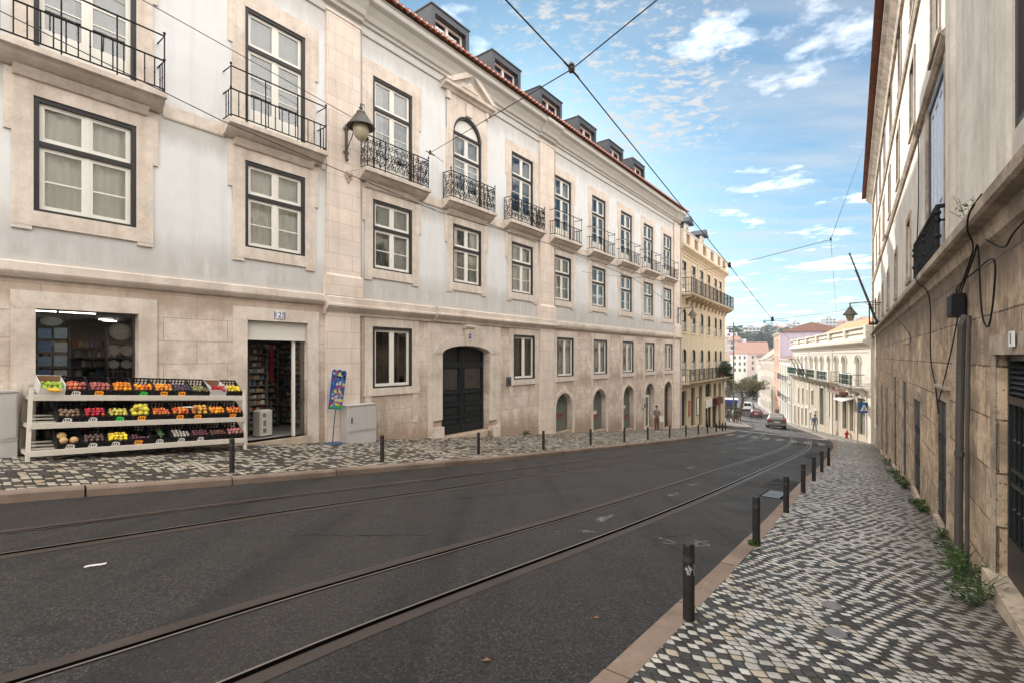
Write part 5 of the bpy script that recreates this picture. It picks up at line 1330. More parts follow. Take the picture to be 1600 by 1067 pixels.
def cable(pts,r,label,n=6):
    P=[Vector(p) for p in pts]; out=[]
    for i in range(len(P)-1):
        a,b,c,d=P[max(i-1,0)],P[i],P[i+1],P[min(i+2,len(P)-1)]
        for k in range(n):
            t=k/n; out.append(.5*((2*b)+(c-a)*t+(2*a-5*b+4*c-d)*t*t+(-a+3*b-3*c+d)*t**3))
    out.append(P[-1]); o=MB().tube(out,r,5).build('cable',m_iron); tag(o,label,'cable','cables on the right wall'); return o
cable([RW(9.1,.06,.8),RW(8.3,.08,1.0),RW(7.9,.06,1.28),RW(7.2,.21,1.36),RW(6.95,.23,1.5),RW(6.8,.16,1.64)],.010,'black cable rising from the junction box over the stone ledge')
cable([RW(8.8,.06,.8),RW(8.0,.05,1.15),RW(7.7,.05,1.25),RW(7.5,.05,.5),RW(7.1,.06,.32),RW(6.85,.06,.7),RW(6.85,.07,.98),RW(7.8,.05,1.0),RW(9.0,.05,.95),RW(9.05,.05,.83)],.009,'black cable hanging in a wide loop right of the junction box')
cable([RW(8.9,.06,.55),RW(9.6,.04,.1),RW(10.2,.04,-.3),RW(10.9,.04,-.75)],.009,'black cable drooping from the junction box to the second door')
cable([RW(12.9,.15,1.9),RW(12.2,.22,1.45),RW(12.0,.05,1.1),RW(11.9,.04,0),RW(11.3,.04,-.5),RW(10.8,.05,-.95)],.010,'black cable running down from the iron railing past the stone wall')
cable([RW(7.3,.05,1.26),RW(6.6,.04,1.05),RW(6.2,.04,1.12),RW(5.2,.04,1.2)],.008,'cable running along under the ledge towards the right edge')
cable([RW(20,.05,1.2),RW(16,.06,.62),RW(15.6,.05,.35),RW(17.5,.04,.33)],.010,'cable sagging under the ledge beyond the second door')
cable([RW(13.9,.04,4.8),RW(13.9,.04,3.4),RW(14.6,.04,1.66)],.010,'thin cable down the plaster beside the tall pale shutters')
mb=MB(); mb.box(-9.62,-8.95,-.03,0,-.42,-.03); o=mb.build('stone_plaque',M('worn stone plaque',(.42,.35,.28),.7,.1,4,40,.1)); o.location=(RBO[0],RBO[1],0); o.rotation_euler=(0,0,RZR); tag(o,'worn pale stone plaque with faint lines on the wall left of the drainpipe','plaque')
mb=MB()
for k in range(5): mb.box(-9.55+.02*(k%2),-9.05-.03*(k%3),-.0315,-.03,-.12-k*.06,-.105-k*.06)
mb.build('engraving',m_rtrim,o)
mb=MB(); mb.box(-.075,.075,-.015,0,-.07,.07); o=mb.build('house_number',m_enam); o.location=RW(6.27,.04,.16); o.rotation_euler=(0,0,RZR); tag(o,'white tile house number on the lintel over the barred door','house number')
t=text_mesh('1',.14,m_ink,'number',o); t.location=(0,-.017,0)
# weeds along the wall and on the ledge
WD=[(8.9,.12,.30,60,'large green weed beside the drainpipe foot'),(8.1,.16,.34,80,'green weed left of the barred door step'),(7.45,.2,.36,90,'leafy weed at the corner of the barred door step'),(6.6,.28,.34,80,'bright weed at the right edge of the pavement'),(10.0,.1,.2,40,'low weed right of the second door step'),(12.4,.1,.2,50,'small weed left of the second door'),(13.1,.12,.24,60,'small weed between the second and third doors'),(16.2,.12,.3,70,'long weed tuft left of the third door'),(17.4,.14,.3,60,'weed tuft before the fourth door'),(19.5,.12,.3,60,'far weed tuft at the wall foot'),(23.5,.12,.4,50,'farthest weed tuft at the wall foot')]
for i,(s,o_,r,n,lb) in enumerate(WD):
    x,y,_=RW(s,o_,0); e=empty('weed',(x,y,-drop(SW(x,y)[0])),i,lb,'weed','weeds along the right wall')
    rr=random.Random(i); leafmesh(rr,int(n*1.9),(0,0,r*.38),(r*.7,r*.36,r*.34),.024 if s<11 else .035,.7).build('leaves',m_weed,e)
    mb=MB()
    for k in range(14): mb.tube([(rr.uniform(-1,1)*r*.5,rr.uniform(-1,1)*r*.2,-.02),(rr.uniform(-1,1)*r*1.0,rr.uniform(-1,1)*r*.45,r*rr.uniform(.4,1.05))],.0035,3)
    mb.build('stem',m_weed,e)
e=empty('weed',RW(7.9,.1,1.62),0,'wispy green plant growing on top of the stone ledge','weed','weeds along the right wall'); leafmesh(random.Random(77),70,(0,0,.12),(.22,.08,.12),.022).build('leaves',leafmat('dry weed leaves',(.12,.17,.07)),e)
mb=MB(); rr=random.Random(8)
for k in range(14): mb.tube([(rr.uniform(-.05,.05),0,0),(rr.uniform(-.3,.3),rr.uniform(-.1,.1),rr.uniform(.1,.27))],.003,3)
mb.build('stem',m_weed,e)
x,y=XY(7.19,11.6); e=empty('weed',(x-.05,y-.03,-drop(7.2)),0,'small weed at the foot of the second right bollard','weed','weeds along the right wall'); leafmesh(random.Random(78),40,(0,0,.04),(.09,.07,.04),.03,.8).build('leaves',m_weed,e)
for k,(s,w,lb) in enumerate(((15.2,.08,'weed at the foot of the wall below the window right of the gate'),(17.9,.1,'tiny weed left of the first arched door'))):
    x,y=XY(s,w); e=empty('weed',(x,y,zpave(s,w)),0,lb,'weed','weeds along the left wall'); leafmesh(random.Random(80+k),50,(0,0,.1),(.25,.1,.1),.05,.7).build('leaves',m_weed,e)

# ------------------------------------------------------------------ white palace on the far right
vw=(311/math.hypot(311,770),770/math.hypot(311,770)); WBO=(9.8*vw[1],-9.8*vw[0]); RZW=math.atan2(-vw[1],-vw[0])
def WW(s,o,z): return (WBO[0]+s*vw[0]-o*vw[1], WBO[1]+s*vw[1]+o*vw[0], z)
WBd=empty('white_palace',(WBO[0],WBO[1],0),RZW,'long white building in sunlight with arched windows, green iron balcony and orange tiled roof','building')
m_wp=M('sunlit white plaster',(.72,.68,.62),.85,.05,.8,28,.1,streak=.3,dirt=(.42,.36,.29),blotch=.08)
m_wtrim=M('white stone trim',(.70,.65,.57),.8,.08,1.5,28,.12,streak=.3,dirt=(.4,.34,.27))
m_wlow=M('cream lower wall',(.58,.50,.39),.85,.14,.9,25,.15,streak=.75,dirt=(.26,.19,.13),blotch=.6)
m_giron=M('green iron railing',(.06,.10,.085),.5,.3,5,60,.1)
W0,W1=38.9,72.2
WWN=[42.1,46.1,48.8,51.4,54.6,57.3,59.9,62.8,65.6,68.4,71.0]
LOW=[(40.2,42.2,-5.5,-2.9),(43.3,44.4,-5.6,-2.9),(45.2,46.6,-5.7,-2.95),(48.0,49.0,-5.4,-3.1),(50.4,51.4,-5.4,-3.1),(53.4,55.6,-6.5,-2.95),(58.8,59.8,-5.0,-3.5),(61.6,62.5,-5.2,-3.6),(64.5,65.4,-5.4,-3.6),(67.6,68.4,-5.6,-3.7),(57.0,57.8,-6.3,-5.4),(60.0,60.7,-6.7,-5.9),(62.4,63.4,-7.6,-5.7),(65,66,-7.9,-5.9),(67.6,68.6,-8.2,-6.0),(70.2,71.2,-8.4,-6.1)]
mb=MB(); mb.wall(-W1,-W0,-2.1,.75,[(-c-.5,-c+.5,-2.1,-.02,1) for c in WWN],0,.22)
for c in WWN: mb.spandrel(-c,.5,-.5,-.02,0,.22)
mb.build('wall',m_wp,WBd)
mb=MB(); mb.wall(-W1,-W0,-13,-2.1,[(-b,-a,z0,z1) for a,b,z0,z1 in LOW],0,.25); mb.build('lower_wall',m_wlow,WBd)
mb=MB(); mb.box(-W1,-W0,5,11,-13,1.1); mb.quad((-W1,0,-13),(-W1,5,-13),(-W1,5,1),(-W1,0,1)); mb.quad((-W0,0,-13),(-W0,0,1),(-W0,5,1),(-W0,5,-13)); mb.quad((-W1,.23,.7),(-W0,.23,.7),(-W0,5,.7),(-W1,5,.7)); mb.build('rear_wall',m_wp,WBd)
mb=MB()
mb.prism([(.02,.55),(-.08,.57),(-.12,.68),(-.3,.82),(-.48,.95),(-.5,1.08),(-.5,1.15),(.3,1.17)],-W1,-W0)
mb.prism([(.02,.28),(-.05,.3),(-.05,.4),(.02,.42)],-W1,-W0); mb.prism([(.02,-2.32),(-.08,-2.3),(-.1,-2.14),(.02,-2.12)],-W1,-W0)
for x in (W0,50.2,61.2,W1-.5): mb.box(-x-.5,-x,-.06,.02,-2.1,.54); mb.box(-x-.55,-x+.05,-.07,.02,-12,-2.34)
mb.build('cornice',m_wtrim,WBd)
mb=MB(); x=W0
for k in range(7): xx=W0+.05+k*5.5; mb.box(-min(xx+.5,W1),-xx,-.34,.06,1.17,2.12)
mb.box(-W1,-W0,-.30,.02,1.171,1.36); mb.box(-W1,-W0,-.32,.04,1.96,2.05); mb.box(-W1,-W0,-.16,-.08,1.36,1.96); mb.box(-W1,-W0,-.28,-.02,1.6,1.66); mb.build('parapet',m_wtrim,WBd)
mb=MB(); mb.add([(-W1,.5,1.4),(-W0,.5,1.4),(-W0,5.5,4.0),(-W1,5.5,4.0),(-W1,11,1.2),(-W0,11,1.2)],[(0,1,2,3),(3,2,5,4),(0,3,4),(1,5,2)]); m_otile=M('orange clay tile',(.50,.20,.085),.8,.25,3,40,.3,blotch=.25,dirt=(.2,.09,.05)); mb.build('roof',m_otile,WBd)
mb=MB(); f=.05; hw=.5; h=2.08
mb.box(-hw,-hw+f,.08,.14,0,1.6); mb.box(hw-f,hw,.08,.14,0,1.6); mb.archring(0,hw-f,1.6,h-f,f,.08,.14,10); mb.box(-.03,.03,.08,.14,0,h-f)
for z in (.5,1.0,1.55): mb.box(-hw+f,hw-f,.085,.14,z,z+.04)
aw=mb.build('arched_window',m_wtrim,WBd)
mb=MB(); mb.quad((-hw,.15,0),(hw,.15,0),(hw,.15,h),(-hw,.15,h)); mb.build('pane',m_glass,aw)
mb=MB(); mb.quad((-hw,.215,0),(hw,.215,0),(hw,.215,h),(-hw,.215,h)); mb.build('blind',m_zinc,aw)
mb=MB(); mb.archring(0,hw,1.6,h,.13,-.05,.02,12); mb.archring(0,hw+.2,1.6,h+.12,.08,-.1,.02,12); mb.box(-hw-.13,-hw,-.05,.02,0,1.6); mb.box(hw,hw+.13,-.05,.02,0,1.6); mb.build('surround',m_wtrim,aw)
for i,c in enumerate(WWN):
    o=aw if i==0 else copy_tree(aw); o.location=(-c,0,-2.1)
for a,b,z0,z1 in LOW:
    mb=MB(); mb.box(-b,-a,.16,.22,z0-.6 if z1-z0>1.2 else z0,z1); dl=mb.build('door' if z1-z0>1.2 else 'window',m_sage,WBd)
    mb=MB(); mb.box(-b-.14,-b,-.04,.02,z0,z1); mb.box(-a,-a+.14,-.04,.02,z0,z1); mb.box(-b-.16,-a+.16,-.045,.02,z1,z1+.18); mb.build('surround',m_wtrim,dl)
b=bar_balcony(WBd,-W1+.3,-47.8,-2.1,.75,.85,110,14,m_wtrim,m_giron,.12)
b=bar_balcony(WBd,-44.3,-40.5,-2.1,.75,.85,20,3,m_wtrim,m_giron,.12); 
for x in (47.9,53.2,58.6,64): MB().box(-x-.2,-x+.2,-.82,-.5,-2.098,-1.15).build('balcony_pier',m_wtrim,WBd)
for k,s in enumerate((57.2,59.6,61.9)):
    e=MB(); e.tube([WW(s,.75,-2.3),WW(s+.2,1.55,-.30)],[.05,.04],8); e.ball(WW(s+.2,1.55,-.30),.06,8,5); o=e.build('flagpole',M('dark pole',(.06,.055,.05),.5,.2,4,40,0)); tag(o,['nearest bare flagpole leaning out from the green balcony of the white building','middle bare flagpole leaning out from the green balcony of the white building','farthest bare flagpole leaning out from the green balcony of the white building'][k],'flagpole','flagpoles on the white building')
mb=MB(); mb.box(-49.2,-44.9,-.6,.0,-2.95,-2.72); o=mb.build('shop_sign',M('brown sign board',(.16,.07,.05),.6,.2,4,40,.05)); o.location=(WBO[0],WBO[1],0); o.rotation_euler=(0,0,RZW); tag(o,'long brown sign board over the teal shop door of the white building','shop sign')
mb=MB(); mb.add([(-45.9,-.0,-3.05),(-43.1,0,-3.05),(-43.1,-.8,-3.3),(-45.9,-.8,-3.3),(-45.9,0,-3.09),(-43.1,0,-3.09),(-43.1,-.8,-3.35),(-45.9,-.8,-3.35)],[(0,1,2,3),(7,6,5,4),(3,2,6,7),(0,3,7,4),(1,5,6,2)]); o=mb.build('awning',m_enam); o.location=(WBO[0],WBO[1],0); o.rotation_euler=(0,0,RZW); tag(o,'white canvas awning under the brown sign of the white building','awning')
m_teal=M('teal painted door',(.10,.30,.34),.5,.15,3,40,.03)
for a,bb in ((45.4,46.0),(43.4,44.0)):
    mb=MB(); mb.box(-bb,-a,.17,.2,-5.8,-3.05); mb.build('teal_door',m_teal,WBd)
# ------------------------------------------------------------------ generic houses for the far street and the hill
def house(origin,ang,w,dpt,zb,zt,mats,label,floors,ncol,roof='gable',rh=2.,balc=False,name='row_house',group='houses along the far street',win=(.9,1.7),cat='house',hip=1.5,gwin=0):
    """x runs back towards the camera along a right hand facade (x = -distance)"""
    d=(math.sin(ang),math.cos(ang)); rz=math.atan2(-d[1],-d[0])
    e=empty(name,(origin[0],origin[1],0),rz,label,cat,group)
    mw,mt,mr=mats; H=[]; fh=(zt-zb-.6)/floors; cw_=w/ncol
    for f in range(floors):
        for c in range(ncol):
            x=-w+(c+.5)*cw_; z=zb+f*fh+(fh-win[1])*.45+.2; H.append((x-win[0]/2,x+win[0]/2,z,z+win[1]))
    mb=MB(); mb.wall(-w,0,zb-6,zt,H,0,.18)
    mb.quad((0,0,zb-6),(0,dpt,zb-6),(0,dpt,zt),(0,0,zt)); mb.quad((-w,0,zb-6),(-w,0,zt),(-w,dpt,zt),(-w,dpt,zb-6)); mb.quad((-w,dpt,zb-6),(-w,dpt,zt),(0,dpt,zt),(0,dpt,zb-6)); mb.quad((-w,.2,zt-.02),(0,.2,zt-.02),(0,dpt,zt-.02),(-w,dpt,zt-.02)); mb.build('wall',mw,e)
    mb=MB(); mb.prism([(.02,zt-.4),(-.1,zt-.36),(-.3,zt-.1),(-.32,zt+.04),(.2,zt+.05)],-w,0); mb.box(-w,-w+.3,-.05,.02,zb-5,zt-.41); mb.box(-.3,0,-.05,.02,zb-5,zt-.41)
    if roof=='flat': mb.box(-w,0,-.2,.0,zt+.052,zt+.8)
    mb.build('cornice',mt,e)
    if roof=='gable':
        mb=MB(); mb.add([(-w-.1,-.35,zt),(.1,-.35,zt),(.1,dpt/2,zt+rh),(-w-.1,dpt/2,zt+rh),(-w-.1,dpt+.3,zt),(.1,dpt+.3,zt)],[(0,1,2,3),(3,2,5,4),(0,3,4),(1,5,2)]); mb.build('roof',mr,e)
    elif roof=='hip':
        mb=MB(); a=min(dpt,w)/2*.92; mb.add([(-w-.3,-.35,zt),(.35,-.35,zt),(.35,dpt+.3,zt),(-w-.3,dpt+.3,zt),(-w+a*.8,dpt/2,zt+rh),(-a*.8,dpt/2,zt+rh)],[(0,1,5,4),(1,2,5),(2,3,4,5),(3,0,4)]); mb.build('roof',mr,e)
    wm=MB(); wm.box(-win[0]/2,win[0]/2,.13,.16,0,win[1]); w0=wm.build('window',m_glassfar,e)
    fm=MB(); 
    for u,v in ((-win[0]/2-.12,-win[0]/2),(win[0]/2,win[0]/2+.12)): fm.box(u,v,-.03,.02,0,win[1])
    fm.box(-win[0]/2-.12,win[0]/2+.12,-.032,.02,win[1],win[1]+.14); fm.box(-.03,.03,.10,.13,0,win[1]); fm.box(-win[0]/2,win[0]/2,.105,.13,win[1]*.6,win[1]*.6+.05); fm.build('frame',mt,w0)
    for i,hh in enumerate(H):
        o=w0 if i==0 else copy_tree(w0); o.location=((hh[0]+hh[1])/2,0,hh[2])
    if balc:
        for f in range(1,floors): bar_balcony(e,-w+.3,-.3,zb+f*fh+.25,.4,.9,max(8,int(w*1.5)),0,mt)
    return e
m_glassfar=M('dark far window',(.05,.055,.065),.15,.2,3,20,0,spec=.6)
def pl_(n,c,**k): return M(n,c,.85,.1,.6,20,.05,streak=.3,dirt=tuple(x*.55 for x in c),**k)
m_hw=pl_('white house plaster',(.66,.62,.57)); m_hp=pl_('orange pink plaster',(.58,.26,.17)); m_hl=pl_('lilac plaster',(.42,.36,.43)); m_hb=pl_('beige plaster',(.52,.43,.34)); m_hpk=pl_('pink plaster',(.47,.37,.34)); m_hg=pl_('grey plaster',(.42,.42,.43)); m_hbl=pl_('blue grey plaster',(.36,.41,.48))
m_brt=M('brown tile roof',(.14,.07,.05),.85,.3,2,20,.2); m_pkt=M('faded pink tile roof',(.28,.16,.125),.85,.25,2,20,.2); m_grt=M('grey brown roof',(.26,.20,.16),.85,.25,2,20,.2)
A2=R(23.8); d2=(math.sin(A2),math.cos(A2)); PO=(36.9,65.2)
def P2(k): return (PO[0]+d2[0]*k,PO[1]+d2[1]*k)
def zP(k): x,y=P2(k); return -drop(SW(x,y)[0])
house(P2(0),A2,15.3,9,zP(8),-.35,(m_hw,m_wtrim,m_brt),'narrow white house with two rows of iron balconies beyond the white palace',3,6,'gable',1.2,balc=True,win=(.9,2.0))
house(P2(15.4),A2,11.5,9.5,zP(20),3.9,(m_hp,m_wtrim,m_brt),'tall orange fronted house with lilac side wall and brown hipped roof',5,4,'hip',1.7)
# lilac gable wall facing the camera
mb=MB(); mb.box(.0,.06,.06,9.5,-12,3.88); lg=mb.build('side_wall',m_hl,[o for o in col.objects if o.get('label','').startswith('tall orange')][0])
fa=[(27.1,13,-.4,m_hb,m_brt,'beige house with brown roof below the tall orange house','gable',4,4,3.6),(40.3,12,-.3,m_hpk,m_grt,'pink house with a wide grey brown roof in the far street','gable',4,4,4.2),(52.5,16,-.6,m_hb,m_grt,'beige house with a big sloping roof farther down the street','gable',4,5,4.8),(69,14,-1.8,m_hw,m_pkt,'white house with faded pink roof near the end of the street','gable',4,5,3.2)]
for k,w,zt,mw,mr,lb,rf,fl,nc,rh in fa: house(P2(k),A2,w,11,zP(k+w/2),zt,(mw,m_wtrim,mr),lb,fl,nc,rf,rh,win=(.9,1.6))
# retaining wall with ivy on the right beyond the row
mb=MB(); a=P2(83.5); 
pts=[]
for k in range(0,12):
    t=k/11; x=a[0]+t*62; y=a[1]+t*112; s_,w_=SW(x,y); pts.append((x,y,-drop(s_)))
for p,q in zip(pts,pts[1:]):
    mb.quad((*p[:2],p[2]-2),(*q[:2],q[2]-2),(*q[:2],q[2]+6.5),(*p[:2],p[2]+6.5)); mb.quad((*p[:2],p[2]+6.5),(*q[:2],q[2]+6.5),(q[0]+.6,q[1]-.3,q[2]+6.5),(p[0]+.6,p[1]-.3,p[2]+6.5))
    mb.quad((p[0]+.6,p[1]-.3,p[2]-2),(p[0]+.6,p[1]-.3,p[2]+6.5),(q[0]+.6,q[1]-.3,q[2]+6.5),(q[0]+.6,q[1]-.3,q[2]-2))
o=mb.build('retaining_wall',M('dark old wall',(.17,.13,.10),.9,.3,.5,10,.3,streak=.5,dirt=(.06,.05,.04),blotch=.4)); tag(o,'long dark retaining wall along the right of the far descending street','wall')
mb=MB(); rr=random.Random(3)
for p in pts[:8]:
    b=leafmesh(rr,150,(p[0]-.3,p[1]+5,p[2]+4.6),(1.6,5,2.6),.42); mb.add(b.v,b.f)
o=mb.build('ivy',m_leafd); tag(o,'dark ivy hanging over the far retaining wall','ivy')
# hill ground
mb=MB(); 
def hz(x,y):
    r=math.hypot(x-60,y)
    t=max(0,min(1,(r-260)/420)); return -14+ (t*t*(3-2*t))*43 +4*math.sin(x*.012+1)*t
gx=[-900+60*i for i in range(41)]; gy=[232+45*i for i in range(24)]
vs=[(x,y,hz(x,y)) for y in gy for x in gx]; n=len(gx)
mb.add(vs,[(j*n+i,j*n+i+1,(j+1)*n+i+1,(j+1)*n+i) for j in range(len(gy)-1) for i in range(n-1)])
struct(mb.build('hill',M('hillside scrub',(.09,.09,.06),.95,.4,.02,.4,0),smooth=True))
mb=MB(); mb.quad((-1100,-300,-40),(1700,-300,-40),(1700,1350,-40),(-1100,1350,-40)); struct(mb.build('ground',M('valley ground',(.14,.12,.1),.95,.3,.02,.3,0)))
# apartment blocks on the hill: pixel column, distance, width, floors
def block(x,y,zb,w,dp,fl,rz,mw,label,roof=None):
    e=empty('apartment_block',(x,y,zb),rz,label,'apartment block','buildings on the far hill')
    h=fl*3.1
    mb=MB(); mb.box(-w/2,w/2,0,dp,-8,h); mb.build('wall',mw,e)
    mb=MB()
    for f in range(fl): mb.box(-w/2-.15,w/2+.15,-1.0,.0,f*3.1-.12,f*3.1+.75)
    mb.build('balcony_bands',m_hs,e)
    mb=MB(); nw=max(2,int(w/3))
    for f in range(fl):
        for k in range(nw): xx=-w/2+(k+.5)*w/nw; mb.box(xx-.9,xx+.9,-.05,.1,f*3.1+.9,f*3.1+2.5)
    mb.build('windows',m_glassfar,e)['kind']='stuff'
    mb=MB()
    if roof: mb.add([(-w/2-.4,-.6,h),(w/2+.4,-.6,h),(w/2+.4,dp+.4,h),(-w/2-.4,dp+.4,h),(-w/4,dp/2,h+3),(w/4,dp/2,h+3)],[(0,1,5,4),(1,2,5),(2,3,4,5),(3,0,4)]); mb.build('roof',roof,e)
    else: mb.box(-w*.2,w*.15,dp*.3,dp*.6,h,h+2.4); mb.build('roof_house',mw,e)
    return e
BLK=[ # px left,px right,py top,py bottom,dist
 (1118,1151,520,566,330,0,'big pale apartment block at the left end of the hill beside the yellow building'),(1133,1149,514,530,430,1,'grey block behind the big pale block on the hill'),(1152,1166,516,535,470,0,'small white block left of the dark hill trees'),(1164,1187,512,529,420,1,'white terraced block with wide eaves among the hill trees'),(1186,1207,517,528,460,0,'long low white block right of the terraced block'),(1198,1206,508,520,520,1,'slim white block behind the blue crane'),
 (1207,1222,513,526,480,2,'pink roofed house right of the blue crane'),(1222,1236,511,522,500,0,'white house left of the brown hipped roof'),(1238,1250,504,518,560,1,'dark gabled block above the brown hipped roof'),(1250,1262,508,517,540,0,'low block just right of the dark gabled block'),(1276,1291,503,520,520,0,'white apartment block right of the brown hipped roof'),(1290,1306,498,516,500,1,'tall blue grey tower block on the hill'),(1305,1318,506,516,580,2,'low reddish row right of the tower block'),(1316,1332,503,514,560,2,'pink row of houses on the far ridge'),(1330,1347,500,512,540,1,'grey block under the hanging street lamp'),(1345,1366,498,510,560,2,'cream block at the right end of the ridge'),
 (1140,1160,532,545,300,2,'pink building left of the far roofs'),(1160,1172,536,552,280,0,'small white house above the yellow green tree')]
m_hs=pl_('shaded white block',(.46,.46,.47)); m_hs2=pl_('grey block',(.30,.31,.33)); m_hs3=pl_('reddish block',(.38,.27,.25)); mcols=[m_hs,m_hs2,m_hs3]  # block colours greyed, putting the shade of their backlit side into the walls
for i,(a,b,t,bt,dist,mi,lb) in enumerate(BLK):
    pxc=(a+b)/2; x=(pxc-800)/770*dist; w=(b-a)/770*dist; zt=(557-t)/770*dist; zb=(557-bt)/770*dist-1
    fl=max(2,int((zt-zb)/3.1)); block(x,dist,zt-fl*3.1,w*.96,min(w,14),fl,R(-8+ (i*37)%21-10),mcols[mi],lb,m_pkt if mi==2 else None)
# houses left beyond the plaza
for (x,y,w,dp,zb,zt,rz,mw,mr,lb,rf) in ((44.2,111,9,8,-12,-.9,R(-12),m_hbl,m_grt,'blue grey walled house with dark roof behind the yellow green tree',.2),(110,238,6.5,8,-14,1.4,R(-15),m_hw,m_pkt,'white house beyond the tree on the left of the far street',.2),(128,262,15,14,-14,1.6,R(-20),m_hpk,m_pkt,'faded pink roofed house closing the far street',.42),(117,228,5.5,8,-14,-.2,R(-20),m_hb,m_brt,'small cream house at the end of the far street',.2)):
    e=empty('house',(x,y,0),rz,lb,'house','houses beyond the plaza'); mb=MB(); mb.box(-w/2,w/2,0,dp,zb-3,zt); mb.build('wall',mw,e)
    mb=MB(); mb.add([(-w/2-.4,-.4,zt),(w/2+.4,-.4,zt),(w/2+.4,dp+.4,zt),(-w/2-.4,dp+.4,zt),(-w/2-.4,dp/2,zt+w*rf),(w/2+.4,dp/2,zt+w*rf)],[(0,1,5,4),(1,2,5),(2,3,4,5),(3,0,4)]); mb.build('roof',mr,e)
    for f in range(3):
        for k in range(3): xx=-w/2+(k+.5)*w/3; zz=zt-2.6-f*3; MB().box(xx-.45,xx+.45,-.04,.1,zz,zz+1.6).build('window',m_glassfar,e)
# far trees on the hill
rr=random.Random(21)
for k in range(26):
    px=rr.uniform(1136,1232); y=rr.uniform(360,480); x=(px-800)/770*y; py=rr.uniform(518,536); z=(557-py)/770*y; r=rr.uniform(5,9)
    e=empty('hill_tree',(x,y,z-r*1.6),0,'dark tree among the apartment blocks on the far hill','tree','dark trees on the far hill')
    leafmesh(rr,130,(0,0,r*1.4),(r,r,r*.9),1.9).build('crown',m_hill,e); mb=MB(); mb.tube([(0,0,-6),(0,0,r*1.2)],.5,6); mb.build('trunk',m_bark,e)
# blue crane
m_crane=M('blue crane steel',(.06,.20,.33),.5,.1,3,20,0)
CE=empty('tower_crane',(213.,405,8),R(10),'thin blue tower crane standing on the hill skyline','crane')
mb=MB()
for dx,dy in ((-.7,-.7),(.7,-.7),(.7,.7),(-.7,.7)): mb.tube([(dx,dy,-10),(dx,dy,21)],.25,4)
for k in range(14): z=-8+k*2; mb.tube([(-.7,-.7,z),(.7,-.7,z+2)],.12,3); mb.tube([(.7,-.7,z),(-.7,-.7,z+2)],.12,3)
mb.build('mast',m_crane,CE); mb=MB(); mb.tube([(-7,0,21),(16,0,21)],.4,5); mb.tube([(-7,0,21.8),(0,0,23.6),(16,0,21.4)],.15,4); mb.box(-7,-5,-.7,.7,19,20.8); mb.build('jib',m_crane,CE)

hzm=bpy.data.materials.new('thin haze'); hzm.use_nodes=True; ht=hzm.node_tree; ht.nodes.remove(ht.nodes['Principled BSDF'])
pv=ht.nodes.new('ShaderNodeVolumePrincipled'); pv.inputs['Color'].default_value=(.78,.86,.95,1); pv.inputs['Density'].default_value=.00026; pv.inputs['Anisotropy'].default_value=.2
ht.links.new(pv.outputs[0],[n for n in ht.nodes if n.type=='OUTPUT_MATERIAL'][0].inputs['Volume'])
hb=MB().box(-1110,1710,-310,1360,-41,85).build('haze',hzm); hb['kind']='stuff'
# ------------------------------------------------------------------ tree by the plaza
TX,TY=43.8,94.5; tz=G(TX,TY); T=empty('street_tree',(TX,TY,tz),0,'sparse yellow green street tree with dark leaning trunk at the plaza','tree')
mb=MB(); mb.tube([(0,0,-.3),(.15,0,1.2),(.5,0,2.4),(.4,.2,3.6),(.2,.3,5.0)],[.34,.3,.25,.2,.13],8)
lim=[]
rr=random.Random(31)
for k in range(15):
    a=k*2.4; z0=rr.uniform(2.2,4.4); l=rr.uniform(1.8,3.4); p0=(.45,.1,z0); p1=(.45+math.cos(a)*l*.5,math.sin(a)*l*.5,z0+l*.35); p2=(.45+math.cos(a)*l,math.sin(a)*l,z0+l*.6+rr.uniform(0,.8)); mb.tube([p0,p1,p2],[.09,.06,.025],5); lim.append(p2)
    for q in range(3): pp=(p2[0]+rr.uniform(-.8,.8),p2[1]+rr.uniform(-.8,.8),p2[2]+rr.uniform(-.3,.9)); mb.tube([p1,pp],[.035,.01],4); lim.append(pp)
mb.build('trunk',m_bark,T)
mb=MB()
for p in lim: b=leafmesh(rr,90,p,(.9,.9,.65),.17); mb.add(b.v,b.f)
mb.build('crown',m_tree,T)
# second tree, bare and greyer, left of it
T2=empty('street_tree',(38.6,88,G(38.6,88)),0,'nearly bare grey brown tree between the yellow building and the leafy tree','tree')
mb=MB(); mb.tube([(0,0,-.3),(0,0,2),(.1,0,4.5)],[.22,.17,.08],7); mb2=MB()
for k in range(22):
    a=k*2.4; z0=rr.uniform(1.6,4.2); l=rr.uniform(1.2,2.6); p0=(0,0,z0); p2=(math.cos(a)*l,math.sin(a)*l,z0+l*.75); mb.tube([p0,p2],[.06,.015],4)
    for q in range(4): pp=(p2[0]+rr.uniform(-.7,.7),p2[1]+rr.uniform(-.7,.7),p2[2]+rr.uniform(-.1,.7)); mb.tube([(p2[0]*.6,p2[1]*.6,z0+l*.45),pp],[.025,.006],3)
    b=leafmesh(rr,16,p2,(.7,.7,.6),.11); mb2.add(b.v,b.f)
mb.build('trunk',m_bark,T2); mb2.build('crown',leafmat('dry brown leaves',(.13,.11,.06)),T2)

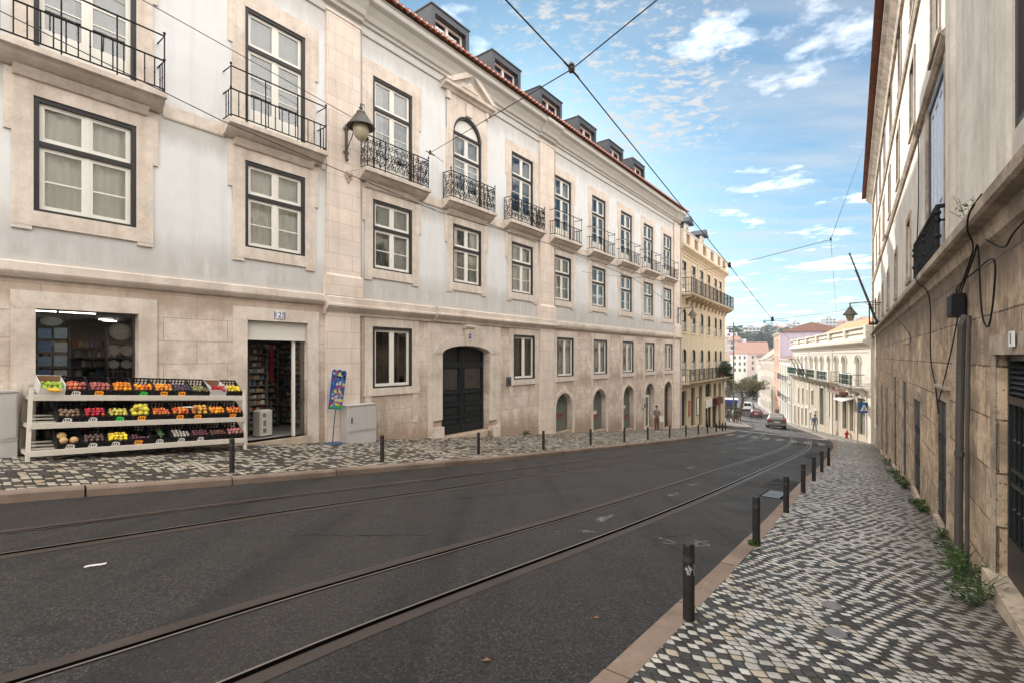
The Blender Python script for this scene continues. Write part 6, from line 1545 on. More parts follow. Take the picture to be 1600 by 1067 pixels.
# ------------------------------------------------------------------ street lamps
m_lampg=M('old lamp metal',(.085,.075,.068),.5,.3,5,40,.1); m_globe=M('milky lamp globe',(.42,.36,.25),.25,.15,4,30,0,spec=.6)
def lamp_head(e,x,y,z,sc=1.):
    mb=MB(); q=lambda pr:[(r*sc,h*sc) for r,h in pr]
    mb.lathe(q([(0,.60),(.025,.58),(.03,.5),(.055,.47),(.03,.43),(.05,.40),(.10,.38),(.12,.34),(.115,.30),(.16,.27),(.24,.14),(.33,.02),(.36,-.02),(.355,-.035),(.30,.0),(.18,.10)]),(x,y,z),20)
    s_=mb.build('lamp_shade',m_lampg,e,smooth=False)
    mb=MB(); mb.lathe(q([(.17,.08),(.2,-.02),(.2,-.14),(.16,-.27),(.09,-.35),(0,-.37)]),(x,y,z),16); mb.build('globe',m_globe,e,smooth=True)
L1=empty('wall_lamp',LW(8.66,.12,6.35),RZL,'large bell shaded street lamp on an iron bracket fixed to the stone pilaster, upper left','street lamp','street lamps on wall brackets')
mb=MB(); mb.box(-.035,.035,-.05,0,-.45,.55); mb.tube([(0,-.04,.4),(0,-.45,.52),(0,-.72,.62)],.028,6); mb.tube([(0,-.04,-.2),(0,-.3,.1),(0,-.5,.5)],.016,5); mb.ball((0,-.05,-.5),.05,8,5); mb.box(-.1,.1,-.03,0,-.3,-.26); mb.box(-.1,.1,-.03,0,.4,.44); mb.build('bracket',m_lampg,L1); lamp_head(L1,0,-.74,.30,1.12)
L2=empty('wall_lamp',LW(37.6,.16,3.4),RZL,'dark bell street lamp on an arm where the blue and yellow buildings meet','street lamp','street lamps on wall brackets')
mb=MB(); mb.box(-.04,.04,-.05,0,-.9,.35); mb.tube([(0,-.04,.25),(0,-1.2,.25)],.03,6); mb.tube([(0,-.04,-.3),(0,-.6,.2)],.018,5); mb.build('bracket',m_lampg,L2); lamp_head(L2,0,-1.1,-.30,.92)
L3=empty('wall_lamp',RW(34.3,.1,2.95),RZR,'bell street lamp hanging from a long arm on the right building against the sky','street lamp','street lamps on wall brackets')
mb=MB(); mb.box(-.05,.05,-.06,0,-.6,.3); mb.tube([(0,-.04,.15),(0,-1.0,.10),(0,-1.25,.08)],.03,6); mb.tube([(0,-.04,-.3),(0,-.5,.05)],.018,5); mb.build('bracket',m_lampg,L3); lamp_head(L3,0,-1.2,-.55,1.05)
for k,(l,lb) in enumerate(((3.9,'longest dark bare flagpole leaning from the far end of the right building'),(3.0,'shorter bare flagpole beside the longest one on the right building'))):
    mb=MB(); p=RW(31.5+k*.5,.15,1.75); q=RW(31.5+k*.5+.3,.15+l*.30,1.75+l*.95); mb.tube([p,q],[.05,.035],8); mb.ball(q,.055,8,5); o=mb.build('flagpole',m_zinc); tag(o,lb,'flagpole','flagpoles on the right building')
mb=MB(); mb.box(-31.9,-30.9,-.5,0,1.64,1.7); 
for k in range(9): mb.tube([(-31.9+k/8,-.48,1.68),(-31.9+k/8,-.48,2.7)],.015,4)
for z in (1.75,2.7): mb.tube([(-31.9,0,z),(-31.9,-.48,z),(-30.9,-.48,z),(-30.9,0,z)],.02,5)
o=mb.build('balcony',m_iron,RB)
# rosette anchor
mb=MB(); 
for k in range(6): a=k*math.pi/3; mb.ball((.09*math.cos(a),-.03,.09*math.sin(a)),.06,8,5,(1,.5,1))
mb.ball((0,-.05,0),.07,8,6); mb.ball((0,-.03,-.17),.05,8,5,(1,.5,1.4)); o=mb.build('wire_anchor',m_trimdk); o.location=LW(8.75,.10,5.42); o.rotation_euler=(0,0,RZL); tag(o,'carved stone rosette wire anchor on the pilaster below the bell lamp','wire anchor')
# ------------------------------------------------------------------ overhead wires
m_wire=M('black wire',(.012,.012,.014),.6,.1,5,40,0)
def wire(pts,r,label,sag=0.):
    P=[Vector(p) for p in pts]; out=[]
    for a,b in zip(P,P[1:]):
        n=10
        for k in range(n): t=k/n; q=a+(b-a)*t; q.z-=sag*4*t*(1-t); out.append(q)
    out.append(P[-1]); o=MB().tube(out,r*.78,5).build('overhead_wire',m_wire); tag(o,label,'wire','overhead tram wires'); return o
def PT(px,py,t): return ((px-800)/770*t, t, (557-py)/770*t)
N1=PT(893,109,6.9); N2=PT(1140,416,15.9); N3=PT(1207,500,25.5)
wire([PT(700,-95,4.9),N1,N2,N3,PT(1237,535,47),PT(1212,548,80)],.013,'thick contact wire running down the middle of the sky along the street')
wire([N1,PT(673,239,16.6),PT(693,254,17.9)],.011,'span wire from the wire crossing down to the left balconies')
wire([N1,PT(1600,-466,3.46)],.011,'span wire from the wire crossing up to the right building')
wire([PT(-600,-460,6.33),PT(552,185,14.6)],.012,'dark cable crossing the upper left facade to the bell lamp')
wire([N2,PT(1298,375,14.5),PT(1352,224,40)],.010,'span wire from the second junction to the right eaves')
wire([PT(1298,375,14.5),PT(1307,492,40)],.007,'thin drop wire hanging from the right span wire')
wire([N2,PT(1063,428,27),PT(987,435,24),PT(909,425,25.9)],.009,'span wire from the second junction back to the blue facade')
wire([N3,PT(1310,487,30),PT(1362,470,34.5)],.011,'span wire from the third junction to the right lamp')
wire([N3,PT(1133,508,42),PT(1066,512,39)],.010,'span wire from the third junction to the yellow building')
wire([PT(-40,-2,6.1),PT(346,189,6.87),PT(683,331,10.1),PT(860,382,14),PT(987,434,17.8),PT(1056,479,22),PT(1105,515,30),PT(1160,548,70)],.009,'thin contact wire over the left track crossing the facade')
wire([PT(540,270,14.75),PT(575,262,15.0),PT(683,331,10.1)],.006,'thin pull wire from the stone rosette to the left contact wire')
wire([PT(1139,470,45),PT(1300,473,60),PT(1362,477,30)],.006,'faint thin wire crossing the sky between the far facades')
for k,(p,lb) in enumerate(((N1,'tram wire insulator at the wire crossing high in the sky'),(N2,'tram wire insulator at the second junction near the yellow building'),(N3,'tram wire insulator at the third junction above the far street'),(PT(672,240,16.6),'brown insulator on the span wire by the ornate balcony'),(PT(1298,375,14.5),'small clamp where the right span wires meet'))):
    sc=(1,1.2,1.6,1,.6)[k]; mb=MB(); mb.lathe([(0,-.05*sc),(.035*sc,-.04*sc),(.05*sc,0),(.03*sc,.03*sc),(.045*sc,.06*sc),(.02*sc,.1*sc),(0,.11*sc)],p,8); mb.tube([(p[0]-.12*sc,p[1]-.15*sc,p[2]+.02),(p[0]+.12*sc,p[1]+.15*sc,p[2]-.03)],.015*sc,5); o=mb.build('wire_insulator',M('brown insulator',(.07,.035,.02),.4,.3,9,40,0) if k in (0,3) else m_wire); tag(o,lb,'insulator','wire insulators')
mb=MB(); x,y=XY(63,.4); mb.tube([(27.2,60.5,-drop(66)),(27.2,60.5,4.2)],[.11,.07],8); o=mb.build('tram_pole',M('grey green pole',(.11,.12,.10),.6,.2,4,40,0)); tag(o,'slim grey green tram wire pole on the plaza beyond the yellow building','pole')
mb=MB(); mb.tube([(40.2,61.0,-.5),(40.2,61,2.3)],.05,6); mb.tube([(38.2,61,1.4),(42.5,61,1.45)],.03,5)

# ------------------------------------------------------------------ road markings, grate, litter
def roadquad(mb,pts,dz=.011):
    mb.quad(*[(*XY(s,w),zroad(s)+dz) for s,w in pts])
mb=MB(); rr=random.Random(17)
for k in range(9):
    w=3.9+k*.82+rr.uniform(-.03,.03); s0=35.2-(k-4)*.25
    if k in (2,3): pass
    roadquad(mb,[(s0,w),(s0,w+.42),(s0+2.9,w+.40-.35),(s0+2.9,w-.35)])
struct(mb.build('zebra_crossing',holes(M('zebra paint',(.20,.195,.185),.8,.25,4,30,.2,blotch=.4,dirt=(.07,.065,.06)),4.,.5,.64)))
mb=MB(); s0=41.2
roadquad(mb,[(45.8,1.3),(42.3,9.4),(43.1,9.5),(46.7,1.5)],.005)
struct(mb.build('stone_band',M('pale setts band',(.33,.31,.285),.8,.25,3,20,.3,blotch=.3,dirt=(.1,.09,.08))))
mb=MB(); rr=random.Random(19)
for s0,w0,ln,wd in ((5.9,9.25,.55,.1),(6.35,9.6,.25,.22),(7.3,9.3,.8,.08),(10.5,9.3,.7,.1),(12.4,9.2,.9,.1),(15.5,8.1,1.1,.09),(19,7.4,1.2,.1),(23,7.2,1.5,.12),(26.,7.3,1.5,.3),(28.5,8.0,1.8,.14),(7.1,10.9,.5,.14),(6.8,10.5,.3,.2),(31,6.6,1.6,.15)):
    n=11; pts=[]
    for k in range(n): a=6.28*k/n; q=rr.uniform(.6,1.15); pts.append((s0+ln/2*q*math.cos(a),w0+wd/2*q*math.sin(a)*2))
    mb.add([(*XY(s,w),zroad(s)+.006) for s,w in pts],[tuple(range(n))])
struct(mb.build('worn_paint_patches',m_worn))
mb=MB(); rr=random.Random(23)
for s0,w0,ln,wd in ((24,9.9,4,.6),(33,8.,3,2.),(13.5,10.4,2.2,.7)):
    roadquad(mb,[(s0,w0),(s0+.05,w0+wd),(s0+ln,w0+wd-.04),(s0+ln-.06,w0+.03)],.0025)
struct(mb.build('asphalt_patch',holes(M('darker asphalt patch',(.014,.013,.013),.8,.25,30,60,.4),1.5,.45,.6)))
mb=MB(); rr=random.Random(29)
for s0,w0,s1,w1,n in ((6.9,9.95,6.4,11.2,16),(6.6,10.3,8.4,10.9,14),(3.2,7.0,4.6,8.2,18),(5.5,6.6,9.5,7.6,26),(10,9.9,12,10.9,18),(2.0,6.3,3.4,5.4,16),(13,7.0,15.5,8.2,22),(17,9.9,20,10.6,20)):
    pr=None
    for k in range(n+1):
        t=k/n; a=s0+(s1-s0)*t+rr.uniform(-.05,.05); w_=w0+(w1-w0)*t+rr.uniform(-.06,.06); hw_=.0045*(1-abs(2*t-1)*.7)*rr.uniform(.5,1.5)
        cur=((*XY(a-hw_,w_+hw_),zroad(a)+.0022),(*XY(a+hw_,w_-hw_),zroad(a)+.0022))
        if pr: mb.quad(pr[0],pr[1],cur[1],cur[0])
        pr=cur
struct(mb.build('road_cracks',m_groove))
GR=empty('drain_grate',(0,0,0),0,'iron drain grate in the gutter beside the third right bollard','drain grate'); mb=MB(); mb2=MB()
for k in range(7):
    s0=12.15+k*.15; roadquad(mb,[(s0,10.72),(s0,11.08),(s0+.075,11.08),(s0+.075,10.72)],.014)
roadquad(mb2,[(12.1,10.68),(12.1,11.12),(13.2,11.12),(13.2,10.68)],.006); mb.build('bars',m_steel,GR); mb2.build('frame',m_groove,GR)
for k,(px,py) in enumerate(((3.0,4.62),(2.66,4.05))):
    mb=MB(); z=G(px,py); mb.lathe([(0,.012),(.075,.012),(.085,.004),(.085,-.02)],(px,py,z),18); o=mb.build('valve_cover',M('iron cover',(.16,.155,.16),.6,.3,20,60,.3)); tag(o,['small round iron cover in the right pavement, farther of two','small round iron cover in the right pavement, nearer of two'][k],'valve cover','iron covers in the right pavement')
mb=MB(); s_,w_=1.35,6.83; x,y=XY(s_,w_); z=zroad(s_)+.02
P=[(-.075,-.04),(-.025,-.008),(.025,.01),(.075,.038)]
for (a,b),(c,d) in zip(P,P[1:]): mb.quad((x+a,y+b-.010,z),(x+c,y+d-.007,z+.004),(x+c,y+d+.007,z+.012),(x+a,y+b+.010,z+.01))
o=mb.build('feather',m_tagw); tag(o,'small white feather lying on the asphalt at the lower left','feather')
x,y=XY(2.2,10.6)
for k,(s_,w_,lb) in enumerate(((3.9,10.95,'brown leaf on the asphalt left of the nearest bollard'),(2.7,10.7,'brown leaf on the asphalt at the lower middle'))):
    x,y=XY(s_,w_); mb=MB(); mb.add([(x-.03,y,zroad(s_)+.012),(x,y-.018,zroad(s_)+.02),(x+.03,y+.01,zroad(s_)+.012),(x,y+.02,zroad(s_)+.022)],[(0,1,2,3)]); o=mb.build('leaf',M('dry brown leaf',(.22,.10,.05),.8,.3,9,40,0)); tag(o,lb,'leaf')
# crossing sign, hydrant, cabinet on the right
SP=empty('crossing_sign',(23.75,33.3,G(23.75,33.3)),R(-8),'blue square pedestrian crossing sign with white triangle on a thin pole at the far right','road sign')
mb=MB(); mb.tube([(-.36,0,-.1),(-.36,0,2.75)],.035,8); mb.build('pole',M('galvanised pole',(.25,.25,.25),.5,.1,4,40,0),SP)
mb=MB(); mb.cbox(-.34,.36,-.05,-.03,2.0,2.7,.008); sb=mb.build('sign_panel',M('blue sign face',(.02,.085,.26),.4,.1,4,40,0),SP)
mb=MB(); mb.extr([(-.25,2.12),(.27,2.12),(.01,2.6)],-.054,-.05); tri=mb.build('white_triangle',m_enam,sb)
mb=MB(); mb.ell((.01,2.44),.028,.03,-.058,-.054,10); mb.extr([(-.02,2.40),(.04,2.40),(.05,2.28),(-.01,2.28)],-.058,-.054); mb.extr([(-.01,2.28),(.03,2.28),(-.04,2.15),(-.07,2.15)],-.058,-.054); mb.extr([(.01,2.28),(.05,2.28),(.10,2.15),(.07,2.15)],-.058,-.054); mb.box(-.16,.18,-.058,-.054,2.13,2.145); mb.build('walking_figure',m_ink,sb)
HY=empty('fire_hydrant',(25.6,37.7,G(25.6,37.7)),0,'red fire hydrant on the pavement before the white building','fire hydrant'); m_hyd=M('red hydrant paint',(.42,.04,.035),.4,.15,5,40,0)
mb=MB(); mb.lathe([(.13,0),(.13,.05),(.09,.07),(.085,.4),(.12,.42),(.12,.46),(.09,.5),(.06,.58),(0,.62)],n=12); mb.build('body',m_hyd,HY); mb=MB(); mb.tube([(-.16,0,.36),(.16,0,.36)],.05,8); mb.tube([(0,-.15,.3),(0,0,.3)],.055,8); mb.build('outlet',m_hyd,HY)
cabinet('utility_cabinet',(21.55,28.9,G(21.55,28.9)),R(-35),.42,.4,1.15,'small grey utility cabinet against the far end of the right stone wall')

# ------------------------------------------------------------------ vehicles
m_tyre=M('tyre rubber',(.015,.015,.016),.8,.2,9,50,.1); m_rim=M('alloy rim',(.35,.35,.36),.35,.1,9,50,0,metal=.8); m_autog=M('car window',(.012,.014,.017),.08,.1,3,20,0,spec=.8); m_tail=M('red tail lamp',(.40,.015,.015),.25,.1,6,30,0,spec=.6); m_plt=M('number plate white',(.65,.65,.6),.5,.05,5,30,0)
def carpaint(n,c,metal=.3): return M(n,c,.3,.05,3,40,0,metal=metal,spec=.5,coat=.6)
def make_car(name,paint,L,Wd,H,label,van=False):
    """x across, +y forward, origin at the rear on the ground"""
    e=empty(name); tag(e,label,'van' if van else 'car','vehicles in the street')
    hw=Wd/2; sh=H*.60 if not van else H*.52
    if van: st_=[(0,.40,sh,H*.93,.84),(.12,.30,sh,H*.985,.86),(L*.35,.26,sh,H,.86),(L*.62,.26,sh,H*.99,.85),(L*.72,.26,sh,H*.93,.8),(L*.86,.26,sh*1.0,sh*1.03,.8),(L*.97,.30,sh*.8,sh*.82,.8),(L,.38,sh*.6,sh*.62,.74)]
    else: st_=[(0,.42,sh*.98,sh*1.02,.82),(.10,.34,sh,H*.80,.74),(.42,.26,sh,H*.955,.71),(L*.28,.24,sh*.99,H,.71),(L*.47,.24,sh*.97,H*.985,.70),(L*.56,.24,sh*.96,H*.90,.70),(L*.70,.24,sh*.94,sh*.97,.78),(L*.88,.26,sh*.84,sh*.86,.78),(L*.97,.32,sh*.68,sh*.70,.74),(L,.38,sh*.52,sh*.54,.68)]
    def ring(y,zb,zs,zr,rf,k):
        a=hw*(.92 if y<.05 or y>L*.96 else 1.)
        return [(-a*.88,y,zb),(-a*.985,y,zb+.12),(-a,y,(zb+zs)/2),(-a*.97,y,zs),(-hw*rf,y,max(zr-.06,zs+.005)),(-hw*rf*.86,y,max(zr,zs+.01)),(hw*rf*.86,y,max(zr,zs+.01)),(hw*rf,y,max(zr-.06,zs+.005)),(a*.97,y,zs),(a,y,(zb+zs)/2),(a*.985,y,zb+.12),(a*.88,y,zb)]
    mb=MB(); R_=[ring(*s,0) for s in st_]; n=12; vs=[p for r in R_ for p in r]; fs=[]
    for i in range(len(R_)-1):
        for k in range(n): fs.append((i*n+k,i*n+(k+1)%n,(i+1)*n+(k+1)%n,(i+1)*n+k))
    fs+=[tuple(range(n)),tuple(reversed(range((len(R_)-1)*n,len(R_)*n)))]
    mb.add(vs,fs); b=mb.build('body',paint,e)
    bev=b.modifiers.new('bevel','BEVEL'); bev.width=.035; bev.segments=2; bev.limit_method='ANGLE'; bev.angle_limit=R(25)
    # glass sheets set just proud of the body
    mb=MB(); r0,r1=(R_[0],R_[1]) if not van else (R_[0],R_[0])
    if van:
        z0,z1=sh*1.08,H*.86; mb.box(-hw*.70,-.03,-.012,.0,z0,z1); mb.box(.03,hw*.70,-.012,0,z0,z1)
    else:
        def lerp(a,b,t): return Vector(a)+(Vector(b)-Vector(a))*t
        A=[lerp(R_[1][4],R_[2][4],-.02),lerp(R_[1][7],R_[2][7],-.02)]
        p0=Vector((-hw*.70,.03,sh*1.06)); p1=Vector((hw*.70,.03,sh*1.06)); q0=Vector((-hw*.60,.36,H*.925)); q1=Vector((hw*.60,.36,H*.925)); off=Vector((0,-.03,.02))
        mb.add([p0+off,p1+off,q1+off,q0+off,p0,p1,q1,q0],[(0,1,2,3),(7,6,5,4),(0,4,5,1),(1,5,6,2),(2,6,7,3),(3,7,4,0)])
    mb.build('rear_window',m_autog,b)
    mb=MB()
    for s_ in (-1,1):
        if van: pts=[(L*.60,sh*1.05),(L*.74,sh*1.05),(L*.70,H*.88),(L*.60,H*.90)]
        else: pts=[(.55,sh*1.03),(L*.62,sh*1.0),(L*.54,H*.88),(L*.30,H*.95),(.62,H*.92)]
        fx=lambda z: s_*(hw*.97+(hw*st_[3][4]-hw*.97)*max(0,min(1,(z-sh)/(H-.06-sh)))+.008)
        mb.add([(fx(z),y,z) for y,z in pts],[tuple(range(len(pts)))])
    mb.build('side_window',m_autog,b)
    y0,y1=(L*.72,L*.86) if van else (L*.57,L*.69)
    mb=MB(); mb.add([(-hw*.7,y1+.02,sh*1.02),(hw*.7,y1+.02,sh*1.02),(hw*.62,y0+.03,H*.90),(-hw*.62,y0+.03,H*.90)],[(0,1,2,3)]); mb.build('windscreen',m_autog,b)
    for s_ in (-1,1):
        mb=MB()
        if van: mb.box(s_*hw*.80,s_*hw*.92,-.02,.05,sh*.75,sh*1.35)
        else: mb.box(s_*hw*.58,s_*hw*.93,-.03,.12,sh*.80,sh*1.0)
        mb.build('tail_light',m_tail,e)
    mb=MB(); mb.box(-.26,.26,-.035,-.0,sh*.66,sh*.66+.11); mb.build('number_plate',m_plt,e)
    mb=MB(); mb.cbox(-hw*.93,hw*.93,-.09,.15,.30,.52 if not van else .5,.03); mb.build('bumper',paint if not van else m_iron,e)
    mb=MB(); mb.box(-hw*.8,hw*.8,-.05,.3,.2,.31); mb.build('underside',m_iron,e)
    for y in (L*.19,L*.81):
        for s_ in (-1,1):
            mb=MB(); mb.lathe([(.2,-.1),(.31,-.1),(.325,-.07),(.325,.07),(.31,.1),(.2,.1)],n=18); mb.xf(Matrix.Rotation(R(90),4,'Y')); w=mb.build('wheel',m_tyre,e,loc=(s_*(hw-.11),y,.325))
            mb=MB(); mb.lathe([(0,.085),(.06,.095),(.19,.08),(.2,.06)],n=12); mb.xf(Matrix.Rotation(R(90)*s_,4,'Y')); mb.build('rim',m_rim,w)
    mb=MB()
    for s_ in (-1,1): mb.box(s_*(hw+.01),s_*(hw+.17),L*.62,L*.68,sh*.98,sh*1.12)
    mb.build('mirror',paint,e)
    return e
def put_car(e,x,y,dx,dy):
    s,w=SW(x,y); L=3.0; d=Vector((dx,dy)).normalized(); z0=G(x,y,True)+.004; z1=G(x+d.x*L,y+d.y*L,True)+.004
    f=Vector((d.x*L,d.y*L,z1-z0)).normalized(); r=f.cross(Vector((0,0,1))).normalized(); u=r.cross(f)
    Mx=Matrix((r,f,u)).transposed().to_4x4(); Mx.translation=Vector((x,y,z0)); e.matrix_world=Mx
c1=make_car('parked_car' if 0 else 'car',carpaint('beige grey car paint',(.13,.12,.108)),4.2,1.80,1.55,'beige grey hatchback driving away past the white building'); put_car(c1,27.2,50.6,.42,.91)
c2=make_car('car',carpaint('dark red car paint',(.075,.014,.018)),4.1,1.76,1.5,'dark red hatchback behind the white van in the far street'); put_car(c2,40.6,81.9,.44,.9)
c3=make_car('van',carpaint('white van paint',(.62,.64,.66),0),4.9,1.9,2.05,'white delivery van going down the far street',True); put_car(c3,51.3,107.4,.46,.89)
c4_=make_car('car',carpaint('dark blue car paint',(.03,.05,.12)),4.1,1.75,1.5,'dark blue car ahead of the white van'); put_car(c4_,58.5,121,.46,.89)
for k,(x,y,lb) in enumerate(((86,178,'dark car parked on the left at the far end of the street'),(97,200,'black car parked farthest down the street'),(78,158,'grey car parked on the right of the far street'))):
    c=copy_tree(c4_ if k<2 else c1,label=lb); put_car(c,x,y,.45,.89)
c5=copy_tree(c4_,label='dark car waiting behind the group of people at the plaza'); put_car(c5,32.3,75.5,-.8,.6)
# blue kiosk roof behind the people
KE=empty('kiosk',(31.6,71.5,G(31.6,71.5)),R(-20),'small kiosk with pale roof and blue band behind the people at the plaza','kiosk')
mb=MB(); mb.box(-.9,.9,-.7,.7,0,2.3); mb.build('body',m_zinc,KE); mb=MB(); mb.cbox(-1.1,1.1,-.9,.9,2.75,2.9,.03); mb.build('roof',m_enam,KE); mb=MB(); mb.box(-1.0,1.0,-.8,.8,2.3,2.75); mb.build('blue_band',m_blue,KE)

# ------------------------------------------------------------------ people
def skinmesh(chains,mat,name,parent,sub=2):
    """chains: list of lists of (point, radius); points at the same place are merged"""
    vs=[];rs=[];es=[];idx={}
    for ch in chains:
        pr=None
        for p,r in ch:
            k=tuple(round(c,4) for c in p)
            if k not in idx: idx[k]=len(vs); vs.append(p); rs.append(r)
            i=idx[k]
            if pr is not None: es.append((pr,i))
            pr=i
    me=bpy.data.meshes.new('sk'); me.from_pydata(vs,es,[]); o=bpy.data.objects.new('sk',me); col.objects.link(o)
    md=o.modifiers.new('skin','SKIN'); md.use_smooth_shade=True
    if not me.skin_vertices:
        bpy.context.view_layer.objects.active=o
        me.attributes  # skin layer is created by the modifier below
    bm=__import__('bmesh').new(); bm.from_mesh(me); lay=bm.verts.layers.skin.verify(); bm.verts.ensure_lookup_table()
    for i,v in enumerate(bm.verts): v[lay].radius=(rs[i],rs[i]) if not isinstance(rs[i],tuple) else rs[i]; v[lay].use_root=(i==0)
    bm.to_mesh(me); bm.free()
    sd=o.modifiers.new('sub','SUBSURF'); sd.levels=sub; sd.render_levels=sub
    bpy.context.view_layer.update(); dg=bpy.context.evaluated_depsgraph_get()
    m2=bpy.data.meshes.new_from_object(o.evaluated_get(dg)); bpy.data.objects.remove(o); bpy.data.meshes.remove(me)
    m2.materials.clear(); m2.materials.append(mat); m2.polygons.foreach_set('use_smooth',[True]*len(m2.polygons))
    n=bpy.data.objects.new(name,m2); col.objects.link(n); n.parent=parent; return n
def cl(n,c): return M(n,c,.9,.15,6,50,.1)
skin1=M('skin',(.30,.165,.105),.6,.08,9,40,0); hair1=M('black hair',(.014,.011,.010),.7,.3,20,60,.2); shoe1=M('white shoes',(.55,.55,.54),.6,.1,6,40,0); shoe2=M('dark shoes',(.03,.028,.027),.6,.1,6,40,0)
def person(loc,rz,label,top,bottom,hair,shoe,H=1.72,stride=.0,arms='down',group=None,sleeve=True,long_hair=False):
    """faces -y; built at 1.72 m and scaled"""
    e=empty('person',loc,rz,label,'person',group); k=H/1.72; e.scale=(k,k,k)
    hp=.92; f=stride
    LA=[((.0,0,hp),.11),((.085,0,hp-.06),.085),((.10,-f*.5,.50),.058),((.105,-f*.5+f*.9 if f else .0,.09),.04)]
    RA=[((.0,0,hp),.11),((-.085,0,hp-.06),.085),((-.10,f*.35,.50),.058),((-.105,f*.9,.09+f*.12),.04)]
    if f: LA[3]=((.105,-f*.75,.09),.04)
    tor=[((0,0,hp),.12),((0,.0,1.08),(.125,.10)),((0,.0,1.28),(.15,.11)),((0,.01,1.40),(.11,.085)),((0,.0,1.49),.05),((0,-.01,1.56),.055)]
    if arms=='down':
        la=[((0,.01,1.40),.1),((.17,.0,1.385),.058),((.225,.03,1.12),.043),((.235,-.03,.90),.032)]; ra=[((0,.01,1.40),.1),((-.17,.0,1.385),.058),((-.225,.03,1.12),.043),((-.235,-.03,.90),.032)]
    elif arms=='crossed':
        la=[((0,.01,1.40),.1),((.17,.0,1.385),.058),((.225,-.01,1.12),.045),((.03,-.19,1.13),.034)]; ra=[((0,.01,1.40),.1),((-.17,.0,1.385),.058),((-.225,-.01,1.11),.045),((-.02,-.20,1.19),.034)]
    else: # one hand raised to the chest
        la=[((0,.01,1.40),.1),((.17,.0,1.385),.058),((.225,.03,1.12),.043),((.235,-.03,.90),.032)]; ra=[((0,.01,1.40),.1),((-.17,.0,1.385),.058),((-.21,-.03,1.13),.045),((-.07,-.24,1.25),.034)]
    head=[((0,-.01,1.56),.05),((0,-.015,1.62),(.072,.085)),((0,-.015,1.68),(.072,.088)),((0,-.01,1.715),(.05,.06))]
    # continuous skin figure (slimmer than its clothes)
    sl=lambda ch,d:[(p,(r-d if not isinstance(r,tuple) else (r[0]-d,r[1]-d))) for p,r in ch]
    def hand(end,prev):
        v=(Vector(end)-Vector(prev)).normalized(); p1=Vector(end)+v*.06; return p1,v
    chains=[sl(tor,.02)+[(p,r) for p,r in head[1:]],sl(LA,.015)+[((LA[3][0][0],LA[3][0][1]-.02,.04),.03),((LA[3][0][0],LA[3][0][1]-.12,.03),.025)],sl(RA,.015)+[((RA[3][0][0],RA[3][0][1]-.02,RA[3][0][2]-.05),.03),((RA[3][0][0],RA[3][0][1]-.12,RA[3][0][2]-.06),.025)]]
    for ch in (la,ra):
        c=sl(ch,.008); end=Vector(ch[-1][0]); v=(end-Vector(ch[-2][0])).normalized(); palm=end+v*.07
        c.append((tuple(palm),.032)); chains.append(c)
        side=v.cross(Vector((0,1,.2))).normalized()
        for q,(ln) in enumerate((.065,.075,.07,.055)):
            b=palm+side*(q-1.5)*.018; chains.append([(tuple(palm),.032),(tuple(b+v*.03),.010),(tuple(b+v*(.03+ln*.6)+Vector((0,-.006,0))),.009),(tuple(b+v*(.03+ln)+Vector((0,-.018,-.004))),.007)])
        chains.append([(tuple(palm),.032),(tuple(palm-side*.03),.011),(tuple(palm-side*.045+v*.04),.009)])
    skinmesh(chains,skin1,'body',e,1)
    # face
    mb=MB(); mb.ball((0,-.103,1.625),.016,6,5,(.7,1,1.3)); 
    for s_ in (-1,1): mb.ball((s_*.078,.0,1.63),.022,6,5,(.4,.7,1.2))
    mb.build('nose_and_ears',skin1,e)
    mb=MB()
    for s_ in (-1,1): mb.ball((s_*.03,-.094,1.648),.010,6,4,(1.2,.5,.6)); mb.box(s_*.015,s_*.048,-.1,-.09,1.664,1.67)
    mb.box(-.025,.025,-.098,-.09,1.582,1.588); mb.build('eyes_and_mouth',hair1,e)
    mb=MB(); mb.ball((0,.012,1.675),.092,12,8,(.95,1.05,.88)); 
    if long_hair: mb.ball((0,.06,1.58),.085,10,7,(.95,.6,1.5))
    h=mb.build('hair',hair,e,smooth=True); 
    for v in h.data.vertices:
        if v.co.y<-.045 and v.co.z<1.70: v.co.y=-.045
    tp=[(p,(r+.012 if not isinstance(r,tuple) else (r[0]+.014,r[1]+.014))) for p,r in tor[:4]]+[((0,0,1.45),.065)]
    n=4 if sleeve else 3
    ch=[tp]+[[(p,r+.014) for p,r in a[:n]] for a in (la,ra)]
    if sleeve: pass
    skinmesh(ch,top,'jacket',e,1)
    skinmesh([[(p,r+.012) for p,r in A] for A in (LA,RA)]+[[((0,0,hp),.12),((0,0,1.0),(.13,.105))]],bottom,'trousers',e,1)
    for A in (LA,RA):
        mb=MB(); p=A[3][0]; mb.ball((p[0],p[1]-.055,max(.04,p[2]-.045)),.06,8,6,(.75,2.1,.65)); mb.build('shoe',shoe,e,smooth=True)
    return e
mx,my,_=LW(30.2,1.35,0); s_,w_=SW(mx,my)
man=person((mx,my,zpave(s_,w_)+.005),R(20),'man in grey shirt and brown trousers standing by the arched doors with arms folded','dummy' and cl('grey shirt',(.17,.165,.19)),cl('brown trousers',(.12,.055,.04)),hair1,shoe1,1.66,0,'crossed',sleeve=False)
mb=MB(); mb.extr([(-.15,0),(.15,0),(.17,.32),(-.17,.32)],-.05,.05); mb.tube([(-.08,0,.32),(-.05,0,.5),(.05,0,.5),(.08,0,.32)],.008,5); bg=mb.build('carrier_bag',m_enam); bg.location=(mx+.30,my+.02,zpave(s_,w_)+.66); bg.rotation_euler=(0,0,R(25)); tag(bg,'white carrier bag hanging at the side of the man by the arched doors','bag')
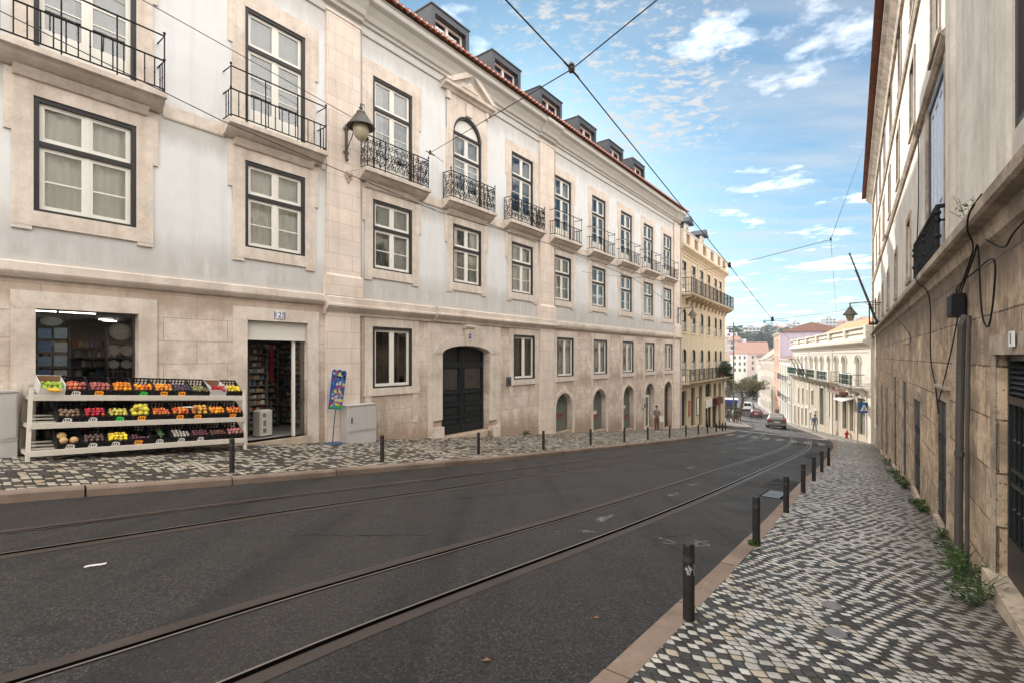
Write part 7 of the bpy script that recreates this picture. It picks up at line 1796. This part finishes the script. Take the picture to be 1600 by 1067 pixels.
crowd=[(25.0,58.6,20,(.42,.42,.40),(.10,.10,.12),0,'down','person in pale grey jacket at the left edge of the plaza group'),(25.5,58.2,160,(.08,.08,.09),(.05,.05,.06),0,'down','person in black jacket seen from behind in the plaza group'),(25.9,59.0,200,(.5,.49,.47),(.16,.16,.18),.12,'down','person in white jacket in the middle of the plaza group'),(26.2,57.7,180,(.05,.10,.07),(.07,.06,.05),0,'raise','person in dark green coat near the tram pole'),(26.9,60.0,40,(.45,.44,.40),(.20,.12,.08),0,'down','person in cream top right of the tram pole'),(26.9,58.3,190,(.13,.08,.05),(.12,.07,.045),.15,'down','person in brown coat at the right front of the plaza group'),(27.9,60.9,170,(.03,.03,.04),(.04,.04,.05),0,'down','person in black coat at the right edge of the plaza group'),(26.3,61.5,10,(.04,.05,.09),(.05,.05,.06),0,'down','person in navy jacket behind the plaza group')]
for i,(x,y,a,t,b,f_,arm,lb) in enumerate(crowd):
    person((x,y,G(x,y)+.005),R(a),lb,cl('coat cloth %d'%i,t),cl('trouser cloth %d'%i,b),hair1,shoe2,1.66+.03*(i%4),f_,arm,'people standing on the plaza',long_hair=i%3==0)
x,y=27.15,44.2; person((x,y,G(x,y)+.005),R(165),'person in blue denim jacket walking past the white building','x' and cl('denim jacket',(.13,.17,.22)),cl('pale blue jeans',(.26,.31,.37)),M('brown hair',(.06,.035,.02),.7,.3,20,60,.2),shoe1,1.6,.18,'down')
for k,(x,y,lb) in enumerate(((43.6,80.5,'dark clothed pedestrian on the far right pavement, nearer of two'),(45.2,84,'dark clothed pedestrian on the far right pavement, farther of two'))):
    person((x,y,G(x,y)+.005),R(170),lb,cl('dark cloth',(.05,.05,.06)),cl('dark trousers',(.04,.04,.05)),hair1,shoe2,1.7,.15,'down','pedestrians on the far right pavement')

# ------------------------------------------------------------------ sky, sun, camera
SUN_AZ=R(0.); SUN_EL=R(17.5)          # azimuth from +Y towards +X
w=bpy.data.worlds.new('World'); scn.world=w; w.use_nodes=True; t=w.node_tree; g=NG(t)
bg=t.nodes['Background']; outw=[n for n in t.nodes if n.type=='OUTPUT_WORLD'][0]
sky=g('ShaderNodeTexSky',sky_type='NISHITA',sun_disc=False,sun_elevation=SUN_EL,sun_rotation=SUN_AZ,altitude=50.,air_density=1.0,dust_density=.6,ozone_density=2.0)
SKYS=.066
dv=g('ShaderNodeTexCoord').outputs['Generated']; sp=g('ShaderNodeSeparateXYZ',ins={0:dv})
zc=math_(g,'MAXIMUM',sp.outputs[2],.04)
cv=g('ShaderNodeCombineXYZ',ins={0:math_(g,'DIVIDE',sp.outputs[0],zc),1:math_(g,'DIVIDE',sp.outputs[1],zc)}).outputs[0]
def nz(scale,det,rgh,rot,sc,loc=(0,0,0)):
    mp=g('ShaderNodeMapping',ins={'Vector':cv,'Rotation':(0,0,rot),'Scale':sc,'Location':loc}).outputs[0]
    return g('ShaderNodeTexNoise',ins={'Vector':mp,'Scale':scale,'Detail':det,'Roughness':rgh}).outputs['Fac']
puff=nz(15.,8.,.66,R(35),(1.,1.45,1)); band=nz(1.1,3.,.5,R(20),(1,1.3,1),(3.1,1.2,0))
def near(az,el,r0,r1):
    d=Vector((math.sin(R(az))*math.cos(R(el)),math.cos(R(az))*math.cos(R(el)),math.sin(R(el))))
    dt=g('ShaderNodeVectorMath',operation='DOT_PRODUCT',ins={0:dv,1:d}).outputs['Value']
    return ramp(g,dt,[(math.cos(R(r1)),0.),(math.cos(R(r0)),1.)])
gate=near(10,31,10,24)
cl1=math_(g,'ADD',math_(g,'ADD',puff,math_(g,'MULTIPLY',math_(g,'SUBTRACT',band,.5),.35)),math_(g,'MULTIPLY',math_(g,'SUBTRACT',gate,1.),.46))
m1=ramp(g,cl1,[(.48,0.),(.62,.9)])
wisp=nz(1.6,8.,.6,R(-15),(.7,2.,1),(7.3,2.2,0)); m2=math_(g,'MULTIPLY',ramp(g,wisp,[(.40,0.),(.75,.6)]),near(27,18,9,24))
lowh=math_(g,'MULTIPLY',ramp(g,sp.outputs[2],[(.02,1.),(.28,0.)]),.55)
over=ramp(g,math_(g,'ADD',nz(1.2,6.,.6,0,(1,1,1),(2,5,0)),math_(g,'MULTIPLY',ramp(g,math_(g,'SUBTRACT',math_(g,'MULTIPLY',sp.outputs[2],.6),math_(g,'MULTIPLY',sp.outputs[1],.75)),[(.0,0.),(.40,1.)]),.5)),[(.55,0.),(.8,1.)])  # bright unseen sky overhead and behind camera, added to fill the shaded street
mk=math_(g,'MAXIMUM',m1,m2)
b_sky=g('ShaderNodeMixRGB',blend_type='MULTIPLY',ins={0:1.,1:sky.outputs[0],2:(SKYS*.62,SKYS*.98,SKYS*1.12,1)}).outputs[0]
base=mix(g,lowh,b_sky,(.275,.35,.40))
base=mix(g,mk,base,(.43,.43,.425))
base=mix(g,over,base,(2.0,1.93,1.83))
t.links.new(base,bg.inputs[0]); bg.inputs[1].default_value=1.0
sl=bpy.data.lights.new('sun','SUN'); sl.energy=3.6; sl.angle=R(.55); sl.color=(1,.93,.82); so=bpy.data.objects.new('sun',sl); col.objects.link(so)
so.rotation_euler=(R(90)-SUN_EL,0,math.pi-SUN_AZ) ; so.location=(0,0,30)
dsun=Vector((math.sin(SUN_AZ)*math.cos(SUN_EL),math.cos(SUN_AZ)*math.cos(SUN_EL),math.sin(SUN_EL)))
so.rotation_euler=dsun.to_track_quat('Z','Y').to_euler()
cam=bpy.data.cameras.new('camera'); cam.sensor_width=36; cam.lens=770*36/1600.; cam.shift_y=23.5/1600; cam.clip_end=6000; cam.clip_start=.05
co=bpy.data.objects.new('camera',cam); col.objects.link(co); co.rotation_euler=(R(90),0,0); scn.camera=co
scn.view_settings.view_transform='Standard'; scn.view_settings.look='None'; scn.view_settings.gamma=1.; scn.view_settings.exposure=.9
scn.cycles.max_bounces=8; scn.cycles.diffuse_bounces=4; scn.cycles.glossy_bounces=3; scn.cycles.transparent_max_bounces=8
# filler houses on the far hill
rr=random.Random(77)
for k in range(60):
    y=rr.uniform(330,640); px=rr.uniform(1128,1375); x=(px-800)/770*y; w=rr.uniform(7,16); fl=rr.randint(2,4)
    z=hz(x,y)-1; o=block(x,y,z,w,9,fl,R(rr.uniform(-25,25)),rr.choice([m_hs,m_hs,m_hs2,m_hb,m_hs3]),'small hillside house among the blocks of the far hill',rr.choice([m_pkt,m_brt,None,m_otile]))
    o.name='hillside_house'; o['category']='house'; o['group']='small houses on the far hill'
